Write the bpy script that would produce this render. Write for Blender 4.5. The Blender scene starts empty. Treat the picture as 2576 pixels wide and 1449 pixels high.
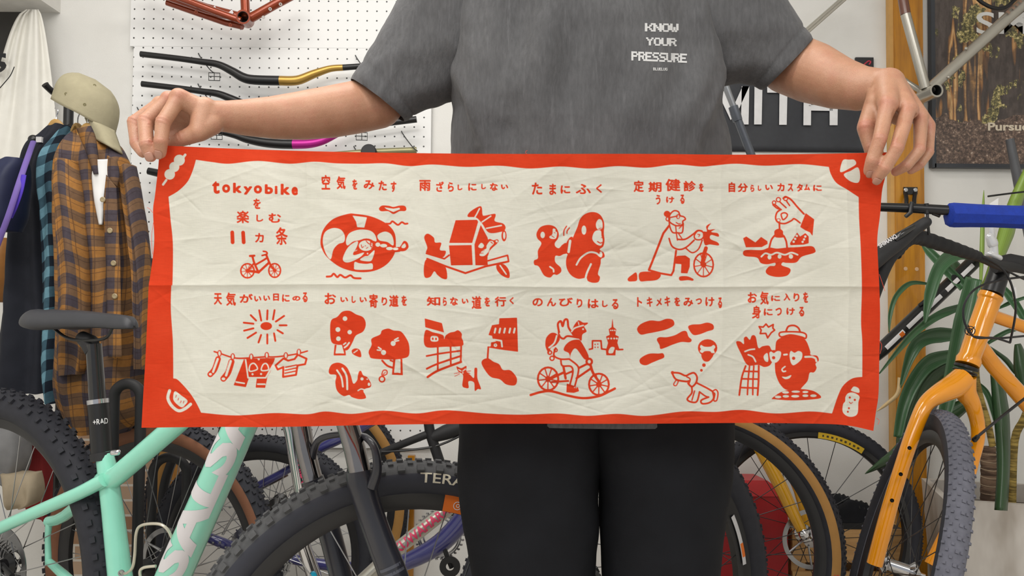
import bpy, bmesh, math, random
import numpy as np
from mathutils import Vector, Matrix, noise
R_ = math.radians
sc = bpy.context.scene
col = sc.collection
# ---------------------------------------------------------------- camera
F = 2100.0                      # focal length in pixels of the 2576 x 1449 frame
CAMZ = 0.93
CAM = Vector((0, 0, CAMZ))
ROT = (Matrix.Rotation(R_(92.0), 3, 'X') @ Matrix.Rotation(R_(0.5), 3, 'Z'))
cd = bpy.data.cameras.new('camera'); cd.sensor_width = 36; cd.lens = 36 * F / 2576
cd.clip_start = 0.05; cd.clip_end = 60
cam = bpy.data.objects.new('camera', cd); col.objects.link(cam)
cam.matrix_world = Matrix.Translation(CAM) @ ROT.to_4x4()
cd.dof.use_dof = False
sc.camera = cam
# ---------------------------------------------------------------- world, lights, exposure
w = bpy.data.worlds.new('world'); sc.world = w; w.use_nodes = True
w.node_tree.nodes['Background'].inputs[0].default_value = (0.93, 0.96, 1.0, 1)
w.node_tree.nodes['Background'].inputs[1].default_value = 0.50
sc.view_settings.view_transform = 'Standard'; sc.view_settings.look = 'None'
sc.view_settings.gamma = 1; sc.view_settings.use_curve_mapping = False
sc.view_settings.exposure = 0.06
def area(name, loc, sx, sy, power, rot=(0, 0, 0), color=(1, 0.97, 0.92)):
    l = bpy.data.lights.new(name, 'AREA'); l.shape = 'RECTANGLE'; l.size = sx; l.size_y = sy
    l.energy = power; l.color = color
    o = bpy.data.objects.new(name, l); col.objects.link(o); o.location = loc; o.rotation_euler = rot
    return o
area('ceiling_lamp_front', (-0.75, 0.35, 2.5), 1.5, 0.3, 24)
area('ceiling_lamp_back', (-0.45, 1.45, 2.52), 1.6, 0.25, 16)
area('ceiling_lamp_shop', (-0.7, -1.2, 2.45), 1.6, 0.8, 30, rot=(R_(28), 0, 0))
area('added_fill_right', (1.1, -0.6, 2.45), 1.2, 0.6, 16, rot=(R_(24), 0, 0))  # unseen fill light, added to brighten the lower right wall
# ---------------------------------------------------------------- helpers
def V(*a): return Vector(a)
def P(px, py, Y):
    d = ROT @ Vector(((px - 1288) / F, -(py - 724.5) / F, -1.0))
    return CAM + d * (Y / d.y)
def pxm(r, Y): return r * Y / F
def lin(c):
    if isinstance(c, str):
        c = c.lstrip('#'); c = [int(c[i:i + 2], 16) for i in (0, 2, 4)]
    o = []
    for v in c[:3]:
        v = v / 255.0
        o.append(v / 12.92 if v <= 0.04045 else ((v + 0.055) / 1.055) ** 2.4)
    return (*o, 1)
def catmull(pts, n=8, closed=False):
    pts = [tuple(float(v) for v in p) for p in pts]
    if len(pts) < 3: return pts
    N = len(pts); out = []
    rng = range(N) if closed else range(N - 1)
    for i in rng:
        if closed: a, b, c, d = pts[(i - 1) % N], pts[i], pts[(i + 1) % N], pts[(i + 2) % N]
        else: a, b, c, d = pts[max(i - 1, 0)], pts[i], pts[i + 1], pts[min(i + 2, N - 1)]
        for k in range(n):
            t = k / n; t2 = t * t; t3 = t2 * t
            out.append(tuple(0.5 * (2 * q + (r - p) * t + (2 * p - 5 * q + 4 * r - s) * t2 + (3 * q - p - 3 * r + s) * t3)
                             for p, q, r, s in zip(a, b, c, d)))
    if not closed: out.append(pts[-1])
    return out
class NT:
    def __init__(self, name):
        self.m = bpy.data.materials.new(name); self.m.use_nodes = True
        self.t = self.m.node_tree; self.b = self.t.nodes['Principled BSDF']; self.out = self.t.nodes['Material Output']
    def n(self, typ, **kw):
        x = self.t.nodes.new(typ)
        for k, v in kw.items():
            if k.startswith('i_'):
                key = k[2:]; key = int(key) if key.isdigit() else key
                x.inputs[key].default_value = v
            else: setattr(x, k, v)
        return x
    def l(self, a, b): self.t.links.new(a, b)
    def math(self, op, a, b=None, clamp=False):
        x = self.n('ShaderNodeMath', operation=op); x.use_clamp = clamp
        for i, v in enumerate((a, b)):
            if v is None: continue
            if isinstance(v, (int, float)): x.inputs[i].default_value = v
            else: self.l(v, x.inputs[i])
        return x.outputs[0]
    def mix(self, f, a, b, blend='MIX'):
        x = self.n('ShaderNodeMix', data_type='RGBA', blend_type=blend)
        for i, v in ((0, f), (6, a), (7, b)):
            if isinstance(v, (int, float, tuple)): x.inputs[i].default_value = v
            else: self.l(v, x.inputs[i])
        return x.outputs[2]
    def noise(self, scale, detail=3, rough=0.55, vec=None, sc=None):
        x = self.n('ShaderNodeTexNoise', i_Scale=scale, i_Detail=detail, i_Roughness=rough)
        if vec is None: vec = self.coord()
        if sc:
            mp = self.n('ShaderNodeMapping'); mp.inputs['Scale'].default_value = sc; self.l(vec, mp.inputs[0]); vec = mp.outputs[0]
        self.l(vec, x.inputs['Vector']); return x.outputs['Fac']
    def coord(self):
        if not hasattr(self, '_c'): self._c = self.n('ShaderNodeTexCoord').outputs['Object']
        return self._c
    def ramp(self, f, stops):
        x = self.n('ShaderNodeValToRGB'); e = x.color_ramp.elements
        while len(e) < len(stops): e.new(0.5)
        for k, (p, c) in zip(e, stops): k.position = p; k.color = c
        self.l(f, x.inputs[0]); return x.outputs[0]
    def bump(self, h, s=0.3, d=0.001):
        x = self.n('ShaderNodeBump', i_Strength=s, i_Distance=d); self.l(h, x.inputs['Height']); self.l(x.outputs[0], self.b.inputs['Normal'])
MC = {}
def mat(name, c, rough=0.5, metal=0.0, var=0.06, vs=30, bump=0.0, bs=200, bd=0.001, coat=0.0, spec=0.5, sss=0.0):
    if name in MC: return MC[name]
    t = NT(name); b = t.b
    base = lin(c)
    nz = t.noise(vs)
    lo = tuple(v * (1 - var) for v in base[:3]) + (1,); hi = tuple(min(1, v * (1 + var)) for v in base[:3]) + (1,)
    t.l(t.ramp(nz, [(0.3, lo), (0.7, hi)]), b.inputs['Base Color'])
    b.inputs['Roughness'].default_value = rough; b.inputs['Metallic'].default_value = metal
    b.inputs['Specular IOR Level'].default_value = spec
    b.inputs['Coat Weight'].default_value = coat; b.inputs['Coat Roughness'].default_value = 0.08
    if bump: t.bump(t.noise(bs, 4), bump, bd)
    MC[name] = t.m; return t.m
def frame_of(d, up=None):
    d = d.normalized(); up = up or (Vector((0, 0, 1)) if abs(d.z) < 0.9 else Vector((0, 1, 0)))
    a = d.cross(up).normalized(); b = a.cross(d).normalized(); return a, b
class MB:
    def __init__(s): s.v = []; s.f = []; s.mi = []; s.cur = 0
    def add(s, vs, fs):
        o = len(s.v); s.v += [tuple(x) for x in vs]
        for f in fs: s.f.append(tuple(i + o for i in f)); s.mi.append(s.cur)
        return s
    def rings(s, rings, closed=True, cap=(True, True), loop=False):
        n = len(rings[0]); vs = [p for r in rings for p in r]; fs = []
        R = len(rings)
        for i in range(R if loop else R - 1):
            for j in range(n if closed else n - 1):
                a = i * n + j; b = i * n + (j + 1) % n; c = ((i + 1) % R) * n + (j + 1) % n; d = ((i + 1) % R) * n + j
                fs.append((a, b, c, d))
        if not loop and closed:
            if cap[0]: fs.append(tuple(range(n - 1, -1, -1)))
            if cap[1]: fs.append(tuple((R - 1) * n + j for j in range(n)))
        return s.add(vs, fs)
    def tube(s, pts, r, seg=12, cap=(True, True), loop=False, flat=None):
        pts = [Vector(p) for p in pts]; N = len(pts)
        rs = r if isinstance(r, (list, tuple)) else [r] * N
        if len(rs) != N: rs = list(np.interp(np.linspace(0, 1, N), np.linspace(0, 1, len(rs)), rs))
        rings = []; prev = None
        for i, p in enumerate(pts):
            if loop: d = pts[(i + 1) % N] - pts[i - 1]
            else: d = pts[min(i + 1, N - 1)] - pts[max(i - 1, 0)]
            if d.length < 1e-9: d = Vector((0, 0, 1))
            d.normalize()
            if prev is None: a = frame_of(d)[0]; b = d.cross(a)
            else:
                a = prev - d * prev.dot(d)
                a = a.normalized() if a.length > 1e-6 else frame_of(d)[0]
                b = d.cross(a)
            prev = a
            fx, fy = flat or (1, 1)
            rings.append([p + (a * math.cos(t) * fx + b * math.sin(t) * fy) * rs[i] for t in (2 * math.pi * k / seg for k in range(seg))])
        return s.rings(rings, True, cap, loop)
    def stube(s, pts, r, seg=12, n=6, **k):
        return s.tube(catmull(pts, n), r, seg, **k)
    def lathe(s, C, ax, prof, seg=32, loop=False):
        ax = ax.normalized(); a, b = frame_of(ax)
        rings = [[C + ax * h + (a * math.cos(t) + b * math.sin(t)) * r for t in (2 * math.pi * k / seg for k in range(seg))] for r, h in prof]
        return s.rings(rings, True, (not loop and prof[0][0] > 1e-5, not loop and prof[-1][0] > 1e-5), loop)
    def box(s, c, sx, sy, sz, M=None):
        c = Vector(c); vs = []
        for x in (-1, 1):
            for y in (-1, 1):
                for z in (-1, 1):
                    p = Vector((x * sx / 2, y * sy / 2, z * sz / 2)); vs.append(c + (M @ p if M else p))
        return s.add(vs, [(0, 1, 3, 2), (4, 6, 7, 5), (0, 4, 5, 1), (2, 3, 7, 6), (0, 2, 6, 4), (1, 5, 7, 3)])
    def ball(s, c, r, seg=16, sc=(1, 1, 1), M=None):
        c = Vector(c); rings = []
        for i in range(1, seg // 2):
            ph = math.pi * i / (seg // 2)
            ring = []
            for k in range(seg):
                t = 2 * math.pi * k / seg
                p = Vector((math.sin(ph) * math.cos(t) * sc[0], math.sin(ph) * math.sin(t) * sc[1], math.cos(ph) * sc[2])) * r
                ring.append(c + (M @ p if M else p))
            rings.append(ring)
        return s.rings(rings)
    def capsule(s, p, q, r0, r1, seg=20, fl=1.0, up=None):
        p = Vector(p); q = Vector(q); d = (q - p); L = max(d.length, 1e-6); d = d / L; a, b = frame_of(d, up)
        rings = []
        def ring(c, r): rings.append([c + (a * math.cos(t) + b * math.sin(t) * fl) * r for t in (2 * math.pi * k / seg for k in range(seg))])
        for k in range(1, 6): th = math.pi / 2 * k / 5; ring(p - d * r0 * math.cos(th), r0 * math.sin(th))
        for k in range(5): th = math.pi / 2 * k / 5; ring(q + d * r1 * math.sin(th), r1 * math.cos(th))
        return s.rings(rings)
    def poly(s, pts, th, nrm):
        """extruded flat outline"""
        pts = [Vector(p) for p in pts]; n = len(pts); nrm = nrm.normalized() * th
        return s.add(pts + [p + nrm for p in pts], [tuple(range(n)), tuple(range(2 * n - 1, n - 1, -1))] + [(i, i + n, (i + 1) % n + n, (i + 1) % n) for i in range(n)])
    def build(s, name, m, parent=None, smooth=True, angle=40, origin=None, fixn=True):
        me = bpy.data.meshes.new(name)
        org = ORG.get(parent.name) if parent else (Vector(origin) if origin is not None else None)
        if org is None:
            arr = np.array(s.v); org = Vector(((arr[:, 0].min() + arr[:, 0].max()) / 2, (arr[:, 1].min() + arr[:, 1].max()) / 2, arr[:, 2].min()))
        me.from_pydata([(x - org.x, y - org.y, z - org.z) for x, y, z in s.v], [], s.f)
        ms = m if isinstance(m, (list, tuple)) else [m]
        for k in ms: me.materials.append(k)
        if len(ms) > 1: me.polygons.foreach_set('material_index', s.mi)
        if fixn:
            bm = bmesh.new(); bm.from_mesh(me); bmesh.ops.recalc_face_normals(bm, faces=bm.faces); bm.to_mesh(me); bm.free()
        if smooth:
            me.polygons.foreach_set('use_smooth', [True] * len(me.polygons)); me.set_sharp_from_angle(angle=R_(angle))
        o = bpy.data.objects.new(name, me); col.objects.link(o)
        if parent: o.parent = parent
        else: o.location = org
        ORG[o.name] = org
        return o
ORG = {}
def tag(o, label, cat, group=None):
    o['label'] = label; o['category'] = cat
    if group: o['group'] = group
    return o
def thing(name, label, cat, loc, group=None):
    o = bpy.data.objects.new(name, None); col.objects.link(o); o.location = loc; o.empty_display_size = 0.05
    ORG[o.name] = Vector(loc); return tag(o, label, cat, group)
def struct(o):
    o['kind'] = 'structure'; return o
# text outlines ----------------------------------------------------
def text_mesh(s, offset=0.0):
    c = bpy.data.curves.new('t', 'FONT'); c.body = s; c.resolution_u = 4; c.offset = offset
    o = bpy.data.objects.new('t', c); col.objects.link(o)
    bpy.context.view_layer.update()
    me = o.evaluated_get(bpy.context.evaluated_depsgraph_get()).to_mesh()
    v = [tuple(p.co)[:2] for p in me.vertices]; f = [tuple(p.vertices) for p in me.polygons]
    o.to_mesh_clear(); bpy.data.objects.remove(o); bpy.data.curves.remove(c)
    return v, f
def text_norm(s, offset=0.0):
    v, f = text_mesh(s, offset); a = np.array(v); mn = a.min(0); mx = a.max(0)
    return (a - mn) / (mx - mn), f, (mx - mn)
def flat_text(mb, s, P00, U, W, th=0.0004, offset=0.012):
    """text filling the box P00 + u*U + v*W, a thin raised print facing U x W"""
    a, f, _ = text_norm(s, offset); n = U.cross(W).normalized() * th
    mb.add([P00 + U * float(u) + W * float(v) + n for u, v in a], f)
def wrap_text(mb, s, p0, p1, r, e_view, h, off=0.0, th=0.0004, offset=0.012, flip=False, r1=None):
    """text wrapped on a tube from p0 to p1; letters stand along +/- e2, e_view is the middle direction"""
    a, f, _ = text_norm(s, offset)
    bm = bmesh.new(); vs = [bm.verts.new((u, v, 0)) for u, v in a]
    for t in f:
        try: bm.faces.new([vs[i] for i in t])
        except ValueError: pass
    for k in range(1, 12):
        bmesh.ops.bisect_plane(bm, geom=bm.verts[:] + bm.edges[:] + bm.faces[:], plane_co=(0, k / 12, 0), plane_no=(0, 1, 0))
    bm.verts.index_update()
    d = (p1 - p0); L = d.length; dn = d / L
    e1 = (e_view - dn * e_view.dot(dn)).normalized(); e2 = e1.cross(dn) * (-1 if flip else 1)
    out = []
    for q in bm.verts:
        rr = r + ((r1 or r) - r) * q.co.x + th
        ang = off + (q.co.y - 0.5) * h / rr
        out.append(p0 + d * q.co.x + (e1 * math.cos(ang) + e2 * math.sin(ang)) * rr)
    mb.add(out, [tuple(x.index for x in t.verts) for t in bm.faces]); bm.free()
# ---------------------------------------------------------------- the room
WY = 2.57
def m_wall():
    t = NT('white_wallpaper'); b = t.b
    nz = t.noise(3, 4); t.l(t.ramp(nz, [(0.3, lin('#d9d8d4')), (0.7, lin('#e6e5e2'))]), b.inputs['Base Color'])
    b.inputs['Roughness'].default_value = 0.75
    t.bump(t.noise(220, 2, 0.5, sc=(1, 1, 2.2)), 0.35, 0.0012)
    return t.m
M_WALL = m_wall()
def plane_box(name, c, s, m):
    o = struct(MB().box(c, *s).build(name, m, smooth=False)); return o
plane_box('wall_back', (0, WY + 0.05, 1.3), (5.4, 0.1, 2.6), M_WALL)
plane_box('wall_left', (-2.2, 0.6, 1.3), (0.1, 3.9, 2.6), M_WALL)
plane_box('wall_right', (2.2, 0.6, 1.3), (0.1, 3.9, 2.6), M_WALL)
def m_floor():
    t = NT('grey_vinyl_floor'); nz = t.noise(12, 5)
    t.l(t.ramp(nz, [(0.3, lin('#cdc7bc')), (0.7, lin('#dad5cc'))]), t.b.inputs['Base Color']); t.b.inputs['Roughness'].default_value = 0.45
    return t.m
plane_box('floor', (0, 0.6, -0.05), (4.6, 4.2, 0.1), m_floor())
plane_box('ceiling', (0, 0.6, 2.63), (4.6, 4.2, 0.06), mat('white_ceiling', '#e8e7e4', 0.8))
# bulkhead beam, top left, running along the wall toward the camera
a = P(152, 33, WY); bz = a.z
plane_box('trim_1', ((-2.15 + a.x) / 2, WY - 0.18, bz + (2.6 - bz) / 2), (a.x + 2.15, 0.36, 2.6 - bz), mat('beam_white', '#dddbd6', 0.7))
# doorway left of the curtain: flat panel with the opening's shade as its colour
dk = mat('doorway_shade', '#3a3836', 0.8)
q0 = P(-130, -200, WY - 0.004); q1 = P(66, 700, WY - 0.004)
struct(MB().box(((q0.x + q1.x) / 2, WY - 0.004, q1.z / 2 + bz / 2), q1.x - q0.x, 0.006, bz - q1.z).build('door_1', dk, smooth=False))
# stained timber posts against the wall
def m_post():
    t = NT('amber_stained_wood'); b = t.b
    g = t.noise(6, 5, 0.65, sc=(9, 9, 0.7)); k = t.noise(4, 3)
    c = t.ramp(g, [(0.25, lin('#8f5a0c')), (0.55, lin('#bb7d14')), (0.8, lin('#c98d1e'))])
    d = t.ramp(k, [(0.28, lin('#7a4a10')), (0.42, lin('#ffffff'))])
    t.l(t.mix(0.45, c, d, 'MULTIPLY'), b.inputs['Base Color'])
    b.inputs['Roughness'].default_value = 0.32; b.inputs['Coat Weight'].default_value = 0.25
    t.bump(g, 0.15, 0.001); return t.m
M_POST = m_post()
def post(name, x0, x1, py, th, zt=2.6):
    a = P(x0, py, WY - th); b = P(x1, py, WY - th)
    return MB().box(((a.x + b.x) / 2, WY - th / 2 - 0.001, zt / 2), b.x - a.x, th, zt).build(name, M_POST, smooth=False)
p = post('wooden_post', 2252, 2325, 500, 0.03)
mb = MB(); a = P(2240, 500, WY - 0.03)
p2 = post('timber_edge', 2241, 2252, 500, 0.026); p2.data.materials[0] = mat('pale_timber_edge', '#c99a55', 0.5)
tag(p, 'amber stained upright timber post right of the towel, behind the orange bike', 'post')
p2.parent = p; p2.location = p2.location - p.location
for x, y in ((2278, 676), (2306, 677)):
    mb = MB(); mb.lathe(P(x, y, WY - 0.031), V(0, -1, 0), [(0, -.001), (.006, -.001), (.006, .001), (0, .0015)], 12)
    mb.build('filled_screw_hole', mat('putty', '#cda884', 0.7), p)
tag(post('wooden_post', 398, 445, 1200, 0.02, P(0, 1135, WY).z), 'amber timber post seen through the brown-walled wheel', 'post')
tag(post('wooden_post', 1024, 1041, 1300, 0.02, P(0, 1135, WY).z), 'narrow amber timber post behind the silver tube with pink letters', 'post')
# brick panel low on the wall
def m_brick():
    t = NT('old_brick'); b = t.b
    br = t.n('ShaderNodeTexBrick'); mp = t.n('ShaderNodeMapping'); mp.inputs['Rotation'].default_value = (R_(90), 0, 0)
    t.l(t.coord(), mp.inputs[0]); t.l(mp.outputs[0], br.inputs['Vector'])
    br.inputs['Color1'].default_value = lin('#a07a5c'); br.inputs['Color2'].default_value = lin('#c0a58c'); br.inputs['Mortar'].default_value = lin('#d8d2c8')
    br.inputs['Scale'].default_value = 5.5; br.inputs['Mortar Size'].default_value = 0.02
    t.l(br.outputs['Color'], b.inputs['Base Color']); b.inputs['Roughness'].default_value = 0.85; return t.m
a = P(150, 1080, WY); b = P(397, 1080, WY)
struct(MB().box(((a.x + b.x) / 2, WY - 0.006, a.z / 2), b.x - a.x, 0.012, a.z).build('trim_2', m_brick(), smooth=False))
# ---------------------------------------------------------------- pegboards
PIT = 0.0300
def m_peg():
    t = NT('white_perforated_board'); b = t.b
    s = t.n('ShaderNodeSeparateXYZ'); t.l(t.coord(), s.inputs[0])
    def cell(o):
        u = t.math('ADD', t.math('MULTIPLY', o, 1 / PIT), 100.5)
        return t.math('SUBTRACT', t.math('FRACT', u), 0.5)
    x = cell(s.outputs[0]); z = cell(s.outputs[2])
    d = t.math('SQRT', t.math('ADD', t.math('MULTIPLY', x, x), t.math('MULTIPLY', z, z)))
    k = t.math('LESS_THAN', d, 0.088)
    fr = t.math('LESS_THAN', s.outputs[1], 0.0002)
    k = t.math('MULTIPLY', k, fr)
    t.l(t.mix(k, lin('#e9e9e9'), lin('#3a3a3a')), b.inputs['Base Color']); b.inputs['Roughness'].default_value = 0.4
    return t.m
M_PEG = m_peg()
def board(y0, y1, x0a, x1, label):
    a = P(x0a, y0, WY - 0.016); c = P(x1, y1, WY - 0.016)
    cx = P((338 + 1081) / 2, 300, WY - 0.016)
    w = c.x - a.x; a.z = P(710, y0, WY - 0.016).z; c.z = P(710, y1, WY - 0.016).z; h = a.z - c.z
    ob = MB().box((0, 0.006, 0), w, 0.012, h).build('pegboard', M_PEG, smooth=False, origin=(0, 0, 0))
    org = P(438 - 8 * 24.55 * 0, 211, WY - 0.016)
    # keep the hole grid continuous over the three boards
    cz = (a.z + c.z) / 2
    ob.location = ((a.x + c.x) / 2, WY - 0.018, cz)
    g = P(388, 24, WY - 0.016)
    ox = (g.x - ob.location.x) % PIT; oz = (g.z - cz) % PIT
    for v in ob.data.vertices: v.co.x -= ox; v.co.z -= oz
    ob.location.x += ox; ob.location.z += oz
    return tag(ob, label, 'pegboard')
board(-420, 119.8, 341, 1080, 'top white pegboard behind the hanging copper frame')
board(120.2, 609.8, 337, 1081, 'middle white pegboard holding the row of handlebars')
board(610.2, 1125, 331, 1083, 'bottom white pegboard mostly hidden behind the towel')
# ---------------------------------------------------------------- the printed cotton towel
TY = 1.04
CROP = dict(A=(360, 360, 3.916), B=(780, 410, 4.529), C=(1300, 410, 4.528), D=(1800, 380, 4.14),
            E=(340, 700, 3.715), F=(780, 700, 3.813), G=(1310, 700, 3.813), H=(1800, 700, 3.716), T=(0, 0, 1.0))
def interp_curve(pts, t):
    q = np.array(catmull(pts, 10)); return q
NX, NY = 1020, 384
def edge(pts, n, axis):
    q = np.array(catmull(pts, 12)); s = q[:, axis]; u = np.linspace(s[0], s[-1], n)
    return np.stack([np.interp(u, s, q[:, 0]), np.interp(u, s, q[:, 1])], 1) if axis == 0 else np.stack([np.interp(u, s, q[:, 0]), u], 1)
top = edge([(402, 366), (430, 367), (640, 376), (900, 383), (1250, 387), (1600, 387), (1850, 389), (2060, 387), (2236, 383)], NX, 0)
bot = edge([(356, 1076), (540, 1074), (700, 1074), (1000, 1068), (1250, 1066), (1600, 1066), (1840, 1064), (2000, 1065), (2121, 1069), (2197, 1084)], NX, 0)
lef = edge([(402, 366), (398, 420), (390, 490), (385, 530), (388, 600), (384, 650), (377, 700), (374, 720), (371, 790), (366, 900), (360, 1000), (356, 1076)], NY, 1)
rig = edge([(2236, 383), (2228, 440), (2219, 480), (2214, 540), (2207, 600), (2209, 660), (2212, 722), (2214, 800), (2212, 900), (2210, 990), (2203, 1040), (2197, 1084)], NY, 1)
u = np.linspace(0, 1, NX)[None, :, None]; v = np.linspace(0, 1, NY)[:, None, None]
G2 = (1 - v) * top[None] + v * bot[None] + (1 - u) * lef[:, None] + u * rig[:, None] - (
    (1 - u) * (1 - v) * top[0] + u * (1 - v) * top[-1] + (1 - u) * v * bot[0] + u * v * bot[-1])
GX = G2[..., 0]; GY = G2[..., 1]
CX0 = GX.min(0); CX1 = GX.max(0); RY0 = GY.min(1); RY1 = GY.max(1)
MG = 6.0
SD = np.full((NY, NX), -MG, np.float32)          # signed distance (px) to the red print, negative inside
def window(x0, y0, x1, y1):
    j = np.where((CX1 >= x0) & (CX0 <= x1))[0]; i = np.where((RY1 >= y0) & (RY0 <= y1))[0]
    if len(i) == 0 or len(j) == 0: return None
    return slice(i[0], i[-1] + 1), slice(j[0], j[-1] + 1)
def put(win, d, red):
    d = np.clip(d, -MG, MG)
    SD[win] = np.minimum(SD[win], d) if red else np.maximum(SD[win], -d)
def segdist(X, Y, S):
    best = np.full(X.shape, 1e9, np.float32)
    for x0, y0, x1, y1 in S:
        dx = x1 - x0; dy = y1 - y0; L = dx * dx + dy * dy + 1e-9
        t = np.clip(((X - x0) * dx + (Y - y0) * dy) / L, 0, 1)
        best = np.minimum(best, (X - x0 - t * dx) ** 2 + (Y - y0 - t * dy) ** 2)
    return np.sqrt(best)
def inside(X, Y, S):
    c = np.zeros(X.shape, bool)
    for x0, y0, x1, y1 in S:
        if y0 == y1: continue
        k = (Y > min(y0, y1)) & (Y <= max(y0, y1)) & (X < (x1 - x0) * (Y - y0) / (y1 - y0) + x0)
        c ^= k
    return c
CUR = [0, 0, 1]
def tr(pts): return [(CUR[0] + p[0] / CUR[2], CUR[1] + p[1] / CUR[2]) for p in pts]
def segs(q, closed): return [(*q[i], *q[(i + 1) % len(q)]) for i in range(len(q) if closed else len(q) - 1)]
def _win(q, m): 
    a = np.array(q); return window(a[:, 0].min() - m, a[:, 1].min() - m, a[:, 0].max() + m, a[:, 1].max() + m)
def fill(pts, red=True, smooth=True, grow=0.0):
    q = tr(pts); q = catmull(q, 6, True) if smooth else q
    w_ = _win(q, MG)
    if w_ is None: return
    X = GX[w_]; Y = GY[w_]; S = segs(q, True); d = segdist(X, Y, S); d = np.where(inside(X, Y, S), -d, d) - grow
    put(w_, d, red)
def line(pts, wd, red=True, smooth=True, closed=False):
    q = tr(pts); q = catmull(q, 6, closed) if smooth else q
    wd = wd / CUR[2] / 2; w_ = _win(q, MG + wd)
    if w_ is None: return
    put(w_, segdist(GX[w_], GY[w_], segs(q, closed)) - wd, red)
def f(*p): fill(p)
def c(*p): fill(p, False)
def p_(*p): fill(p, True, False, 0.7)
def pc(*p): fill(p, False, False, 0.5)
def l(wd, *p): line(p, wd)
def ls(wd, *p): line(p, wd, smooth=False)
def lc(wd, *p): line(p, wd, False)
def lcs(wd, *p): line(p, wd, False, False)
def k(wd, *p): line(p, wd, closed=True)
def ks(wd, *p): line(p, wd, smooth=False, closed=True)
def kc(wd, *p): line(p, wd, False, closed=True)
def ell(x, y, a, b): return [(x + a * math.cos(t), y + b * math.sin(t)) for t in (2 * math.pi * i / 20 for i in range(20))]
def e(x, y, a, b=None): fill(ell(x, y, a, b or a), True, False)
def ec(x, y, a, b=None): fill(ell(x, y, a, b or a), False, False)
def ke(wd, x, y, a, b=None): line(ell(x, y, a, b or a), wd, smooth=False, closed=True)
def wheel2(x, y, a, b, wd, n, ws, hub, ph=0.2):
    ke(wd, x, y, a, b); e(x, y, hub)
    for i in range(n):
        t = 2 * math.pi * i / n + ph; ls(ws, (x, y), (x + a * math.cos(t), y + b * math.sin(t)))
def crop(n): CUR[:] = CROP[n]
GLYPH = {}
def glyph(ch):
    if ch not in GLYPH:
        v, fs = text_mesh(ch); a = np.array(v); cnt = {}
        for t in fs:
            for i in range(len(t)):
                kk = tuple(sorted((t[i], t[(i + 1) % len(t)]))); cnt[kk] = cnt.get(kk, 0) + 1
        mn = a.min(0); mx = a.max(0); a = (a - mn) / (mx - mn); a[:, 1] = 1 - a[:, 1]
        GLYPH[ch] = [(*a[i], *a[j]) for (i, j), n in cnt.items() if n == 1]
    return GLYPH[ch]
def chars(s, bold=1.05):
    """'char,x0,y0,x1,y1' items in the current crop"""
    for it in s.split():
        ch, x0, y0, x1, y1 = it.split(','); (x0, y0), (x1, y1) = tr([(float(x0), float(y0)), (float(x1), float(y1))])
        x0 += bold; x1 -= bold; y0 += bold; y1 -= bold
        S = [(x0 + a * (x1 - x0), y0 + b * (y1 - y0), x0 + c_ * (x1 - x0), y0 + d * (y1 - y0)) for a, b, c_, d in glyph(ch)]
        w_ = window(x0 - MG, y0 - MG, x1 + MG, y1 + MG)
        X = GX[w_]; Y = GY[w_]; d = segdist(X, Y, S); d = np.where(inside(X, Y, S), -d, d)
        put(w_, d - bold, True)
# cream field with wavy edge and cut corners
def seg_path(*runs):
    out = []
    for r in runs: out += catmull(r, 8)[:-1]
    return out
crop('T')
fld = seg_path(
    [(493, 402), (535, 408), (577, 412), (648, 405), (728, 412), (790, 407), (846, 411), (912, 412), (970, 411), (1030, 418), (1089, 414), (1173, 420), (1255, 417), (1333, 424), (1410, 419), (1483, 424), (1554, 418), (1627, 422), (1697, 414), (1764, 419), (1800, 416), (1853, 412), (1926, 417), (2012, 413), (2085, 420)],
    [(2085, 420), (2090, 438), (2104, 460), (2131, 477), (2160, 496)],
    [(2160, 496), (2161, 549), (2165, 621), (2168, 718), (2166, 808), (2169, 861), (2169, 948)],
    [(2169, 948), (2144, 952), (2122, 969), (2109, 993), (2093, 1040)],
    [(2093, 1040), (2037, 1035), (1951, 1040), (1867, 1031), (1800, 1036), (1719, 1035), (1625, 1046), (1551, 1041), (1478, 1046), (1402, 1040), (1310, 1043), (1226, 1040), (1121, 1032), (1047, 1040), (964, 1033), (885, 1041), (819, 1035), (771, 1042), (690, 1039), (593, 1045), (506, 1038)],
    [(506, 1038), (493, 1012), (475, 985), (448, 956), (436, 952)],
    [(436, 952), (435, 861), (430, 781), (431, 721), (434, 712), (435, 615), (429, 551), (424, 495)],
    [(424, 495), (449, 480), (472, 457), (485, 429), (493, 402)])
w_ = (slice(0, NY), slice(0, NX)); S = segs(fld, True)
ins = inside(GX, GY, S)
dd = np.full(GX.shape, 1e9, np.float32)
for s0 in S:
    ww = window(min(s0[0], s0[2]) - 8, min(s0[1], s0[3]) - 8, max(s0[0], s0[2]) + 8, max(s0[1], s0[3]) + 8)
    if ww: dd[ww] = np.minimum(dd[ww], segdist(GX[ww], GY[ww], [s0]))
put(w_, np.where(ins, -dd, dd), False)
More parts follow.
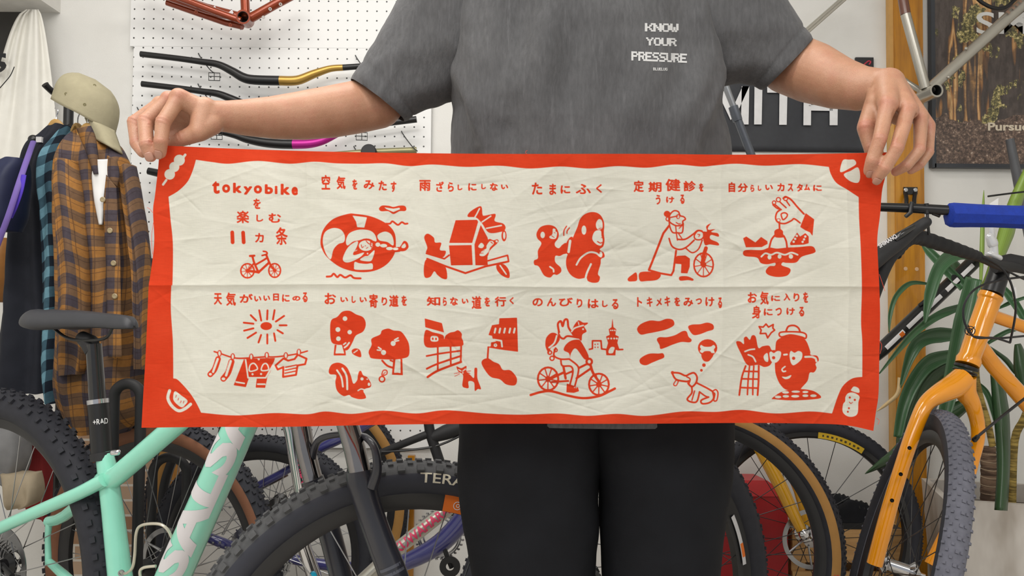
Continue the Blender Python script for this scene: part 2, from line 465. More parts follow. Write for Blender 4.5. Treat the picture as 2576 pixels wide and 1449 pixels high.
# corner motifs
crop('A'); ec(357, 168, 54); ec(307, 235, 50); ec(262, 308, 52); lc(24, (415, 115), (385, 155)); lc(22, (228, 365), (197, 408))
crop('D'); c((1328, 95), (1390, 90), (1445, 92), (1463, 135), (1400, 178), (1312, 220), (1298, 190)); c((1336, 245), (1410, 205), (1474, 170), (1498, 200), (1505, 280), (1480, 330), (1400, 312))
crop('E'); lc(28, (322, 1050), (306, 1120), (340, 1190), (405, 1238), (468, 1218), (518, 1177)); c((374, 1056), (430, 1095), (488, 1142), (470, 1180), (430, 1205), (365, 1150), (356, 1100))
for x, y in ((382, 1103), (403, 1130), (426, 1155), (453, 1158)): l(9, (x - 3, y + 9), (x + 3, y - 9))
crop('H'); c((1215, 1110), (1240, 1075), (1290, 1070), (1345, 1105), (1335, 1160), (1328, 1260), (1290, 1292), (1235, 1290), (1190, 1250), (1192, 1180), (1212, 1150)); c((1272, 1035), (1295, 1012), (1338, 1030), (1340, 1070), (1270, 1052))
e(1255, 1115, 11); e(1302, 1137, 11); l(9, (1250, 1157), (1265, 1170), (1281, 1160)); e(1247, 1215, 10); e(1237, 1248, 10)
# lettering
crop('A'); chars('t,680,375,755,500 o,778,405,858,490 k,885,390,970,492 y,990,425,1075,508 o,1090,415,1172,498 b,1198,405,1280,503 i,1296,420,1325,503 k,1355,400,1445,510 e,1462,430,1525,515', 1.9)
chars('を,1085,545,1160,650 楽,920,665,1045,790 し,1115,705,1185,775 む,1235,690,1360,785 カ,1102,885,1190,980 条,1305,828,1425,1005', 1.0)
ls(38, (878, 880), (882, 977)); ls(38, (985, 882), (991, 977))
crop('B'); chars('空,130,135,230,305 気,300,150,405,300 を,480,185,540,305 み,610,195,735,300 た,778,200,875,315 す,918,210,985,332 雨,1243,193,1375,320 ざ,1435,210,1525,330 ら,1568,218,1638,328 し,1680,245,1738,312 に,1800,230,1898,318 し,1950,238,2005,300 な,2048,225,2140,318 い,2175,245,2258,300')
crop('C'); chars('た,170,222,292,362 ま,370,235,450,365 に,498,255,610,350 ふ,670,238,845,355 く,903,240,972,342 定,1330,198,1448,332 期,1498,215,1650,332 健,1693,180,1865,322 診,1898,202,2040,325 を,2075,230,2128,325 う,1582,362,1638,475 け,1700,382,1795,458 る,1858,358,1912,468')
crop('D'); chars('自,135,322,205,430 分,230,335,338,428 ら,362,350,405,425 し,440,358,480,415 い,517,350,598,408 カ,643,335,720,420 ス,750,340,810,420 タ,845,340,910,423 ム,922,345,985,412 に,1015,352,1108,418')
crop('E'); chars('天,735,138,812,248 気,848,132,942,258 が,975,145,1100,230 い,1112,165,1180,218 い,1198,160,1262,212 日,1288,142,1345,212 に,1372,150,1445,222 の,1468,165,1545,212 る,1562,130,1612,225')
crop('F'); chars('お,138,140,250,250 い,290,180,365,230 し,398,170,440,238 い,475,180,545,232 寄,567,150,650,285 り,685,180,740,262 道,758,160,850,275 を,875,165,930,265 知,1118,175,1250,265 ら,1272,180,1312,265 な,1342,180,1420,262 い,1455,195,1520,245 道,1550,170,1645,295 を,1672,180,1728,272 行,1770,175,1882,272 く,1912,180,1955,250')
crop('G'); chars('の,112,190,212,270 ん,250,188,340,270 び,365,185,500,270 り,535,195,592,282 は,642,198,748,288 し,780,212,835,278 る,872,198,938,298 ト,1115,180,1165,275 キ,1208,178,1265,275 メ,1298,190,1355,268 キ,1378,172,1435,270 を,1472,180,1530,268 み,1560,185,1655,272 つ,1678,192,1738,252 け,1770,180,1858,272 る,1890,182,1932,288')
crop('H'); chars('お,300,130,388,230 気,415,122,498,248 に,518,160,605,215 入,635,140,700,210 り,728,138,785,218 を,818,128,868,230 身,340,255,425,378 に,450,282,535,350 つ,560,275,620,350 け,662,275,742,345 る,778,265,830,358')
# small bicycle
crop('A'); wheel2(1028, 1258, 66, 70, 16, 9, 9, 20); wheel2(1296, 1255, 58, 68, 16, 9, 9, 18)
l(22, (1076, 1112), (1095, 1180), (1135, 1270)); ls(22, (1052, 1112), (1096, 1109)); l(20, (1112, 1196), (1175, 1160), (1222, 1130)); ls(24, (1135, 1275), (1240, 1178)); l(22, (1215, 1105), (1250, 1190), (1295, 1255))
l(17, (1184, 1066), (1214, 1072), (1220, 1092), (1172, 1108)); ls(26, (1030, 1258), (1140, 1272)); ls(18, (1095, 1180), (1030, 1258))
# swimming ring
crop('B')
f((118, 900), (150, 760), (260, 640), (430, 580), (520, 580), (700, 610), (870, 690), (960, 790), (978, 920), (960, 1040), (880, 1150), (760, 1220), (620, 1245), (470, 1230), (330, 1180), (200, 1080), (140, 990))
c((145, 900), (170, 790), (260, 742), (350, 760), (395, 830), (385, 900), (320, 925), (265, 990), (235, 1095), (180, 1030))
pc((488, 602), (645, 622), (616, 733), (538, 728), (528, 670)); c((770, 822), (850, 782), (920, 810), (950, 880), (945, 940), (880, 900), (790, 880))
c((410, 880), (450, 800), (560, 760), (680, 770), (740, 820), (755, 890), (700, 880), (620, 865), (560, 880), (490, 895), (425, 940))
c((510, 1128), (560, 1142), (640, 1150), (705, 1145), (715, 1190), (690, 1213), (520, 1215), (502, 1180))
e(642, 935, 102, 76); c((375, 1080), (420, 980), (480, 920), (545, 895), (530, 960), (490, 1030), (510, 1050), (615, 1020), (560, 1080), (450, 1130), (390, 1125))
c((735, 995), (715, 1080), (680, 1120), (570, 1105), (620, 1065), (660, 1058), (690, 1030)); ec(637, 942, 82, 60)
l(11, (583, 932), (592, 965), (612, 952)); l(10, (628, 942), (634, 946)); l(12, (640, 890), (670, 920), (700, 925)); l(12, (690, 895), (690, 950), (725, 940)); l(10, (640, 975), (660, 960)); l(14, (690, 905), (722, 900)); l(14, (700, 970), (722, 960))
c((500, 1010), (540, 985), (530, 1000)); ec(655, 1032, 9)
l(58, (740, 930), (850, 945), (940, 985), (1010, 985)); ec(772, 930, 27, 24); ec(838, 942, 40, 20); ec(905, 975, 38, 18); ec(975, 978, 32, 15); f((1010, 980), (1040, 930), (1070, 888), (1108, 905), (1122, 960), (1085, 1000), (1030, 1005)); c((1040, 958), (1076, 916), (1092, 950), (1070, 970))
f((785, 520), (820, 485), (900, 488), (950, 500), (1020, 485), (1080, 490), (1098, 525), (1080, 548), (1020, 550), (950, 582), (890, 550), (810, 550)); pc((852, 508), (950, 524), (1018, 512), (1022, 526), (950, 556), (872, 524))
l(22, (865, 692), (912, 690), (940, 665), (1000, 705), (1045, 675), (1080, 693), (1110, 690)); l(24, (190, 1295), (240, 1290), (270, 1262), (310, 1300), (345, 1275), (400, 1305), (460, 1280), (500, 1310), (575, 1315))
# birdhouse
p_((1660, 655), (1900, 650), (1912, 670), (1845, 908), (1588, 908)); p_((1585, 942), (1838, 938), (1850, 1160), (1608, 1164)); p_((1945, 712), (2020, 850), (2030, 900), (2018, 1100), (2022, 1163), (1887, 1163), (1876, 930))
f((1795, 612), (1830, 550), (1945, 492), (1965, 585), (1985, 600), (2100, 578), (2115, 600), (2105, 662), (2200, 690), (2228, 740), (2190, 780), (2040, 795), (1960, 690), (1890, 622))
lc(15, (1930, 520), (1900, 580), (1875, 622)); lc(15, (2060, 605), (1960, 672)); lc(15, (2180, 712), (2010, 745)); e(2210, 830, 30, 64); ec(2212, 826, 13, 42)
f((1990, 920), (2040, 866), (2090, 880), (2130, 868), (2150, 890), (2125, 925), (2080, 965), (2045, 1005), (2020, 1065), (1950, 1065), (1890, 1000), (1900, 920)); c((2012, 940), (2050, 890), (2085, 895), (2092, 920), (2050, 965), (2030, 1015), (1980, 1060), (1930, 1050), (1962, 1000), (2008, 975))
c((1916, 955), (1950, 910), (1982, 940), (1958, 970)); l(9, (1915, 1005), (1985, 1000)); l(9, (1920, 1030), (1975, 1026)); l(12, (2060, 900), (2078, 915)); ec(2126, 892, 12)
ls(24, (1335, 1092), (1540, 1175), (1770, 1255), (2000, 1178), (2260, 1122)); ls(20, (1325, 1030), (1530, 1092), (1585, 1050)); ls(20, (2025, 1115), (2250, 1052), (2262, 1118))
f((1300, 850), (1340, 805), (1410, 850), (1425, 905), (1495, 910), (1480, 990), (1548, 1005), (1500, 1080), (1330, 1030), (1335, 960)); f((1330, 1095), (1440, 1130), (1540, 1180), (1562, 1312), (1510, 1318), (1450, 1275), (1415, 1235), (1370, 1298), (1305, 1300), (1297, 1180)); f((2125, 1160), (2180, 1145), (2230, 1170), (2268, 1230), (2268, 1310), (2190, 1285), (2130, 1220)); lc(15, (2165, 1168), (2235, 1268))
# two monkeys
crop('C')
f((225, 800), (270, 730), (360, 705), (440, 730), (478, 800), (470, 860), (435, 910), (440, 950), (480, 970), (520, 930), (565, 915), (575, 1020), (530, 1040), (490, 1060), (440, 1060), (440, 1130), (500, 1190), (505, 1240), (460, 1275), (420, 1270), (380, 1305), (310, 1280), (250, 1180), (200, 1160), (197, 1110), (240, 1085), (240, 1000), (280, 915), (235, 860))
ec(295, 820, 25, 37); c((412, 750), (440, 755), (440, 780), (458, 790), (455, 830), (440, 862), (390, 862), (370, 840), (405, 812)); l(10, (400, 832), (428, 850)); l(9, (425, 792), (440, 798)); lc(18, (378, 1182), (415, 1210), (420, 1240)); l(15, (568, 720), (538, 770), (536, 826)); l(15, (600, 740), (574, 775), (572, 802))
f((558, 930), (600, 852), (640, 850), (640, 960), (600, 1040), (560, 1020)); f((640, 850), (690, 730), (720, 640), (780, 580), (870, 558), (950, 590), (995, 680), (992, 800), (1000, 880), (985, 950), (945, 985), (990, 1020), (1000, 1070), (960, 1095), (955, 1150), (925, 1260), (948, 1300), (930, 1355), (870, 1365), (810, 1345), (790, 1310), (700, 1320), (620, 1280), (570, 1200), (562, 1100), (595, 1000))
lc(28, (608, 888), (590, 1012)); ec(765, 765, 27, 52); c((905, 680), (935, 640), (970, 660), (975, 740), (930, 760), (905, 730)); c((860, 860), (890, 780), (955, 770), (965, 830), (978, 880), (960, 940), (900, 920)); l(14, (920, 895), (950, 912), (972, 905)); l(10, (935, 748), (962, 740)); l(9, (962, 850), (978, 848))
lc(20, (680, 1160), (730, 1080), (820, 1020), (900, 1025), (945, 1060)); ec(958, 1042, 17, 34); lc(22, (845, 1152), (800, 1250), (782, 1318))
# mechanic with a bike
e(1712, 580, 38, 36); k(18, (1745, 590), (1790, 545), (1840, 555), (1862, 600), (1900, 612), (1922, 640), (1892, 662), (1888, 700), (1840, 715), (1790, 705), (1735, 660)); ke(14, 1722, 638, 22, 22); l(16, (1745, 622), (1830, 604)); ke(12, 1838, 610, 18, 24); l(13, (1815, 678), (1845, 695), (1862, 690))
l(18, (1735, 660), (1745, 730), (1775, 790), (1830, 795), (1885, 790), (1897, 690)); l(15, (1810, 718), (1818, 800), (1830, 880)); l(14, (1840, 800), (1880, 860)); l(14, (1850, 745), (1880, 715))
ls(26, (1735, 715), (1670, 800), (1600, 980), (1545, 1120), (1505, 1218)); ls(24, (1505, 1220), (1640, 1258), (1760, 1278), (1785, 1230), (1815, 1000)); l(20, (1830, 870), (1920, 868), (2010, 810), (2060, 770), (2110, 775)); l(20, (1735, 860), (1770, 950), (1850, 985), (1930, 960), (2020, 880)); l(17, (1930, 975), (2000, 1022), (2070, 980), (2112, 880))
k(17, (2022, 830), (2060, 775), (2110, 782), (2135, 820), (2100, 870), (2040, 870)); l(12, (2060, 812), (2085, 818), (2072, 840)); f((2120, 790), (2165, 780), (2158, 720), (2215, 685), (2182, 730), (2185, 760), (2265, 752), (2215, 785), (2290, 800), (2298, 840), (2215, 820), (2205, 865), (2290, 905), (2298, 940), (2200, 928), (2140, 930)); ls(44, (2155, 970), (2135, 1030), (2112, 1150)); wheel2(2128, 1160, 110, 135, 20, 9, 13, 32)
p_((1830, 1060), (1920, 1056), (1970, 1090), (1968, 1180), (1942, 1255), (1872, 1252), (1878, 1150), (1812, 1145), (1812, 1080)); f((1855, 1295), (1940, 1290), (2010, 1320), (2005, 1342), (1950, 1335), (1860, 1340)); f((1402, 1248), (1540, 1240), (1640, 1270), (1600, 1330), (1480, 1345), (1402, 1342)); f((1265, 1315), (1310, 1275), (1362, 1248), (1370, 1335), (1310, 1350), (1270, 1345))
# hand and cake
crop('D'); l(20, (920, 655), (850, 580), (790, 510), (740, 480), (705, 492)); l(16, (735, 515), (772, 568)); l(16, (672, 532), (735, 590)); l(16, (620, 558), (680, 608)); ke(13, 610, 537, 18); ke(13, 655, 506, 22); ke(13, 730, 494, 22); l(17, (598, 560), (640, 595), (685, 610))
l(18, (680, 610), (640, 640), (626, 700), (652, 742), (720, 755), (790, 725), (820, 705), (880, 748)); k(16, (690, 690), (685, 655), (720, 643), (748, 660), (738, 690), (705, 715)); ke(9, 657, 720, 17); ls(20, (665, 745), (667, 812)); p_((940, 650), (1025, 712), (1008, 878), (985, 845), (938, 824), (884, 790))
f((615, 830), (660, 808), (700, 830), (705, 865), (722, 890), (690, 902), (630, 900), (615, 880)); l(20, (615, 880), (582, 925), (560, 1005)); l(20, (712, 885), (736, 940), (745, 1005))
f((285, 1060), (320, 1030), (480, 1030), (560, 1005), (640, 1015), (740, 1005), (860, 1000), (1000, 990), (1040, 1030), (1025, 1062), (900, 1100), (840, 1160), (740, 1165), (700, 1160), (690, 1190), (770, 1220), (780, 1255), (740, 1300), (640, 1312), (550, 1290), (522, 1250), (560, 1200), (615, 1195), (620, 1165), (540, 1180), (470, 1165), (430, 1110), (310, 1095))
lc(17, (477, 1100), (520, 1065), (580, 1080), (640, 1058), (720, 1080), (790, 1058), (855, 1080)); ec(562, 1105, 20, 24); ec(667, 1098, 20, 22); ec(785, 1098, 22, 24)
p_((290, 910), (320, 892), (415, 955), (475, 897), (538, 940), (540, 965), (480, 998), (318, 1000)); p_((778, 960), (850, 852), (880, 895), (935, 857), (968, 890), (968, 958), (920, 972), (782, 978))
for x, y in ((847, 884), (830, 915), (814, 945), (935, 890), (922, 920), (907, 946)): ec(x, y, 12)
# sun and washing line
crop('E'); e(1225, 447, 55, 38)
for a in ((1160, 300, 1178, 395), (1237, 300, 1233, 385), (1303, 298, 1288, 385), (1392, 352, 1315, 405), (1415, 440, 1350, 440), (1380, 515, 1330, 485), (1310, 585, 1298, 515), (1235, 610, 1235, 525), (1153, 600, 1177, 530), (1050, 558, 1130, 508), (1018, 490, 1105, 468), (1015, 415, 1105, 425), (1080, 345, 1130, 395)): ls(19, a[:2], a[2:])
l(15, (738, 685), (800, 705), (930, 745), (1060, 745), (1200, 735), (1300, 735), (1400, 725), (1520, 705), (1610, 680)); l(54, (775, 755), (742, 850), (702, 898)); lc(20, (772, 755), (728, 875)); ec(703, 897, 14, 12); l(58, (900, 780), (868, 880), (825, 938)); lc(22, (893, 775), (850, 908)); ec(825, 940, 17, 13)
p_((1020, 755), (1305, 748), (1265, 870), (1235, 920), (1213, 1022), (1128, 1020), (1140, 930), (1062, 930), (1033, 1015), (923, 998)); lcs(14, (1032, 762), (1055, 930), (1220, 930), (1300, 790)); kc(12, (1070, 868), (1075, 812), (1110, 795), (1140, 830), (1135, 855)); kc(12, (1180, 860), (1195, 808), (1225, 797), (1245, 830), (1240, 858)); ec(1097, 897, 10); ec(1177, 895, 10); ec(1155, 757, 10); lc(14, (945, 970), (1020, 982)); lc(14, (1145, 990), (1213, 990))
ks(19, (1385, 750), (1312, 815), (1332, 853), (1385, 830), (1382, 922), (1503, 903), (1518, 815), (1588, 803), (1602, 752), (1520, 715), (1490, 755), (1430, 770)); l(13, (1405, 832), (1510, 810)); l(13, (1402, 860), (1508, 838)); l(13, (1400, 888), (1505, 866))
for x, y in ((788, 702), (912, 732), (1085, 735), (1230, 720), (1408, 722), (1530, 690)): e(x, y, 22, 32); ec(x, y, 10, 22)
# trees and squirrel
crop('F')
p_((238, 640), (330, 640), (342, 738), (228, 738)); pc((257, 642), (303, 642), (325, 720), (285, 718), (245, 720)); f((192, 480), (205, 400), (260, 370), (310, 320), (380, 312), (440, 345), (510, 375), (535, 440), (510, 510), (440, 550), (410, 610), (370, 680), (335, 690), (322, 640), (270, 638), (205, 610))
for q in ((335, 387, 22), (267, 492, 23), (380, 517, 21), (272, 580, 22)): ec(*q)
lc(15, (375, 618), (355, 645), (330, 665)); lc(13, (342, 620), (322, 635)); f((402, 688), (440, 672), (480, 692), (490, 755), (440, 745), (405, 720)); lc(10, (455, 690), (420, 715))
p_((800, 775), (883, 775), (888, 928), (788, 923)); pc((822, 775), (865, 775), (866, 908), (840, 903), (808, 906)); l(20, (692, 790), (740, 838), (800, 860)); l(16, (770, 788), (802, 800)); f((562, 700), (590, 640), (590, 580), (670, 540), (690, 500), (750, 482), (800, 500), (870, 510), (920, 570), (950, 640), (948, 740), (890, 770), (780, 780), (600, 770), (570, 740))
ec(705, 712, 24); ec(797, 625, 24); lc(13, (645, 688), (675, 692)); lc(13, (655, 662), (682, 680)); lc(13, (810, 592), (845, 572)); lc(13, (818, 605), (850, 597)); ke(15, 690, 968, 26); k(12, (690, 932), (702, 885), (735, 885), (735, 920)); l(9, (700, 925), (722, 900))
f((180, 880), (210, 825), (280, 810), (350, 850), (390, 930), (415, 1010), (450, 980), (458, 935), (470, 895), (490, 890), (510, 930), (550, 950), (585, 1010), (578, 1045), (530, 1060), (512, 1085), (525, 1110), (535, 1150), (470, 1160), (400, 1140), (375, 1120), (320, 1130), (260, 1080), (242, 1000), (250, 930), (190, 920)); lc(16, (258, 882), (300, 950), (315, 1040)); lc(18, (310, 865), (350, 940), (357, 1065)); ec(498, 965, 15); ec(565, 1017, 12, 16); ec(548, 968, 7); lc(12, (460, 1078), (490, 1062), (520, 1070))
# lane with a cat
p_((1102, 388), (1263, 432), (1282, 517), (1107, 468)); f((1105, 502), (1180, 518), (1275, 545), (1285, 585), (1300, 550), (1340, 522), (1385, 512), (1420, 498), (1455, 530), (1455, 570), (1470, 610), (1452, 650), (1280, 658), (1107, 655)); c((1160, 560), (1190, 553), (1225, 562), (1228, 600), (1190, 608), (1158, 598)); e(1177, 580, 10, 13); e(1208, 582, 10, 13)
ls(18, (1225, 655), (1225, 890)); ls(18, (1348, 655), (1350, 840)); ls(18, (1450, 640), (1445, 800)); l(18, (1118, 746), (1250, 722), (1448, 695)); l(20, (1120, 868), (1225, 820), (1448, 745)); l(23, (1128, 947), (1230, 885), (1448, 802))
f((1405, 845), (1450, 862), (1500, 840), (1500, 892), (1540, 930), (1572, 955), (1576, 870), (1590, 858), (1604, 870), (1606, 960), (1640, 1060), (1610, 1062), (1580, 1080), (1572, 1000), (1520, 990), (1522, 1050), (1490, 1052), (1460, 1030), (1467, 930), (1420, 892)); lc(10, (1425, 876), (1448, 890)); lc(10, (1465, 890), (1490, 870)); ec(1466, 908, 7)
for q in ((1382, 915, 1430, 905), (1388, 940, 1435, 918), (1500, 893, 1542, 888), (1500, 905, 1535, 912)): ls(8, q[:2], q[2:])
p_((1818, 386), (1983, 380), (1993, 703), (1850, 685), (1702, 661), (1735, 655), (1738, 617), (1790, 608), (1752, 575), (1748, 550), (1714, 543), (1747, 452), (1814, 442))
for x in (1775, 1820, 1866, 1916, 1960): lc(17, (x + 4, 482), (x - 5, 522))
lcs(16, (1762, 588), (1835, 600), (1842, 655)); ec(1778, 642, 17); e(1778, 642, 6); ls(18, (1710, 661), (1702, 780)); f((1645, 820), (1660, 780), (1710, 768), (1760, 800), (1815, 825), (1850, 878), (1920, 882), (1975, 940), (1985, 990), (1960, 1028), (1880, 1018), (1820, 970), (1740, 950), (1690, 900))
# rider
crop('G'); wheel2(262, 965, 98, 110, 20, 9, 13, 28); wheel2(750, 1018, 95, 103, 20, 9, 13, 28); l(24, (95, 1120), (200, 1090), (300, 1085), (450, 1125), (600, 1150), (750, 1130), (850, 1085), (903, 1058))
ls(24, (262, 975), (420, 900)); ls(24, (410, 850), (430, 960)); ls(20, (300, 995), (455, 985)); ls(20, (430, 920), (500, 890)); ls(22, (555, 862), (640, 820)); ls(22, (535, 960), (668, 868)); l(26, (670, 835), (695, 910), (760, 1005))
f((235, 630), (245, 570), (290, 525), (340, 530), (375, 580), (340, 640), (290, 670), (270, 720), (255, 700), (240, 665)); lc(15, (345, 552), (322, 620), (272, 665)); l(21, (368, 520), (356, 440), (385, 412), (402, 460), (420, 402), (448, 400), (458, 470), (490, 520)); l(20, (365, 520), (375, 560), (410, 580), (450, 555), (550, 570)); ec(380, 530, 9); ec(440, 535, 10)
f((502, 470), (545, 408), (570, 408), (600, 425), (643, 425), (640, 440), (610, 462), (632, 510), (592, 540), (582, 600), (545, 570), (490, 540)); lc(13, (488, 512), (520, 477), (600, 452)); ec(598, 488, 9); lc(8, (552, 420), (558, 445))
f((412, 690), (430, 640), (480, 600), (545, 588), (582, 612), (652, 748), (612, 778), (530, 675), (485, 715), (472, 770), (462, 720)); l(18, (335, 670), (318, 740), (380, 775), (465, 775)); l(18, (465, 775), (545, 840), (552, 900), (520, 1030)); l(18, (385, 790), (400, 840), (480, 845), (500, 900), (472, 1020)); ke(14, 278, 712, 18); ke(14, 300, 768, 20); ke(13, 335, 690, 15); p_((443, 1012), (500, 1030), (548, 1050), (557, 1082), (510, 1097), (440, 1092)); ec(515, 1048, 5); ec(532, 1050, 5); ke(22, 657, 800, 26, 28)
# tower
p_((880, 395), (887, 470), (914, 490), (904, 545), (938, 560), (924, 620), (945, 685), (820, 688), (840, 620), (820, 560), (856, 545), (846, 490), (873, 470)); p_((818, 680), (910, 672), (906, 738), (822, 736)); c((845, 690), (868, 660), (900, 665), (890, 700), (880, 718), (845, 718))
for x in (863, 882, 902): ec(x, 500, 7)
for x in (840, 868, 896, 921): ec(x, 578, 9)
ls(17, (658, 682), (688, 675), (688, 600), (770, 600), (776, 678), (820, 683)); ls(17, (930, 685), (978, 683))
for x, y in ((713, 635), (739, 632), (714, 662), (740, 662)): e(x, y, 7, 8)
# clouds, bone, dreaming dog
f((1115, 490), (1150, 440), (1240, 405), (1330, 410), (1400, 388), (1460, 400), (1470, 450), (1400, 490), (1300, 515), (1220, 530), (1150, 540)); f((1605, 470), (1640, 445), (1720, 440), (1790, 425), (1845, 445), (1848, 490), (1790, 510), (1710, 540), (1650, 540)); f((1305, 590), (1330, 565), (1400, 565), (1480, 545), (1550, 508), (1590, 510), (1610, 560), (1640, 590), (1620, 615), (1540, 612), (1450, 640), (1390, 665), (1340, 678), (1330, 640)); f((1140, 780), (1180, 745), (1240, 722), (1320, 722), (1365, 720), (1375, 760), (1320, 785), (1260, 810), (1200, 835), (1150, 820))
e(1792, 668, 94, 84); f((1738, 730), (1845, 730), (1812, 790), (1775, 800), (1745, 780)); c((1720, 660), (1730, 640), (1762, 656), (1820, 656), (1850, 640), (1866, 660), (1852, 685), (1860, 715), (1830, 716), (1815, 700), (1765, 700), (1740, 716), (1718, 700), (1730, 680)); e(1757, 833, 18); e(1733, 883, 14)
l(19, (1450, 905), (1520, 910), (1580, 935), (1620, 918), (1662, 908), (1690, 945), (1682, 1000), (1642, 1040), (1605, 1008)); e(1455, 905, 16); l(19, (1455, 915), (1490, 970), (1580, 990), (1615, 985)); l(14, (1592, 945), (1625, 968), (1610, 1020)); k(12, (1490, 980), (1466, 1020), (1490, 1030), (1510, 990)); l(18, (1690, 1005), (1780, 1050), (1840, 1085)); k(14, (1840, 1090), (1870, 1068), (1892, 1100), (1880, 1170), (1852, 1172), (1862, 1110)); l(18, (1640, 1040), (1640, 1100), (1597, 1160), (1640, 1188), (1690, 1180), (1715, 1090)); l(14, (1668, 1080), (1642, 1170)); l(16, (1715, 1090), (1770, 1130), (1802, 1140)); l(18, (1802, 1140), (1732, 1170), (1742, 1203), (1810, 1193), (1850, 1150), (1840, 1085))
# man with heart glasses
crop('H'); ks(16, (472, 427), (495, 457), (540, 432), (535, 465), (553, 485), (520, 510), (487, 558), (470, 515), (417, 518), (427, 485), (407, 452), (445, 457)); l(18, (660, 492), (682, 450), (735, 442), (775, 465), (790, 500)); k(16, (595, 530), (610, 505), (700, 500), (800, 505), (846, 525), (842, 562), (800, 548), (700, 530), (620, 548))
f((560, 650), (575, 580), (640, 548), (720, 536), (800, 548), (850, 590), (885, 680), (890, 715), (950, 725), (965, 770), (935, 800), (945, 840), (920, 880), (880, 885), (860, 960), (800, 1030), (800, 1050), (670, 1045), (610, 1000), (570, 920), (555, 830)); f((192, 600), (230, 590), (265, 615), (265, 560), (290, 545), (320, 575), (340, 535), (375, 545), (400, 650), (440, 635), (500, 630), (525, 670), (560, 680), (520, 800), (460, 830), (400, 810), (300, 812), (240, 710))
lc(14, (275, 685), (320, 668), (365, 662)); lc(14, (305, 715), (350, 735), (375, 780)); c((503, 705), (520, 685), (545, 700), (580, 680), (612, 692), (602, 750), (565, 788), (520, 775)); c((692, 720), (705, 680), (738, 697), (775, 680), (810, 700), (800, 760), (735, 812), (705, 790)); e(543, 743, 16); e(730, 748, 16); c((485, 700), (450, 728), (462, 772), (492, 776)); lc(16, (640, 715), (668, 712)); lc(18, (838, 735), (900, 735), (935, 750), (943, 775)); lc(13, (650, 825), (622, 850), (632, 872), (655, 868)); c((620, 920), (660, 922), (708, 905), (690, 935), (650, 942))
l(18, (282, 820), (245, 930), (222, 1092)); l(16, (318, 820), (305, 950), (298, 1088)); l(16, (358, 820), (350, 960), (348, 1088)); l(19, (404, 820), (402, 960), (393, 1092)); l(17, (275, 870), (402, 872)); l(17, (250, 940), (402, 943)); l(17, (235, 1022), (398, 1027)); f((525, 1125), (600, 1070), (680, 1045), (800, 1036), (920, 1055), (988, 1115), (880, 1135), (700, 1142), (560, 1132))
for q in ((655, 1067, 32, 11), (750, 1060, 40, 10), (840, 1063, 28, 10), (585, 1110, 30, 12), (657, 1103, 30, 12), (745, 1103, 38, 12), (840, 1098, 28, 12), (915, 1098, 30, 12)): ec(*q)
# creases in the cloth (real relief)
rng = np.random.default_rng(5)
Hh = np.zeros((NY, NX), np.float32)
def crease(x0, y0, x1, y1, amp, wd, taper=True):
    m = wd * 5; ww = window(min(x0, x1) - m, min(y0, y1) - m, max(x0, x1) + m, max(y0, y1) + m)
    if ww is None: return
    X = GX[ww]; Y = GY[ww]; dx = x1 - x0; dy = y1 - y0; L = math.hypot(dx, dy)
    t = ((X - x0) * dx + (Y - y0) * dy) / (L * L); d = np.abs((X - x0) * dy - (Y - y0) * dx) / L
    tp = np.clip(1 - np.abs(2 * t - 1), 0, 1) ** 0.7 if taper else 1.0
    Hh[ww] += amp * np.exp(-np.sqrt((d / wd) ** 2 + 0.05)) * tp
yl = lambda x: 716 + (x - 375) * 8 / 1837 + 2.5 * np.sin(x / 190)
d = GY - yl(GX); Hh += 0.0030 * np.where(d < 0, np.exp(-np.abs(d) / 13), np.exp(-np.abs(d) / 5))
for xf, am in ((441, .0006), (795, .0005), (1151, .0004), (1478, .0007), (1816, .0007), (2133, .001)):
    d = np.abs(GX - xf - 3 * np.sin(GY / 90)); Hh += am * np.exp(-d / 8)
for i in range(420):
    x = rng.uniform(400, 2200); y = rng.uniform(400, 1070); a = rng.normal(-0.12, 0.38); L = rng.uniform(40, 190)
    if rng.random() < .2: a += 1.1
    crease(x - L * math.cos(a), y - L * math.sin(a), x + L * math.cos(a), y + L * math.sin(a), rng.normal(0, 0.0008), rng.uniform(2, 6.5))
for i in range(9):
    a = 0.04 + i * 0.075; L = rng.uniform(260, 620)
    crease(425, 385, 425 + 2 * L * math.cos(a), 385 + 2 * L * math.sin(a) * .55, 0.0010 * (1 if i % 2 else -1), 13)
    a = 0.05 + i * 0.09; crease(2200, 420, 2200 - 2 * L * .7 * math.cos(a), 420 + 2 * L * .7 * math.sin(a) * .7, 0.0009 * (1 if i % 2 else -1), 12)
Hh += 0.0022 * np.sin(GX / 143 + 1.3 * np.sin(GY / 160)) * np.cos(GY / 118) + 0.0012 * np.sin(GX / 61 + GY / 45) * np.sin(GY / 210)
Yt = TY + 0.012 * ((GY - 380) / 690) - Hh
dx = (GX - 1288) / F; dz = -(GY - 724.5) / F
Rn = np.array(ROT); D3 = np.stack([dx, dz, -np.ones_like(dx)], -1) @ Rn.T
Pt = D3 * (Yt / D3[..., 1])[..., None]; Pt[..., 2] += CAMZ
me = bpy.data.meshes.new('printed_towel')
nv = NX * NY; org = np.array((0.0, TY, float(Pt[..., 2].min())))
me.vertices.add(nv); me.vertices.foreach_set('co', (Pt.reshape(-1, 3) - org).astype(np.float32).ravel())
ii = np.arange(nv).reshape(NY, NX); q = np.stack([ii[:-1, :-1], ii[1:, :-1], ii[1:, 1:], ii[:-1, 1:]], -1).reshape(-1, 4)
me.loops.add(q.size); me.loops.foreach_set('vertex_index', q.ravel().astype(np.int32))
me.polygons.add(len(q)); me.polygons.foreach_set('loop_start', np.arange(0, q.size, 4, dtype=np.int32)); me.polygons.foreach_set('loop_total', np.full(len(q), 4, np.int32))
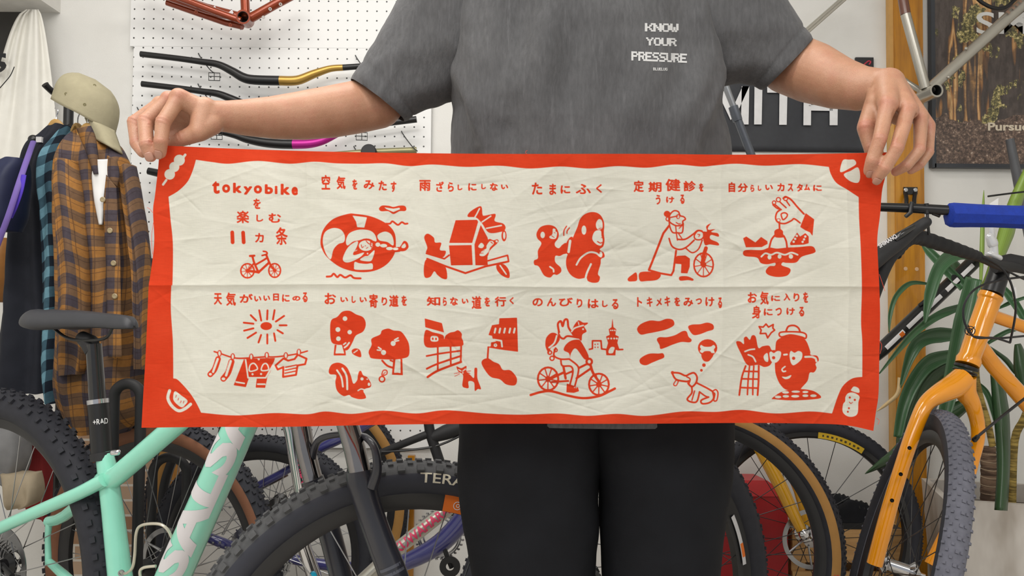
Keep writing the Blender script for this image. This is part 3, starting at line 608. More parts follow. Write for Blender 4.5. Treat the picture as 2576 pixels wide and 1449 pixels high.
me.update(calc_edges=True); me.polygons.foreach_set('use_smooth', np.ones(len(q), bool))
at = me.attributes.new('print_distance', 'FLOAT', 'POINT'); at.data.foreach_set('value', SD.ravel())
def m_towel():
    t = NT('printed_cotton'); b = t.b
    a = t.n('ShaderNodeAttribute', attribute_name='print_distance')
    mr = t.n('ShaderNodeMapRange', i_1=-0.75, i_2=0.75, i_3=1.0, i_4=0.0); t.l(a.outputs['Fac'], mr.inputs[0])
    slub = t.noise(260, 3, 0.6, sc=(0.35, 1, 3)); slubv = t.noise(420, 2, 0.6, sc=(3, 1, 0.25)); blot = t.noise(14, 4)
    red = t.ramp(blot, [(0.3, lin('#d63d1e')), (0.7, lin('#e44a2a'))]); cr = t.ramp(blot, [(0.3, lin('#dddbce')), (0.7, lin('#e8e6da'))])
    cc = t.mix(mr.outputs[0], cr, red)
    sv = t.ramp(slub, [(0.3, (0.90, 0.90, 0.90, 1)), (0.7, (1, 1, 1, 1))]); cc = t.mix(0.8, cc, sv, 'MULTIPLY')
    t.l(cc, b.inputs['Base Color']); b.inputs['Roughness'].default_value = 0.9; b.inputs['Specular IOR Level'].default_value = 0.15
    t.bump(t.math('ADD', slub, slubv), 0.35, 0.0006)
    tl = t.n('ShaderNodeBsdfTranslucent'); t.l(cc, tl.inputs[0]); ms = t.n('ShaderNodeMixShader', i_0=0.32)
    t.l(b.outputs[0], ms.inputs[1]); t.l(tl.outputs[0], ms.inputs[2]); t.l(ms.outputs[0], t.out.inputs[0])
    return t.m
me.materials.append(m_towel())
towel = bpy.data.objects.new('printed_towel', me); col.objects.link(towel); towel.location = org; ORG[towel.name] = Vector(org)
tag(towel, 'cream cotton towel with red border and red drawings held stretched between two hands', 'towel')
# loose threads at the hem
for pts in (((1325, 388), (1322, 382), (1327, 378)), ((2212, 690), (2219, 710), (2226, 732)), ((384, 535), (377, 526), (370, 522)), ((2205, 1052), (2212, 1058), (2208, 1068)), ((2210, 855), (2218, 868), (2214, 890)), ((386, 560), (381, 600), (384, 640))):
    mb = MB(); mb.stube([P(x, y, TY - .001) for x, y in pts], 0.00025, 5, 4)
    mb.build('loose_thread', mat('red_thread', '#d8432a', 0.8), towel)
# ---------------------------------------------------------------- the person holding the towel
body = MB()
def chain(pts, seg=18):
    """pts: (px, py, Y, radius in px)"""
    q = [(P(x, y, Y), pxm(r, Y)) for x, y, Y, r in pts]
    for (a, ra), (b, rb) in zip(q, q[1:]): body.capsule(a, b, ra, rb, seg)
    return q
TIPS = []; KNUCK = []
def finger(pts, nail=True, view=(0, -1, 0.1)):
    q = chain([(x, y, Y, r * (.95 if x < 1288 else .87)) for x, y, Y, r in pts])
    TIPS.append((q[-2][0], q[-1][0], q[-1][1] * 1.09, Vector(view), nail)); KNUCK.append((q[1][0], q[1][1], q[2][0] - q[0][0])); KNUCK.append((q[2][0], q[2][1] * .8, q[3][0] - q[1][0]))
    return q
# --- hand at the left of the picture
finger([(450, 247, 1.046, 21), (410, 309, 1.027, 20), (405, 357, 1.021, 18.5), (404, 385, 1.027, 15.5)])
finger([(424, 252, 1.058, 21), (365, 306, 1.042, 20), (369, 366, 1.026, 19), (379, 394, 1.028, 15.5)])
finger([(404, 262, 1.074, 20), (337, 308, 1.066, 18), (343, 362, 1.056, 16.5), (359, 384, 1.046, 14.5)], False)
finger([(394, 272, 1.088, 18), (345, 322, 1.084, 15), (350, 365, 1.074, 13.5), (366, 382, 1.062, 12.5)], False)
for x, y, Y, r in ((450, 244, 1.046, 23), (424, 250, 1.058, 22), (402, 260, 1.074, 20), (392, 272, 1.088, 18)):
    body.capsule(P(527, 290, 1.068), P(x, y, Y), pxm(31, 1.06), pxm(r, 1.05))
body.capsule(P(500, 285, 1.072), P(430, 290, 1.085), pxm(36, 1.06), pxm(26, 1.05))
body.capsule(P(505, 318, 1.086), P(412, 318, 1.088), pxm(28, 1.06), pxm(28, 1.05)); body.capsule(P(490, 330, 1.08), P(430, 350, 1.08), pxm(20, 1.06), pxm(16, 1.05))
th1 = chain([(532, 310, 1.064, 31), (504, 330, 1.054, 26), (458, 350, 1.052, 19), (430, 361, 1.053, 15)])
KNUCK.append((th1[2][0], th1[2][1], th1[3][0] - th1[1][0])); TIPS.append((th1[2][0], th1[3][0], th1[3][1], Vector((0, -.4, 1)), True))
body.capsule(P(515, 275, 1.062), P(500, 332, 1.052), pxm(32, 1.06), pxm(25, 1.05))
chain([(527, 291, 1.068, 38), (570, 293, 1.082, 40), (620, 296, 1.10, 46), (690, 296, 1.125, 54), (760, 291, 1.15, 61), (830, 282, 1.175, 65), (895, 270, 1.20, 66), (950, 258, 1.215, 66)], 28)
chain([(950, 258, 1.215, 66), (1040, 115, 1.235, 62), (1120, -50, 1.245, 66), (1190, -100, 1.25, 90)], 28)
# --- hand at the right of the picture
finger([(2233, 266, 1.036, 24), (2213, 350, 1.012, 20.5), (2194, 404, 1.016, 19.5), (2186, 430, 1.026, 16.5)])
finger([(2284, 277, 1.037, 23), (2256, 374, 1.004, 20), (2226, 424, 1.010, 18.5), (2207, 449, 1.022, 15.5)])
finger([(2317, 296, 1.050, 21), (2313, 378, 1.024, 17), (2279, 418, 1.022, 16.5), (2253, 432, 1.032, 14)], False)
finger([(2338, 318, 1.066, 17), (2337, 384, 1.048, 14), (2314, 416, 1.044, 13), (2291, 430, 1.046, 11.5)], False)
for x, y, Y, r in ((2233, 264, 1.036, 25), (2284, 276, 1.037, 24), (2316, 294, 1.05, 21), (2335, 316, 1.066, 18)):
    body.capsule(P(2232, 212, 1.085), P(x, y, Y), pxm(42, 1.07), pxm(r, 1.05))
body.capsule(P(2215, 245, 1.075), P(2260, 290, 1.07), pxm(36, 1.06), pxm(26, 1.05))
th2 = chain([(2206, 258, 1.072, 30), (2180, 321, 1.056, 24), (2190, 372, 1.052, 17.5), (2197, 405, 1.0555, 14.5)])
KNUCK.append((th2[2][0], th2[2][1], th2[3][0] - th2[1][0])); KNUCK.append((th2[1][0], th2[1][1], th2[2][0] - th2[0][0]))
body.capsule(P(2205, 262, 1.065), P(2222, 310, 1.05), pxm(28, 1.06), pxm(20, 1.05))
chain([(2234, 212, 1.085, 42), (2205, 222, 1.10, 50), (2160, 222, 1.12, 57), (2105, 208, 1.15, 66), (2045, 184, 1.19, 76), (1985, 160, 1.22, 76)], 28)
chain([(1985, 160, 1.22, 76), (1915, 75, 1.235, 66), (1830, -50, 1.245, 66), (1765, -100, 1.25, 90)], 28)
# --- trunk, neck, head, legs
def BP(x, z, y): return Vector((x, y, z))
SH = P(1478, -120, 1.25); cxm = SH.x
for xo in (-.10, -.035, .035, .10):
    body.capsule(BP(cxm + xo, 1.36, 1.24), BP(cxm + xo * .9, 0.98, 1.235), .085, .078)
body.capsule(BP(cxm - .11, 1.40, 1.25), BP(cxm + .11, 1.40, 1.25), .055, .055)
body.capsule(BP(cxm, 1.44, 1.245), BP(cxm, 1.56, 1.225), .062, .056)
hc = BP(cxm, 1.655, 1.215)
body.ball(hc + V(0, .012, .02), .098, 20, (.80, .98, 1.0)); body.ball(hc + V(0, -.02, -.05), .075, 20, (.82, .95, 1.0))
body.capsule(hc + V(0, -.088, .005), hc + V(0, -.108, -.025), .008, .013)
for sx in (-1, 1):
    body.ball(hc + V(sx * .078, .015, -.01), .03, 12, (.3, .7, 1))
    body.capsule(BP(cxm + sx * .085, .95, 1.235), BP(cxm + sx * .085, .50, 1.225), .082, .056)
    body.capsule(BP(cxm + sx * .085, .50, 1.225), BP(cxm + sx * .085, .08, 1.245), .055, .036)
    body.capsule(BP(cxm + sx * .085, .07, 1.25), BP(cxm + sx * .095, .045, 1.09), .04, .034)
body.capsule(BP(cxm - .06, .93, 1.235), BP(cxm + .06, .93, 1.235), .10, .10)
tmp = body.build('person_tmp', [], smooth=False, origin=(0, 0, 0))
m1 = tmp.modifiers.new('r', 'REMESH'); m1.mode = 'VOXEL'; m1.voxel_size = 0.0019; m1.use_smooth_shade = True
m2 = tmp.modifiers.new('s', 'SMOOTH'); m2.factor = 0.5; m2.iterations = 7
bpy.context.view_layer.update()
me = bpy.data.meshes.new_from_object(tmp.evaluated_get(bpy.context.evaluated_depsgraph_get())); me.name = 'person'
bpy.data.objects.remove(tmp)
n = len(me.vertices); co = np.empty(n * 3, np.float32); me.vertices.foreach_get('co', co); co = co.reshape(-1, 3)
nr = np.empty(n * 3, np.float32); me.vertices.foreach_get('normal', nr); nr = nr.reshape(-1, 3)
flush = np.zeros(n, np.float32); disp = np.zeros(n, np.float32)
def near(c, r): return np.where(((co - np.array(c, np.float32)) ** 2).sum(1) < r * r)[0]
for kc_, kr, kd in KNUCK:
    idx = near(kc_, kr * 2.4); d = co[idx] - np.array(kc_); dn = np.array(kd.normalized()); t = d @ dn
    lat = np.linalg.norm(d, axis=1); side = nr[idx] @ np.array((0, -0.85, 0.5)); g = np.exp(-(t / (kr * .62)) ** 2) * np.clip(side * 1.3, 0, 1)
    rad = d - np.outer(t, dn); bowl = np.abs(rad[:, 0]) * 40
    disp[idx] += g * (0.0005 * np.cos((t / kr + 0.25 * np.cos(bowl * 2.2)) * 11.5) + 0.0007)
    flush[idx] += g * 0.6
for a, b_, r, vw, nl in TIPS:
    idx = near(b_, r * 2.2); flush[idx] += 0.55 * np.exp(-((co[idx] - np.array(b_)) ** 2).sum(1) / (r * 1.3) ** 2)
def ridge(pts, r, amp, fl=0.0):
    for i in range(len(pts) - 1):
        a = np.array(pts[i]); b = np.array(pts[i + 1]); m = (a + b) / 2; idx = near(m, np.linalg.norm(b - a) / 2 + r * 3)
        if len(idx) == 0: continue
        ab = b - a; L = ab @ ab; t = np.clip(((co[idx] - a) @ ab) / L, 0, 1); dd = np.linalg.norm(co[idx] - a - t[:, None] * ab, axis=1)
        w = np.exp(-(dd / r) ** 2); disp[idx] = np.where(np.abs(amp * w) > np.abs(disp[idx]), amp * w, disp[idx]); flush[idx] += fl * w
def surf(pts, Y): return [P(x, y, Y) for x, y in pts]
# tendons and creases
ridge(surf([(2232, 262), (2226, 235), (2222, 215)], 1.02), .012, .0011); ridge(surf([(2284, 272), (2262, 242), (2242, 220)], 1.02), .011, .0011)
ridge(surf([(2312, 290), (2285, 255), (2255, 225)], 1.03), .010, .0008)
ridge([P(475, 238, 1.04), P(472, 262, 1.03), P(466, 285, 1.03)], .0035, -.0011); ridge([P(463, 250, 1.035), P(462, 270, 1.028)], .003, -.0008)
ridge([P(482, 232, 1.045), P(485, 262, 1.035)], .004, -.0008)
for i in range(3): ridge([P(444 + i * 7, 338 + i, 1.04), P(449 + i * 6, 352, 1.036), P(450 + i * 6, 364, 1.042)], .0016, -.0007)
ridge([P(583, 300, 1.045), P(598, 296, 1.05), P(606, 305, 1.05)], .005, .0016); ridge([P(560, 315, 1.04), P(585, 306, 1.045)], .006, .001)
for s in range(2): ridge([P(2030 + s * 12, 108, 1.15), P(2016 + s * 14, 150, 1.115), P(2000 + s * 10, 200, 1.13)], .004, -.0012)
for x, y, Y, r_, a_ in ((2232, 252, 1.02, .011, .0028), (2284, 266, 1.02, .010, .0026), (2316, 290, 1.035, .009, .002), (2340, 316, 1.055, .008, .0018), (453, 232, 1.03, .010, .002), (420, 240, 1.045, .009, .0015), (2170, 318, 1.045, .008, .0012)):
    idx = near(P(x, y, Y), r_ * 3); g = np.exp(-((co[idx] - np.array(P(x, y, Y))) ** 2).sum(1) / r_ ** 2); disp[idx] += a_ * g; flush[idx] += .9 * g
for x, y, Y in ((2256, 300, 1.02), (2300, 316, 1.03), (2330, 340, 1.05)): ridge([P(x, y - 26, Y), P(x - 4, y + 10, Y)], .006, -.0014)
co += nr * disp[:, None]
# small skin grain
me.vertices.foreach_set('co', co.ravel())
fa = me.attributes.new('flush', 'FLOAT', 'POINT'); fa.data.foreach_set('value', np.clip(flush, 0, 1).astype(np.float32))
def m_skin():
    t = NT('skin'); b = t.b
    a = t.n('ShaderNodeAttribute', attribute_name='flush'); nz = t.noise(28, 5)
    base = t.ramp(nz, [(0.3, lin('#ae8064')), (0.7, lin('#c09176'))])
    fine = t.noise(900, 2)
    cc = t.mix(t.math('MULTIPLY', a.outputs['Fac'], 0.55), base, lin('#b86f5f'))
    cc = t.mix(t.math('MULTIPLY', t.ramp(t.noise(55, 4), [(.48, (0, 0, 0, 1)), (.72, (1, 1, 1, 1))]), .28), cc, lin('#b5705e'))
    cc = t.mix(0.16, cc, t.ramp(fine, [(0.35, lin('#8a5a44')), (0.6, lin('#ffffff'))]), 'MULTIPLY')
    t.l(cc, b.inputs['Base Color']); b.inputs['Roughness'].default_value = 0.46
    b.inputs['Subsurface Weight'].default_value = 0.12; b.inputs['Subsurface Radius'].default_value = (0.006, 0.0022, 0.0012); b.inputs['Subsurface Scale'].default_value = 1.0
    t.bump(t.math('ADD', t.noise(700, 3), t.math('MULTIPLY', t.noise(160, 3), 1.4)), 0.35, 0.0006)
    return t.m
me.materials.append(m_skin()); me.polygons.foreach_set('use_smooth', [True] * len(me.polygons))
org = np.array((cxm, 1.24, 0.0)); co -= org; me.vertices.foreach_set('co', co.astype(np.float32).ravel()); me.update()
person = bpy.data.objects.new('person', me); col.objects.link(person); person.location = org; ORG[person.name] = Vector(org)
tag(person, 'person in a grey T-shirt and black trousers holding up a towel with both hands', 'person')
# nails
mn = mat('fingernail', '#a97c6a', 0.38, coat=0.1, var=0.03)
for a, b_, r, vw, nl in TIPS:
    if not nl: continue
    d = (b_ - a).normalized(); up = (vw - d * vw.dot(d)).normalized(); sd = d.cross(up); mb = MB(); rings = []
    for i in range(9):
        s = i / 8; ring = []
        for j in range(9):
            q = (j / 8 - .5) * 2; wv = .52 * (1 - .5 * abs(2 * s - 1) ** 5); ang = q * wv * 1.4
            L = (s - .42) * r * 1.4
            rr = r * 1.0 + .0002 - (max(0, L) / r) ** 2 * r * .28 + (1 - abs(q)) * 0.0001
            ring.append(b_ - d * r * .02 + d * L + up * math.cos(ang) * rr + sd * math.sin(ang) * rr * 1.0)
        rings.append(ring)
    mb.rings(rings, closed=False); o = mb.build('fingernail', mn, person, fixn=False)
    so = o.modifiers.new('s', 'SOLIDIFY'); so.thickness = 0.0005; so.offset = 0
# eyes, hair (above the picture)
hair = MB(); hair.ball(hc + V(0, .025, .035), .108, 20, (.82, .96, .98)); hair.build('hair', mat('black_hair', '#1b1816', 0.6), person)
for sx in (-1, 1): MB().ball(hc + V(sx * .032, -.075, .01), .012, 12).build('eye', mat('eye_white', '#e9e4de', 0.2), person)
MB().capsule(hc + V(-.022, -.088, -.062), hc + V(.022, -.088, -.062), .006, .006, fl=.7).build('mouth', mat('lip', '#a5655a', 0.5), person)
# ---------------------------------------------------------------- T-shirt
NS = 150
def nz3(p, s): return noise.noise(Vector((p[0] * s, p[1] * s, p[2] * s)))
tor = [(-232, 1468, 70, 70, 1.245), (-222, 1466, 120, 85, 1.245), (-205, 1463, 190, 105, 1.245), (-175, 1460, 262, 122, 1.245), (-130, 1457, 322, 140, 1.243), (-70, 1456, 340, 165, 1.24), (0, 1457, 343, 178, 1.238), (90, 1460, 346, 186, 1.234), (180, 1466, 346, 188, 1.23), (270, 1477, 348, 186, 1.228), (330, 1484, 360, 184, 1.226), (385, 1489, 364, 182, 1.226),
       (500, 1490, 360, 188, 1.225), (700, 1490, 344, 194, 1.225), (900, 1490, 345, 194, 1.225), (1030, 1492, 345, 194, 1.225), (1049, 1493, 344, 194, 1.225), (1053, 1493, 342, 192, 1.225)]
NR = 300
ks_ = np.linspace(0, 1, len(tor)); tt = np.linspace(0, 1, NR)
dense = np.array(catmull(tor, 40)); ys = dense[:, 0]; order = np.linspace(tor[0][0], tor[-1][0], NR)
vals = np.stack([np.interp(order, ys, dense[:, i]) for i in range(5)], 1)
# folds: polyline px, half width px, height mm (front side only)
FOLDS = [(((1165, -20), (1172, 110), (1180, 240), (1188, 385)), 24, 4), (((1235, -20), (1228, 130), (1205, 250), (1200, 385)), 30, 4.5), (((1385, 40), (1372, 150), (1348, 260), (1335, 400)), 36, 6), (((1345, 130), (1300, 240), (1225, 300)), 34, 4),
         (((1500, 20), (1480, 200), (1440, 400)), 44, 3.5), (((1640, 220), (1575, 310), (1540, 400)), 46, 4), (((1800, 150), (1740, 260), (1660, 400)), 34, 5), (((1815, 200), (1795, 290), (1745, 400)), 22, 5),
         (((1745, -30), (1760, 90), (1800, 195)), 26, 5), (((1690, 40), (1700, 180), (1690, 260)), 30, -3), (((1440, 60), (1560, 110), (1590, 210)), 36, 3), (((1300, 20), (1305, 220)), 30, -4.5), (((1425, 150), (1405, 330)), 28, -4.5), (((1270, 330), (1260, 400)), 24, -4), (((1130, 200), (1165, 280), (1175, 390)), 18, 4)]
def foldh(px, py):
    h = 0.0
    for pl, wd, am in FOLDS:
        best = 1e9; par = 0
        for i in range(len(pl) - 1):
            x0, y0 = pl[i]; x1, y1 = pl[i + 1]; dx = x1 - x0; dy = y1 - y0; L = dx * dx + dy * dy
            t = max(0, min(1, ((px - x0) * dx + (py - y0) * dy) / L)); dd = (px - x0 - t * dx) ** 2 + (py - y0 - t * dy) ** 2
            if dd < best: best = dd; par = (i + t) / (len(pl) - 1)
        h += 1.9 * am * math.exp(-best / (wd * wd)) * (0.35 + 0.65 * math.sin(math.pi * min(1, max(0, par)) * .9 + .2))
    fade = min(1, max(0, (py - 215) / 70)) * min(1, max(0, (700 - py) / 250))
    sl = px - float(np.interp(py, [215, 300, 390, 700], [1128, 1160, 1192, 1230])); sr = float(np.interp(py, [205, 300, 390, 700], [1826, 1788, 1742, 1700])) - px
    for q in (sl, sr): h -= 13 * fade * (1 - 1 / (1 + math.exp(-q / 4.5)))
    return h * 0.001
rings = []
for py, cx, hw, hd, Y in vals:
    C = P(cx, py, Y); a = pxm(hw, Y); b = pxm(hd, Y) ; ring = []
    for j in range(NS):
        t = 2 * math.pi * j / NS; ct = math.cos(t); st = math.sin(t); e_ = 2 / 2.5
        x = a * math.copysign(abs(ct) ** e_, ct); y = b * math.copysign(abs(st) ** e_, st)
        p = Vector((C.x + x, C.y + y, C.z)); k_ = 0.0
        px = cx + hw * math.copysign(abs(ct) ** e_, ct) * 1.06
        if st < 0.2: k_ += foldh(px, py) * min(1, max(0, -st * 2 + .4))
        q = (p.x, p.y, p.z)
        k_ += 0.0022 * nz3((q[0] * 2.2, q[1], q[2] * .8), 9) + 0.0011 * nz3((q[0] * 1.2, q[1], q[2] * 1.6 + q[0]), 30) + 0.0004 * nz3(q, 90)
        nd = Vector((ct * b, st * a, 0)).normalized(); ring.append(p + nd * k_)
    rings.append(ring)
shirt = MB(); shirt.rings(rings, cap=(False, False))
def sleeve(R, sgn):
    """R: (p0x, p0y, p1x, p1y, Y, depth px) from the cuff inward"""
    arr = np.array(catmull(R, 14)); n_ = len(arr); out = []; SG = 96
    L = 0
    for i, (x0, y0, x1, y1, Y, dp) in enumerate(arr):
        A = P(x0, y0, Y); B = P(x1, y1, Y); C = (A + B) / 2; U = (A - B) / 2; W = V(0, -1, 0) * pxm(dp, Y); ax = U.cross(W).normalized()
        s = i / (n_ - 1); ring = []
        for j in range(SG):
            t = 2 * math.pi * j / SG; e_ = 2 / 2.2; ct = math.cos(t); st = math.sin(t)
            p = C + U * math.copysign(abs(ct) ** e_, ct) + W * math.copysign(abs(st) ** e_, st)
            nd = (U.normalized() * ct + W.normalized() * st).normalized()
            h = 0.002 * nz3((p.x, p.y, p.z), 14) + 0.0012 * nz3((p.x * 2 + p.z, p.y, p.z * .6), 32) + 0.0004 * nz3((p.x, p.y, p.z), 95)
            h += 0.0042 * math.exp(-((t - 1.1 - 1.3 * s) / .22) ** 2) * min(1, s * 4) + 0.0035 * math.exp(-((t - 2.2 - .6 * s) / .25) ** 2) * min(1, s * 3) + .0022 * math.exp(-((t - 1.8 + .9 * s) / .12) ** 2)
            h += 0.0012 * (math.exp(-((s - .045) / .03) ** 2)) - 0.0018 * math.exp(-((s - .115) / .012) ** 2)
            ring.append(p + nd * h)
        out.append(ring)
    inner = [[c_ + (p - c_) * f_ + ax * 0 for p in r] for r, f_, c_ in ((out[0], .985, sum(out[0], Vector()) / SG), (out[6], .955, sum(out[6], Vector()) / SG), (out[22], .9, sum(out[22], Vector()) / SG))]
    shirt.rings(list(reversed(inner)) + out, cap=(False, False))
sleeve([(884, 204, 1016, 301, 1.205, 80), (938, 118, 1062, 277, 1.215, 90), (978, 48, 1112, 262, 1.225, 108), (1030, -40, 1150, 245, 1.235, 128), (1085, -130, 1190, 225, 1.24, 140), (1160, -190, 1250, 190, 1.243, 135)], 1)
sleeve([(2034, 107, 1926, 222, 1.205, 82), (1994, 42, 1872, 208, 1.215, 92), (1950, -25, 1812, 216, 1.225, 110), (1895, -95, 1760, 216, 1.235, 128), (1835, -150, 1705, 200, 1.24, 140), (1770, -190, 1650, 190, 1.243, 135)], -1)
def m_shirt():
    t = NT('faded_grey_jersey'); b = t.b
    fib = t.noise(150, 4, 0.65, sc=(1.5, 1, .35)); bl = t.noise(9, 4); pil = t.noise(260, 3, .6, sc=(1, 1, .5)); str_ = t.noise(60, 4, .7, sc=(2.2, 1, .22))
    cc = t.ramp(bl, [(0.25, lin('#565658')), (0.75, lin('#656567'))])
    cc = t.mix(0.55, cc, t.ramp(fib, [(0.3, lin('#bdbdbd')), (0.72, lin('#ffffff'))]), 'MULTIPLY')
    cc = t.mix(t.math('MULTIPLY', t.ramp(str_, [(0.58, (0, 0, 0, 1)), (0.78, (1, 1, 1, 1))]), 0.22), cc, lin('#8c8c90'))
    t.l(cc, b.inputs['Base Color']); b.inputs['Roughness'].default_value = 0.95; b.inputs['Specular IOR Level'].default_value = 0.1
    b.inputs['Sheen Weight'].default_value = 0.12
    t.bump(t.math('ADD', pil, fib), 0.55, 0.0014); return t.m
tee = shirt.build('t_shirt', m_shirt(), person, angle=75)
# chest lettering of small dashes
FONT5 = {'K': '10001 10010 11100 10010 10001', 'N': '10001 11001 10101 10011 10001', 'O': '01110 10001 10001 10001 01110', 'W': '10001 10001 10101 10101 01010', 'Y': '10001 01010 00100 00100 00100', 'U': '10001 10001 10001 10001 01110', 'R': '11110 10001 11110 10010 10001', 'P': '11110 10001 11110 10000 10000', 'E': '11111 10000 11110 10000 11111', 'S': '01111 10000 01110 00001 11110',
         'B': '11110 10001 11110 10001 11110', 'L': '10000 10000 10000 10000 11111', 'G': '01111 10000 10011 10001 01111'}
from mathutils.bvhtree import BVHTree
bv = BVHTree.FromPolygons([tuple(v.co) for v in tee.data.vertices], [tuple(p.vertices) for p in tee.data.polygons])
to = ORG[person.name]
def onshirt(px, py, lift=0.0006):
    d = (P(px, py, 1.0) - CAM).normalized(); hit = bv.ray_cast(CAM - to, d)
    return hit[0] + to - d * lift if hit[0] else P(px, py, 1.11)
let = MB()
def dash_word(s, x0, x1, y0, h, slope, sub=3, jag=True):
    n_ = len(s); cw = (x1 - x0) / n_
    for i, ch in enumerate(s):
        rows = FONT5[ch].split()
        for r in range(5):
            for k2 in range(sub):
                yy = y0 + h * (r + (k2 + .04) / sub) / 5; yb = y0 + h * (r + (k2 + .86) / sub) / 5
                row = rows[r]; cidx = 0
                while cidx < 5:
                    if row[cidx] == '1':
                        e2 = cidx
                        while e2 < 5 and row[e2] == '1': e2 += 1
                        jg = .12 if (jag and k2 % 2) else 0
                        xa = x0 + cw * (i + .06 + .88 * (cidx - .32 + jg) / 5); xb = x0 + cw * (i + .06 + .88 * (e2 + .32 + jg) / 5)
                        let.add([onshirt(xa, yy + slope * (xa - x0)), onshirt(xb, yy + slope * (xb - x0)), onshirt(xb, yb + slope * (xb - x0)), onshirt(xa, yb + slope * (xa - x0))], [(0, 1, 2, 3)]); cidx = e2
                    else: cidx += 1
dash_word('KNOW', 1622, 1707, 58, 21, 0.022); dash_word('YOUR', 1625, 1702, 94, 20, 0.03); dash_word('PRESSURE', 1588, 1728, 129, 23, 0.045)
dash_word('BLUELUG', 1643, 1679, 170, 7, 0.02, 1, False)
let.build('chest_lettering', mat('white_print', '#d6d6d6', 0.8), person, smooth=False)
# ---------------------------------------------------------------- trousers and shoes
tr_ = MB()
def leg(rows, sgn):
    out = []
    for py, xl, xr, Y, dp in np.array(catmull(rows, 10)):
        A = P(xl, py, Y); B = P(xr, py, Y); C = (A + B) / 2; a = (B - A).length / 2; ring = []
        for j in range(64):
            t = 2 * math.pi * j / 64; e_ = 2 / 2.3; ct = math.cos(t); st = math.sin(t)
            p = Vector((C.x + a * math.copysign(abs(ct) ** e_, ct), C.y + dp * math.copysign(abs(st) ** e_, st), C.z))
            nd = Vector((ct, st, 0)); p += nd * (0.003 * nz3((p.x * 1.4, p.y, p.z * .6), 11) + .0012 * nz3((p.x, p.y, p.z), 35) + .004 * math.exp(-((t - 4.71) / .12) ** 2)); ring.append(p)
        out.append(ring)
    tr_.rings(out)
leg([(960, 1156, 1530, 1.222, .105), (1080, 1155, 1525, 1.222, .105), (1200, 1151, 1508, 1.22, .10), (1320, 1166, 1506, 1.22, .095), (1449, 1187, 1492, 1.22, .088), (1650, 1205, 1480, 1.225, .08), (2000, 1225, 1465, 1.24, .07), (2290, 1232, 1460, 1.245, .065)], -1)
leg([(960, 1460, 1835, 1.222, .105), (1080, 1460, 1838, 1.222, .105), (1200, 1500, 1836, 1.22, .10), (1320, 1508, 1816, 1.22, .095), (1449, 1517, 1802, 1.22, .088), (1650, 1525, 1790, 1.225, .08), (2000, 1530, 1780, 1.24, .07), (2290, 1535, 1778, 1.245, .065)], 1)
tr_.build('trousers', mat('black_cotton_trousers', '#15161a', 0.85, var=.15, vs=20, bump=.2, bs=500, spec=.2), person, angle=70)
for x in (1350, 1650):
    c0 = P(x, 2330, 1.24); MB().capsule(V(c0.x, 1.275, .052), V(c0.x, 1.07, .046), .048, .046, fl=.9).build('shoe', mat('dark_shoe', '#26262a', 0.6), person)
# ---------------------------------------------------------------- bicycles: shared builders
RUB = mat('black_rubber', '#2a2b32', 0.7, var=.12, vs=60, bump=.15, bs=300, spec=.35)
RUBG = mat('light_greyed_rubber', '#6c6d78', 0.8, var=.12, vs=60, spec=.3)  # orange bike's tread: greying by the light is put into the colour
BLK = mat('satin_black_metal', '#141416', 0.35, var=.05, spec=.5)
MBLK = mat('matt_black', '#1d1d20', 0.6, var=.08)
CHR = mat('polished_chrome', '#c9c9cc', 0.12, 1.0, var=.02)
STEEL = mat('steel', '#9c9da0', 0.3, 1.0, var=.05)
TAN = mat('tan_sidewall', '#a97d42', 0.75, var=.06)
BROWN = mat('brown_sidewall', '#7a4f38', 0.75, var=.08)
RIMB = mat('black_rim', '#1a1a1d', 0.4, var=.06)
ORG_P = mat('orange_gloss_paint', '#f29a0c', 0.18, coat=0.8, var=.02)
MINT = mat('mint_gloss_paint', '#8fdac3', 0.22, coat=0.7, var=.025)
PURP = mat('purple_gloss_paint', '#3a3a70', 0.2, coat=0.7, var=.05)
SILV = mat('silver_paint', '#b4b0a6', 0.28, 0.55, coat=.4, var=.03)
WHT = mat('white_decal', '#e2e0e2', 0.5, var=.02)
def empty_part(name, parent):
    o = bpy.data.objects.new(name, None); col.objects.link(o); o.parent = parent; o.empty_display_size = .05
    ORG[o.name] = ORG[parent.name]; return o
def map_text(mb, s, fn, nu=10, nv=6, offset=.012):
    a, f_, _ = text_norm(s, offset); bm = bmesh.new(); vs = [bm.verts.new((u_, v_, 0)) for u_, v_ in a]
    for t in f_:
        try: bm.faces.new([vs[i] for i in t])
        except ValueError: pass
    for ax, n_ in ((0, nu), (1, nv)):
        for k_ in range(1, n_):
            no = [0, 0, 0]; no[ax] = 1; cc_ = [0, 0, 0]; cc_[ax] = k_ / n_
            bmesh.ops.bisect_plane(bm, geom=bm.verts[:] + bm.edges[:] + bm.faces[:], plane_co=cc_, plane_no=no)
    bm.verts.index_update()
    mb.add([fn(q.co.x, q.co.y) for q in bm.verts], [tuple(x.index for x in t.verts) for t in bm.faces]); bm.free()
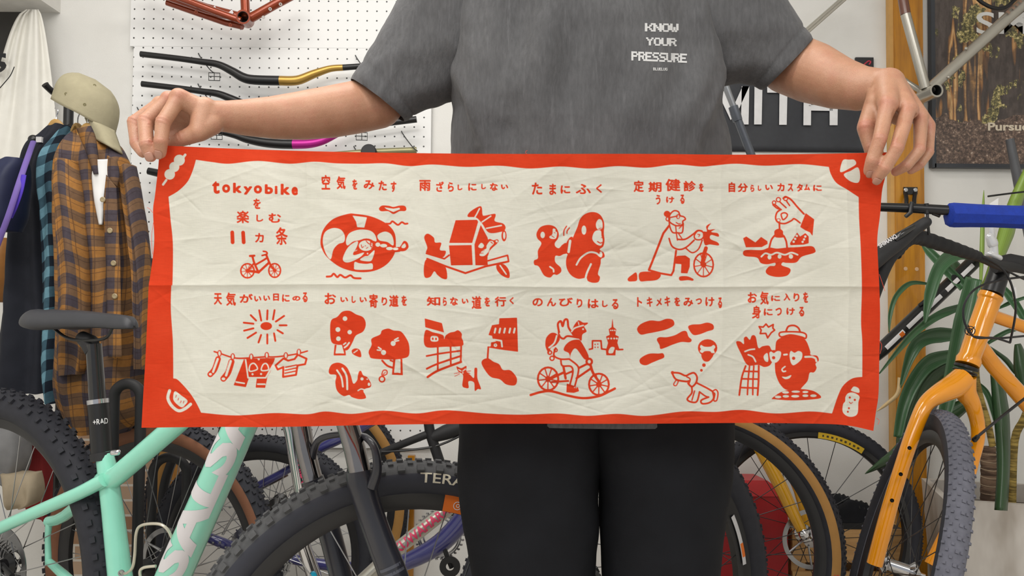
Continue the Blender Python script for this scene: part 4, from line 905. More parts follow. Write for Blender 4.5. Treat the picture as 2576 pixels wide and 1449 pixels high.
class Wheel:
    def __init__(s, bike, name, C, d, R, tr, u=None, tread=RUB, side=None, rimm=RIMB, nsp=28, knobs='mtb', hubm=BLK, spm=STEEL, rimw=.013, rotor=False, cass=False, rimd=.018, side_from=62, side_to=150):
        s.C = C; s.d = d.normalized(); s.u = (u or V(0, 0, 1)); s.u = (s.u - s.d * s.u.dot(s.d)).normalized(); s.n = s.d.cross(s.u).normalized()
        if s.n.dot(CAM - C) < 0: s.n = -s.n
        s.R = R; s.tr = tr; s.bike = bike
        e = s.e = empty_part(name, bike)
        mb = MB(); NT_, NP = 112, 22; rings = []
        for i in range(NT_): rings.append([s.pt(2 * math.pi * i / NT_, 2 * math.pi * j / NP) for j in range(NP)])
        mb.rings(rings, loop=True)
        if side:
            for i in range(NT_):
                for j in range(NP):
                    ph = math.degrees(2 * math.pi * (j + .5) / NP); ph = ph if ph < 180 else ph - 360
                    mb.mi[i * NP + j] = 1 if side_from < abs(ph) < side_to else 0
        mb.cur = 0
        if knobs:
            spec = {'mtb': (72, ((8, .009, .0075, .0035), (26, .008, .007, .0035), (50, .011, .010, .0055))), 'gravel': (92, ((0, .006, .006, .002), (18, .005, .005, .002), (36, .005, .005, .0022), (54, .005, .006, .0028))), 'fine': (110, ((12, .004, .005, .0015), (40, .004, .006, .002)))}[knobs]
            n_, rows = spec
            for ri, (deg, lx, wy, hz) in enumerate(rows):
                for sg in ((-1, 1) if deg else (1,)):
                    for i in range(n_):
                        th = 2 * math.pi * (i + (.5 if (ri + (sg > 0)) % 2 else 0)) / n_; ph = R_(deg) * sg
                        rad = s.d * math.cos(th) + s.u * math.sin(th); tg = -s.d * math.sin(th) + s.u * math.cos(th)
                        nn = rad * math.cos(ph) + s.n * math.sin(ph); cr = nn.cross(tg)
                        M = Matrix((tg, cr, nn)).transposed(); mb.box(s.pt(th, ph, hz * .3), lx, wy, hz * 1.6, M)
        mb.build('tyre', [tread, side] if side else tread, e, fixn=False)
        Ri = R - 2 * tr
        mb = MB(); mb.lathe(C, s.n, [(Ri + .008, -rimw), (Ri + .010, 0), (Ri + .008, rimw), (Ri - rimd * .5, rimw * .95), (Ri - rimd, rimw * .5), (Ri - rimd, -rimw * .5), (Ri - rimd * .5, -rimw * .95)], 96, loop=True); mb.build('rim', rimm, e)
        mb = MB(); mb.lathe(C, s.n, [(.006, -.055), (.006, -.045), (.012, -.04), (.024, -.032), (.024, -.028), (.014, -.02), (.013, .02), (.024, .028), (.024, .032), (.012, .04), (.006, .045), (.006, .055)], 24); mb.build('hub', hubm, e)
        for i in range(nsp):
            sg = 1 if i % 2 else -1; th = 2 * math.pi * i / nsp; off = R_(62) * (1 if (i // 2) % 2 else -1); th0 = th + off
            a = C + s.n * (.030 * sg) + (s.d * math.cos(th0) + s.u * math.sin(th0)) * .023; b = C + s.n * (.004 * sg) + (s.d * math.cos(th) + s.u * math.sin(th)) * (Ri - rimd + .002)
            MB().tube([a, b], .00105, 5, cap=(False, False)).build('spoke', spm, e, fixn=False)
        if rotor:
            mb = MB(); sgn = rotor
            mb.lathe(C + s.n * (.036 * sgn), s.n, [(.080, -.001), (.080, .001), (.068, .001), (.068, -.001)], 64, loop=True)
            for i in range(6):
                t = 2 * math.pi * i / 6; t2 = t + .5
                mb.tube([C + s.n * .036 * sgn + (s.d * math.cos(t) + s.u * math.sin(t)) * .02, C + s.n * .036 * sgn + (s.d * math.cos(t2) + s.u * math.sin(t2)) * .070], .003, 6)
            mb.build('brake_rotor', STEEL, e)
        if cass:
            mb = MB()
            for i in range(9):
                r = .085 - i * .0065; h = (.012 + i * .0036) * 1.0
                mb.lathe(C + s.n * h, s.n, [(r, -.0009), (r, .0009), (r - .012, .0009), (r - .012, -.0009)], 48, loop=True)
                for k_ in range(int(26 - i * 1.5)):
                    t = 2 * math.pi * k_ / int(26 - i * 1.5); mb.box(C + s.n * h + (s.d * math.cos(t) + s.u * math.sin(t)) * (r + .002), .004, .004, .0016, Matrix((s.d * math.cos(t) + s.u * math.sin(t), -s.d * math.sin(t) + s.u * math.cos(t), s.n)).transposed())
            mb.build('cassette', STEEL, e)
    def pt(s, th, ph, lift=0.0):
        rad = s.d * math.cos(th) + s.u * math.sin(th); r = s.tr + lift
        return s.C + rad * (s.R - s.tr + r * math.cos(ph)) + s.n * (r * math.sin(ph))
    def side_text(s, txt, th0, th1, ph0, ph1, m, name='lettering'):
        mb = MB(); map_text(mb, txt, lambda u_, v_: s.pt(th0 + (th1 - th0) * u_, ph0 + (ph1 - ph0) * v_, .0006), 12, 4); return mb.build(name, m, s.e, smooth=False)
    def rim_patch(s, th0, th1, r0, r1, m, name='rim_sticker', lift=.0145, n=12):
        mb = MB(); rings = []
        for i in range(n + 1):
            th = th0 + (th1 - th0) * i / n; rad = s.d * math.cos(th) + s.u * math.sin(th)
            rings.append([s.C + rad * r0 + s.n * lift, s.C + rad * r1 + s.n * lift])
        mb.rings(rings, closed=False); return mb.build(name, m, s.e, smooth=False)
    def ang(s, px, py):
        """wheel angle of the ring point nearest to a photo direction"""
        best = None
        for i in range(720):
            th = 2 * math.pi * i / 720; p = s.C + (s.d * math.cos(th) + s.u * math.sin(th)) * (s.R - s.tr)
            q = (ROT.transposed() @ (p - CAM)); x = 1288 - F * q.x / q.z; y = 724.5 + F * q.y / q.z; dd = (x - px) ** 2 + (y - py) ** 2
            if best is None or dd < best[0]: best = (dd, th)
        return best[1]
def T(pts, parent, name, m, seg=18, n=1, flat=None):
    """tube part through photo points (px, py, depth, radius px)"""
    q = catmull(pts, n) if n > 1 else pts
    return MB().tube([P(a[0], a[1], a[2]) for a in q], [pxm(a[3], a[2]) for a in q], seg, flat=flat).build(name, m, parent)
# ---------------------------------------------------------------- mint hardtail
dB = V(.8813, -.4723, 0)
def YS(px):
    X0, Y0 = -1.128, 1.825; k_ = (px - 1288) / F
    s_ = (k_ * Y0 - X0) / (dB.x - k_ * dB.y); return Y0 + s_ * dB.y
def S(px, py, r, off=0): Y = YS(px) + off; return (px, py, Y, r)
nB = V(-.4723, -.8813, 0)
C = P(-10, 1428, 1.825)
mint = thing('mountain_bike', 'mint green mountain bike with large white letters on the down tube, left of the person', 'bicycle', (C.x + .3, C.y - .1, 0))
Wheel(mint, 'rear_wheel', C, dB, .384, .032, rotor=1, cass=False)
mb = MB()
for i in range(9):
    r = .085 - i * .006; mb.lathe(C - nB * (.014 + i * .0036), nB, [(r, -.001), (r, .001), (r - .014, .001), (r - .014, -.001)], 40, loop=True)
mb.build('cassette', STEEL, mint)
Cf = P(1022, 1729, 1.33); df = V(math.cos(R_(14)), math.sin(R_(14)), 0)
FW = Wheel(mint, 'front_wheel', Cf, df, .353, .0265, tread=mat('worn_tread', '#4d4e50', .8, var=.15, vs=90), side=mat('blue_black_sidewall', '#2b2d37', .6, var=.06), side_from=58, spm=STEEL, rimw=.015, rimd=.022)
a0 = FW.ang(1053, 1212); a1 = FW.ang(1235, 1255)
tsg = 1 if FW.ang(1150, 1250) - a0 > 0 and abs(FW.ang(1150, 1250) - a0) < 3 else -1
FW.side_text('TERAVAIL', a0, a0 + tsg * .40, R_(96), R_(63), mat('cream_decal', '#d8d2bd', .6))
ta = FW.ang(1112, 1280); tb = FW.ang(1165, 1300); Ri = FW.R - 2 * FW.tr
FW.rim_patch(ta, tb, Ri - .020, Ri + .006, mat('orange_sticker', '#e0701c', .5), lift=.0162)
mb = MB(); tm = ta * .45 + tb * .55; cc_ = FW.C + (FW.d * math.cos(tm) + FW.u * math.sin(tm)) * (Ri - .008) + FW.n * .0166
mb.lathe(cc_, FW.n, [(.0055, 0), (.0066, 0), (.0066, .0003), (.0055, .0003)], 24, loop=True); mb.lathe(cc_ + FW.d * .001, FW.n, [(.002, 0), (.003, 0), (.003, .0003), (.002, .0003)], 20, loop=True); mb.build('rim_mark', WHT, FW.e)
# frame
T([S(262, 1140, 21), S(268, 1170, 23), S(284, 1290, 26), S(302, 1449, 29), S(325, 1600, 30)], mint, 'seat_tube', MINT, 24)
T([S(270, 1213, 26), S(300, 1192, 25), S(432, 1078, 26), S(560, 968, 26), S(735, 860, 26)], mint, 'top_tube', MINT, 24)
DT = [S(330, 1690, 44), S(737, 770, 40)]
T(DT, mint, 'down_tube', MINT, 28)
T([S(725, 735, 30), S(765, 930, 30)], mint, 'head_tube', MINT, 24)
MB().ball(P(268, 1206, YS(268)), pxm(30, 1.66), 16, (1, 1, .8)).build('weld_gusset', MINT, mint)
T([S(262, 1207, 18, -.03), S(200, 1240, 17, -.05), S(100, 1284, 16, -.07), S(0, 1328, 15, -.09), S(-40, 1350, 14, -.09)], mint, 'seat_stay', MINT, 16, 4)
T([S(268, 1206, 16, .03), S(165, 1296, 14, .06), S(122, 1312, 13, .07)], mint, 'seat_stay', MINT, 14, 3)
T([(124, 1308, 1.80, 9), (120, 1350, 1.80, 7), (122, 1420, 1.80, 8)], mint, 'dropout', MINT, 12)
T([(122, 1412, 1.80, 9), (160, 1446, 1.77, 12), (240, 1520, 1.70, 14)], mint, 'chain_stay', MINT, 14)
# seat post, collar, saddle
T([S(236, 866, 19), S(246, 1012, 20)], mint, 'dropper_shaft', mat('gloss_black_tube', '#141416', .15, coat=.5), 24)
T([S(246, 1005, 26), S(247, 1016, 26)], mint, 'seal_ring', CHR, 24)
T([S(247, 1016, 25), S(250, 1048, 25), S(256, 1140, 25), S(258, 1152, 25)], mint, 'dropper_sleeve', BLK, 24)
T([S(257, 1138, 29), S(259, 1158, 29)], mint, 'seat_clamp', MBLK, 24)
MB().capsule(P(285, 1139, YS(285) - .02), P(296, 1138, YS(285) - .02), .006, .006).build('clamp_bolt', CHR, mint)
pA = P(247, 1040, YS(247)); pB = P(252, 1090, YS(250))
q = P(238, 1056, YS(247) - .027); mb = MB(); rr = pxm(25, YS(250))
ax0 = P(250, 1048, YS(250)); ax1 = P(254, 1110, YS(250)); axn = (ax1 - ax0).normalized(); e1 = V(-.05, -1, 0); e1 = (e1 - axn * e1.dot(axn)).normalized(); e2 = axn.cross(e1); e2 = e2 if e2.x > 0 else -e2
def sleeve_text(txt, h0, h1, a0_, a1_): map_text(mb, txt, lambda u_, v_: ax0 + axn * (h1 + (h0 - h1) * v_) + (e1 * math.cos(a0_ + (a1_ - a0_) * u_) + e2 * math.sin(a0_ + (a1_ - a0_) * u_)) * (rr + .0006), 8, 2)
sleeve_text('+RAD', .003, .014, -.1, 1.3); sleeve_text('SUSPENSION', .017, .020, -.05, 1.0); mb.build('lettering', WHT, mint, smooth=False)
sad = [(84, 806, 5, 14), (91, 804, 22, 40), (110, 805, 30, 58), (140, 808, 31, 66), (175, 807, 30, 58), (215, 806, 26, 42), (260, 808, 23, 30), (300, 811, 22, 25), (325, 813, 19, 22), (335, 816, 11, 15), (338, 818, 3, 5)]
mb = MB(); rings = []
for x, y, hh, hw in catmull(sad, 5):
    Y = YS(x); Cc = P(x, y, Y); ring = []
    for j in range(28):
        t = 2 * math.pi * j / 28; ct = math.cos(t); st = math.sin(t)
        up_ = pxm(hh, Y) * (st if st > 0 else st * (.55 if abs(ct) < .6 else .8)) - (pxm(7, Y) * (ct * ct)) + (-.004 * math.exp(-(ct / .22) ** 2) if st > 0 else 0)
        ring.append(Cc + nB * (pxm(hw, Y) * 1.05 * math.copysign(abs(ct) ** .8, ct)) + V(0, 0, up_))
    rings.append(ring)
mb.rings(rings).build('saddle', mat('saddle_vinyl', '#35363b', .5, var=.06), mint, angle=80)
for o_ in (-.022, .022):
    T([S(135, 826, 4, o_), S(165, 848, 4, o_), S(200, 856, 4, o_), S(262, 852, 4, o_), S(282, 826, 4, o_)], mint, 'saddle_rail', BLK, 8, 5)
T([S(205, 848, 16), S(225, 862, 22), S(236, 885, 20)], mint, 'saddle_clamp', MBLK, 16)
# bottle cages
CG = mat('sand_wire', '#c9c3b4', .3, .5)
def cage(pts, Yo): 
    return MB().stube([P(x, y, YS(x) + Yo + o_) for x, y, o_ in pts], .0028, 8, 6).build('bottle_cage', CG, mint)
cage([(305, 1441, 0), (318, 1442, -.005), (333, 1428, -.01), (339, 1395, -.012), (343, 1340, -.014), (358, 1321, -.014), (398, 1318, -.01), (420, 1330, 0), (432, 1352, .01)], -.02)
cage([(392, 1424, 0), (362, 1428, -.01), (352, 1440, -.012), (360, 1470, -.01), (380, 1490, 0)], -.03)
MB().lathe(P(306, 1441, YS(306) - .026), V(0, -1, 0), [(.003, 0), (.006, 0), (.006, .003), (.003, .003)], 16, loop=True).build('cage_bolt', STEEL, mint)
# down tube letters
d0 = P(*S(330, 1690, 44)[:3]); d1 = P(*S(737, 770, 40)[:3]); p0 = d0 + (d1 - d0) * .30; p1 = d0 + (d1 - d0) * .80; rdt = lambda s_: pxm(44, YS(330)) * (1 - s_) + pxm(40, YS(737)) * s_
mb = MB(); r0 = rdt(.30); r1 = rdt(.80)
wrap_text(mb, 'SALSA', p0, p1, r0, CAM - (p0 + p1) / 2, .068, off=.55, th=.0006, offset=.045, r1=r1); mb.build('down_tube_letters', mat('grey_white_decal', '#d6d3d6', .5, var=.02), mint, angle=75)
# fork
yf = lambda px: 1.33 + (px - 1022) * .0002
T([(866, 1040, 1.265, 27), (893, 1130, 1.255, 27.5), (907, 1195, 1.25, 28)], mint, 'stanchion', mat('smoked_chrome', '#8d8a8a', .1, 1.0), 28)
T([(752, 1040, 1.42, 24), (768, 1130, 1.415, 24), (790, 1215, 1.41, 24)], mint, 'stanchion', mat('smoked_chrome', '#8d8a8a', .1, 1.0), 28)
T([(905, 1186, 1.25, 33), (910, 1215, 1.248, 36), (925, 1270, 1.245, 33), (960, 1370, 1.243, 34), (990, 1449, 1.24, 36), (1035, 1600, 1.24, 36), (1060, 1720, 1.24, 30)], mint, 'fork_lower', mat('fork_black', '#2a2b33', .32, var=.05, coat=.2), 28, 4)
T([(786, 1205, 1.41, 28), (800, 1245, 1.41, 29), (835, 1360, 1.405, 28), (870, 1500, 1.40, 28)], mint, 'fork_lower', mat('fork_black', '#2a2b33', .32, var=.05, coat=.2), 24, 3)
T([(935, 1225, 1.235, 15), (949, 1180, 1.23, 12), (943, 1130, 1.23, 9.5), (925, 1104, 1.245, 9), (905, 1096, 1.28, 8), (860, 1092, 1.36, 8), (800, 1110, 1.40, 9), (780, 1180, 1.41, 11)], mint, 'fork_arch', mat('fork_black', '#2a2b33', .32, var=.05, coat=.2), 16, 6)
T([(862, 1020, 1.265, 34), (780, 985, 1.38, 36), (745, 1030, 1.42, 32)], mint, 'fork_crown', MBLK, 16)
mb = MB()
for i, (x0, x1) in enumerate(((953, 985), (963, 990))): pass
e1 = (CAM - P(985, 1430, 1.24)).normalized()
for i, yy in enumerate((1424, 1438)):
    mb2 = []
    Cc = P(980 + i * 6, yy, 1.2405); axn = (P(990, 1449, 1.24) - P(960, 1370, 1.243)).normalized(); ee = (e1 - axn * e1.dot(axn)).normalized(); sd = axn.cross(ee)
    r_ = pxm(35.7, 1.2405) + .0004
    rings = [[Cc + axn * h + (ee * math.cos(t) + sd * math.sin(t)) * r_ for h in (-.0022, .0022)] for t in (-1.0 + 1.8 * k_ / 10 for k_ in range(11))]; mb.rings(rings, closed=False)
mb.build('fork_stripe', mat('dark_grey_decal', '#50525c', .4), mint, smooth=False, fixn=False)
mb = MB(); mb.lathe(P(788, 1447, 1.42), V(.3, -1, 0), [(.001, -.004), (.006, -.004), (.006, .004), (.001, .005)], 12); mb.build('anodised_bolt', mat('cyan_anodised', '#27b4d6', .25, .7), mint)
T([S(30, 1449, 7, -.06), (5, 1420, 1.77, 6)], mint, 'derailleur_arm', BLK, 10)
# ---------------------------------------------------------------- brown-walled bike behind
C = P(395, 1422, 2.0); dW = V(math.cos(R_(20)), -math.sin(R_(20)), 0)
bB = thing('gravel_bike', 'dark bike whose brown-walled wheel shows behind the mint bike frame', 'bicycle', (C.x, C.y, 0))
Wheel(bB, 'front_wheel', C, dW, .343, .0255, side=BROWN, knobs='mtb', rimd=.022, cass=False, rotor=-1)
T([(395, 1422, 1.95, 9), (500, 1240, 1.98, 10), (560, 1090, 2.0, 12), (575, 1040, 2.0, 13)], bB, 'fork_blade', MBLK, 12)
T([(395, 1422, 2.06, 9), (510, 1230, 2.08, 10), (570, 1090, 2.07, 12)], bB, 'fork_blade', MBLK, 12)
T([(565, 1060, 2.03, 15), (610, 940, 2.06, 15)], bB, 'head_tube', MBLK, 14)
T([(560, 1345, 2.08, 3), (600, 1275, 2.08, 3)], bB, 'quick_release_lever', STEEL, 8)
# ---------------------------------------------------------------- purple frame bike
pb = thing('bicycle', 'dark purple framed bike mostly hidden behind the black suspension fork', 'bicycle', (P(900, 1400, 2.2).x, 2.2, 0))
T([(640, 1226, 2.2, 10), (723, 1182, 2.2, 10), (803, 1130, 2.2, 12), (844, 1108, 2.2, 14), (905, 1075, 2.2, 15), (1000, 1020, 2.2, 15)], pb, 'chain_stay', PURP, 14, 3)
T([(520, 1350, 2.12, 12), (560, 1366, 2.12, 13), (600, 1378, 2.14, 12), (700, 1400, 2.16, 12), (850, 1425, 2.15, 14), (940, 1428, 2.14, 16), (1010, 1418, 2.14, 20), (1092, 1378, 2.14, 24), (1140, 1336, 2.14, 25), (1175, 1290, 2.14, 25), (1230, 1200, 2.14, 25)], pb, 'down_tube', PURP, 18, 4)
T([(640, 1240, 2.18, 2.5), (725, 1195, 2.18, 2.5)], pb, 'brake_cable', CHR, 8)
C = P(660, 1390, 2.17)
Wheel(pb, 'rear_wheel', C, V(1, -.12, 0), .30, .022, knobs='gravel', cass=True, nsp=24)
mb = MB(); random.seed(3)
for i in range(26):
    x = 575 + 60 * math.cos(i * .35) + i; y = 1330 + 55 * math.sin(i * .35); mb.ball(P(x, y, 2.1), .0035, 8)
mb.build('chain', STEEL, pb)
mb = MB(); 
for r in (.055, .05, .04): mb.lathe(P(1105, 1345, 2.18), V(-.1, -1, 0), [(r, 0), (r + .004, 0), (r + .004, .003), (r, .003)], 40, loop=True)
for i in range(30):
    t = 2 * math.pi * i / 30; mb.ball(P(1105, 1345, 2.17) + V(math.cos(t) * .062, 0, math.sin(t) * .062), .004, 6)
mb.build('chainring', STEEL, pb)
T([(1105, 1345, 2.14, 6), (1125, 1400, 2.12, 6), (1137, 1428, 2.12, 7)], pb, 'crank_arm', BLK, 10)
mb = MB(); mb.lathe(P(1132, 1425, 2.1), V(0, -1, 0), [(.010, 0), (.026, 0), (.026, .004), (.010, .004)], 24, loop=True); mb.build('tension_pulley', BLK, pb)
# ---------------------------------------------------------------- silver frame with pink letters
sb = thing('bicycle', 'silver framed bike with pink lettering seen between the fork legs', 'bicycle', (P(800, 1500, 1.9).x, 1.9, 0))
T([(718, 1030, 1.78, 18), (733, 1085, 1.78, 18), (757, 1225, 1.78, 18), (764, 1372, 1.80, 17), (790, 1449, 1.82, 18), (805, 1560, 1.84, 18)], sb, 'seat_tube', CHR, 20)
T([(805, 1560, 1.86, 17), (985, 1392, 1.89, 17), (1115, 1290, 1.92, 17), (1260, 1165, 1.95, 17)], sb, 'down_tube', SILV, 20)
PNK = mat('pink_decal', '#d03a62', .5, var=.03)
mb = MB(); a = P(995, 1384, 1.8925); b = P(1128, 1279.5, 1.923); wrap_text(mb, 'KUWAHARA', a, b, pxm(17.2, 1.91), CAM - a, .024, off=0, th=.0007, offset=.03); mb.build('frame_lettering', PNK, sb, smooth=False)
mb = MB(); a = P(758, 1232, 1.78); b = P(745, 1150, 1.78); wrap_text(mb, 'RACING', a, b, pxm(18.5, 1.78), CAM - a, .016, off=-.6, th=.0007, offset=.02); mb.build('frame_lettering', PNK, sb, smooth=False)
# ---------------------------------------------------------------- black frame with tan-walled wheel in the middle
C = P(700, 1268, 2.40)
kb = thing('city_bike', 'matt black bike with a tan-walled wheel against the wall left of the black trousers', 'bicycle', (C.x + .3, C.y, 0))
Wheel(kb, 'front_wheel', C, V(1, .06, 0), .372, .022, side=TAN, knobs='gravel', nsp=28)
T([(940, 1147, 2.3, 9), (1010, 1118, 2.3, 9.5), (1081, 1090, 2.3, 10)], kb, 'seat_stay', MBLK, 12)
T([(1073, 1030, 2.3, 12), (1082, 1090, 2.3, 13), (1107, 1165, 2.3, 13), (1140, 1300, 2.3, 13)], kb, 'seat_tube', MBLK, 14)
T([(1088, 1100, 2.3, 14), (1120, 1088, 2.3, 19), (1200, 1060, 2.3, 21)], kb, 'top_tube', MBLK, 16)
T([(960, 1137, 2.29, 3), (1050, 1130, 2.29, 3), (1110, 1118, 2.29, 3), (1170, 1090, 2.29, 3)], kb, 'brake_cable', BLK, 8, 4)
# ---------------------------------------------------------------- right side: wheels behind the legs
C = P(1740, 1380, 2.06)
tb_ = thing('gravel_bike', 'bike with a large tan-walled front wheel right of the black trousers', 'bicycle', (C.x, C.y, 0))
W1 = Wheel(tb_, 'front_wheel', C, V(math.cos(R_(10)), -math.sin(R_(10)), 0), .357, .0245, side=TAN, side_from=60, side_to=116, knobs='gravel', nsp=28, spm=BLK, rimd=.022)
t0 = W1.ang(2078, 1405); W1.side_text('RS', W1.ang(2078, 1470), W1.ang(2082, 1435), R_(75), R_(100), mat('red_decal', '#c8473a', .6))
T([(1740, 1380, 1.99, 9), (1745, 1230, 2.0, 11), (1752, 960, 2.04, 14)], tb_, 'fork_blade', MBLK, 12)
C = P(1580, 1545, 1.575)
db_ = thing('mountain_bike', 'bike with a wide black front tyre just behind the right trouser leg', 'bicycle', (C.x, C.y, 0))
W2 = Wheel(db_, 'front_wheel', C, V(math.cos(R_(34)), math.sin(R_(34)), 0), .378, .028, knobs='gravel', nsp=28, rimd=.026, rimw=.015, spm=BLK)
Ri = W2.R - 2 * W2.tr
W2.rim_patch(W2.ang(1875, 1255), W2.ang(1925, 1395), Ri - .020, Ri - .010, mat('pale_sticker', '#c9c9cb', .5), lift=.0165)
W2.rim_patch(W2.ang(1905, 1335), W2.ang(1918, 1375), Ri - .018, Ri - .010, mat('orange_sticker', '#e0701c', .5), lift=.0169)
T([(1580, 1545, 1.50, 9), (1590, 1300, 1.54, 11), (1600, 1010, 1.64, 14)], db_, 'fork_blade', MBLK, 12)
# golden fork and wall-side wheel
C = P(2030, 1347, 2.27)
gb = thing('road_bike', 'golden yellow bike with a thin black wheel and yellow rim label against the white wall', 'bicycle', (C.x, C.y, 0))
W3 = Wheel(gb, 'front_wheel', C, V(1, .03, 0), .314, .020, knobs='fine', nsp=20, spm=BLK, rotor=1, rimd=.012, hubm=CHR)
Ri = W3.R - 2 * W3.tr
YL = mat('yellow_label', '#c9a51e', .5)
W3.rim_patch(W3.ang(2180, 1110), W3.ang(2055, 1075), Ri - .010, Ri + .006, YL, lift=.014, n=20)
a_ = W3.ang(2062, 1077); b_ = W3.ang(2170, 1107)
mb = MB()
for i in range(9):
    th = a_ + (b_ - a_) * (i + .5) / 9; rad = W3.d * math.cos(th) + W3.u * math.sin(th); mb.box(W3.C + rad * (Ri - .002) + W3.n * .0146, .006 if i % 3 else .004, .0006, .005, Matrix((-W3.d * math.sin(th) + W3.u * math.cos(th), W3.n, rad)).transposed())
mb; mb.build('rim_lettering', mat('dark_print', '#3a3420', .6), W3.e, smooth=False)
GOLD = mat('golden_gloss_paint', '#d9a018', .2, coat=.7, var=.03)
T([(1893, 1090, 2.21, 17), (1925, 1150, 2.21, 17), (1962, 1220, 2.21, 17), (1995, 1290, 2.21, 15), (2024, 1349, 2.21, 12)], gb, 'fork_blade', GOLD, 16, 3)
T([(1930, 1090, 2.33, 12), (1975, 1165, 2.335, 13), (2010, 1235, 2.335, 13), (2035, 1345, 2.335, 10)], gb, 'fork_blade', GOLD, 16, 3)
T([(1860, 1000, 2.27, 18), (1905, 1100, 2.27, 18)], gb, 'head_tube', GOLD, 16)
MB().lathe(P(2022, 1342, 2.205), V(0, -1, 0), [(.001, 0), (.014, 0), (.014, .012), (.006, .02), (.001, .02)], 20).build('axle_nut', CHR, gb)
# ---------------------------------------------------------------- orange bike
C = P(2260, 1428, 1.85); dO = V(-.25, -.968, 0); uO = V(.29, 0, .957)
ob = thing('gravel_bike', 'orange gravel bike with curved fork turned to the camera at the right edge', 'bicycle', (C.x, C.y, 0))
W4 = Wheel(ob, 'front_wheel', C, dO, .358, .026, u=uO, tread=RUBG, side=RUB, side_from=68, knobs='gravel', nsp=28, rimd=.024, hubm=CHR, spm=BLK)
OL = [(2200, 1420, 1.80, 19), (2222, 1335, 1.80, 19), (2246, 1248, 1.81, 18), (2283, 1130, 1.82, 18), (2314, 1046, 1.83, 19), (2333, 1012, 1.84, 20), (2364, 990, 1.85, 25), (2398, 972, 1.87, 30), (2424, 950, 1.88, 29)]
T(OL, ob, 'fork_blade', ORG_P, 24, 5)
T([(2424, 950, 1.88, 29), (2428, 985, 1.885, 26), (2445, 1015, 1.89, 20), (2458, 1060, 1.90, 17), (2460, 1100, 1.90, 16), (2452, 1140, 1.90, 15), (2420, 1250, 1.90, 14), (2340, 1420, 1.89, 14)], ob, 'fork_blade', ORG_P, 24, 5)
for x, y in ((2288, 1127), (2266, 1193), (2244, 1259)):
    Cc = P(x, y, 1.78); MB().lathe(Cc, (CAM - Cc), [(.001, -.004), (.0042, -.004), (.0042, .0155), (.001, .012)], 14).build('mount_bolt', BLK, ob)
T([(2430, 927, 1.885, 29), (2432, 921, 1.885, 29)], ob, 'headset_ring', BLK, 24); T([(2427, 936, 1.885, 29), (2428, 933, 1.885, 29)], ob, 'headset_ring', BLK, 24)
T([(2433, 918, 1.885, 28), (2437, 905, 1.887, 30), (2440, 896, 1.888, 26), (2466, 820, 1.90, 27), (2488, 758, 1.91, 27), (2490, 750, 1.91, 30), (2494, 742, 1.91, 29)], ob, 'head_tube', ORG_P, 28)
T([(2490, 792, 1.92, 16), (2576, 822, 1.95, 16), (2760, 880, 2.0, 16)], ob, 'top_tube', ORG_P, 20)
T([(2460, 866, 1.92, 20), (2500, 920, 1.94, 20), (2563, 990, 1.95, 21), (2700, 1150, 1.98, 21)], ob, 'down_tube', ORG_P, 22)
T([(2495, 740, 1.912, 26), (2512, 690, 1.92, 24), (2522, 655, 1.925, 24)], ob, 'steerer_spacer', BLK, 22)
T([(2500, 668, 1.90, 20), (2540, 660, 1.90, 22), (2600, 672, 1.92, 22)], ob, 'stem', MBLK, 18)
TAPE = mat('black_bar_tape', '#1b1b1e', .7, var=.1, bump=.4, bs=90, bd=.002)
q_ = catmull([(2250, 640, 1.62, 17), (2275, 608, 1.63, 18), (2304, 596, 1.65, 19), (2360, 612, 1.69, 18), (2420, 632, 1.74, 16), (2460, 645, 1.78, 13)], 10)
MB().tube([P(a[0], a[1], a[2]) for a in q_], [pxm(a[3] * (1 + .05 * math.sin(i * 1.9)), a[2]) for i, a in enumerate(q_)], 18).build('bar_tape', TAPE, ob)
T([(2420, 631, 1.74, 10), (2480, 655, 1.80, 10), (2520, 668, 1.86, 13), (2590, 676, 1.92, 13)], ob, 'handlebar', MBLK, 16, 3)
T([(2275, 608, 1.63, 17), (2235, 650, 1.60, 18), (2205, 720, 1.60, 17), (2180, 800, 1.64, 16), (2170, 850, 1.70, 16)], ob, 'bar_drop', TAPE, 16, 4)
T([(2338, 552, 1.60, 8), (2330, 558, 1.60, 16), (2300, 578, 1.60, 18), (2262, 606, 1.59, 24), (2225, 634, 1.58, 25), (2195, 660, 1.57, 25), (2160, 690, 1.57, 20)], ob, 'brake_hood', MBLK, 20, 4, flat=(1, .85))
T([(2300, 570, 1.575, 5), (2270, 588, 1.57, 8), (2252, 604, 1.57, 5)], ob, 'hood_insert', mat('gloss_black_tube', '#141416', .15, coat=.5), 10, 3)
mb = MB(); a0_ = P(2214, 624, 1.535); u_ = P(2258, 597, 1.535) - a0_; n_ = (CAM - a0_).normalized(); v_ = n_.cross(u_).normalized() * .008
flat_text(mb, 'SHIMANO', a0_, u_, v_, .0003, .03); mb.build('hood_lettering', WHT, ob, smooth=False)
CAB = mat('black_cable', '#1c1c1f', .4)
def cable(pts, parent, r=.0024, m=CAB, name='brake_cable'): return MB().stube([P(*p) for p in pts], r, 8, 8).build(name, m, parent)
cable([(2460, 640, 1.77), (2512, 668, 1.78), (2540, 705, 1.78), (2554, 760, 1.79), (2553, 800, 1.80), (2541, 862, 1.82)], ob)
cable([(2541, 862, 1.82), (2500, 850, 1.80), (2452, 848, 1.79), (2428, 815, 1.79), (2424, 775, 1.79), (2440, 740, 1.79), (2470, 718, 1.8), (2520, 704, 1.8), (2580, 696, 1.8)], ob)
cable([(2452, 847, 1.79), (2508, 851, 1.81), (2580, 845, 1.85)], ob); cable([(2480, 650, 1.79), (2550, 690, 1.8), (2600, 712, 1.82)], ob)
T([(2550, 722, 1.785, 5), (2554, 750, 1.79, 5)], ob, 'cable_joint', WHT, 8)
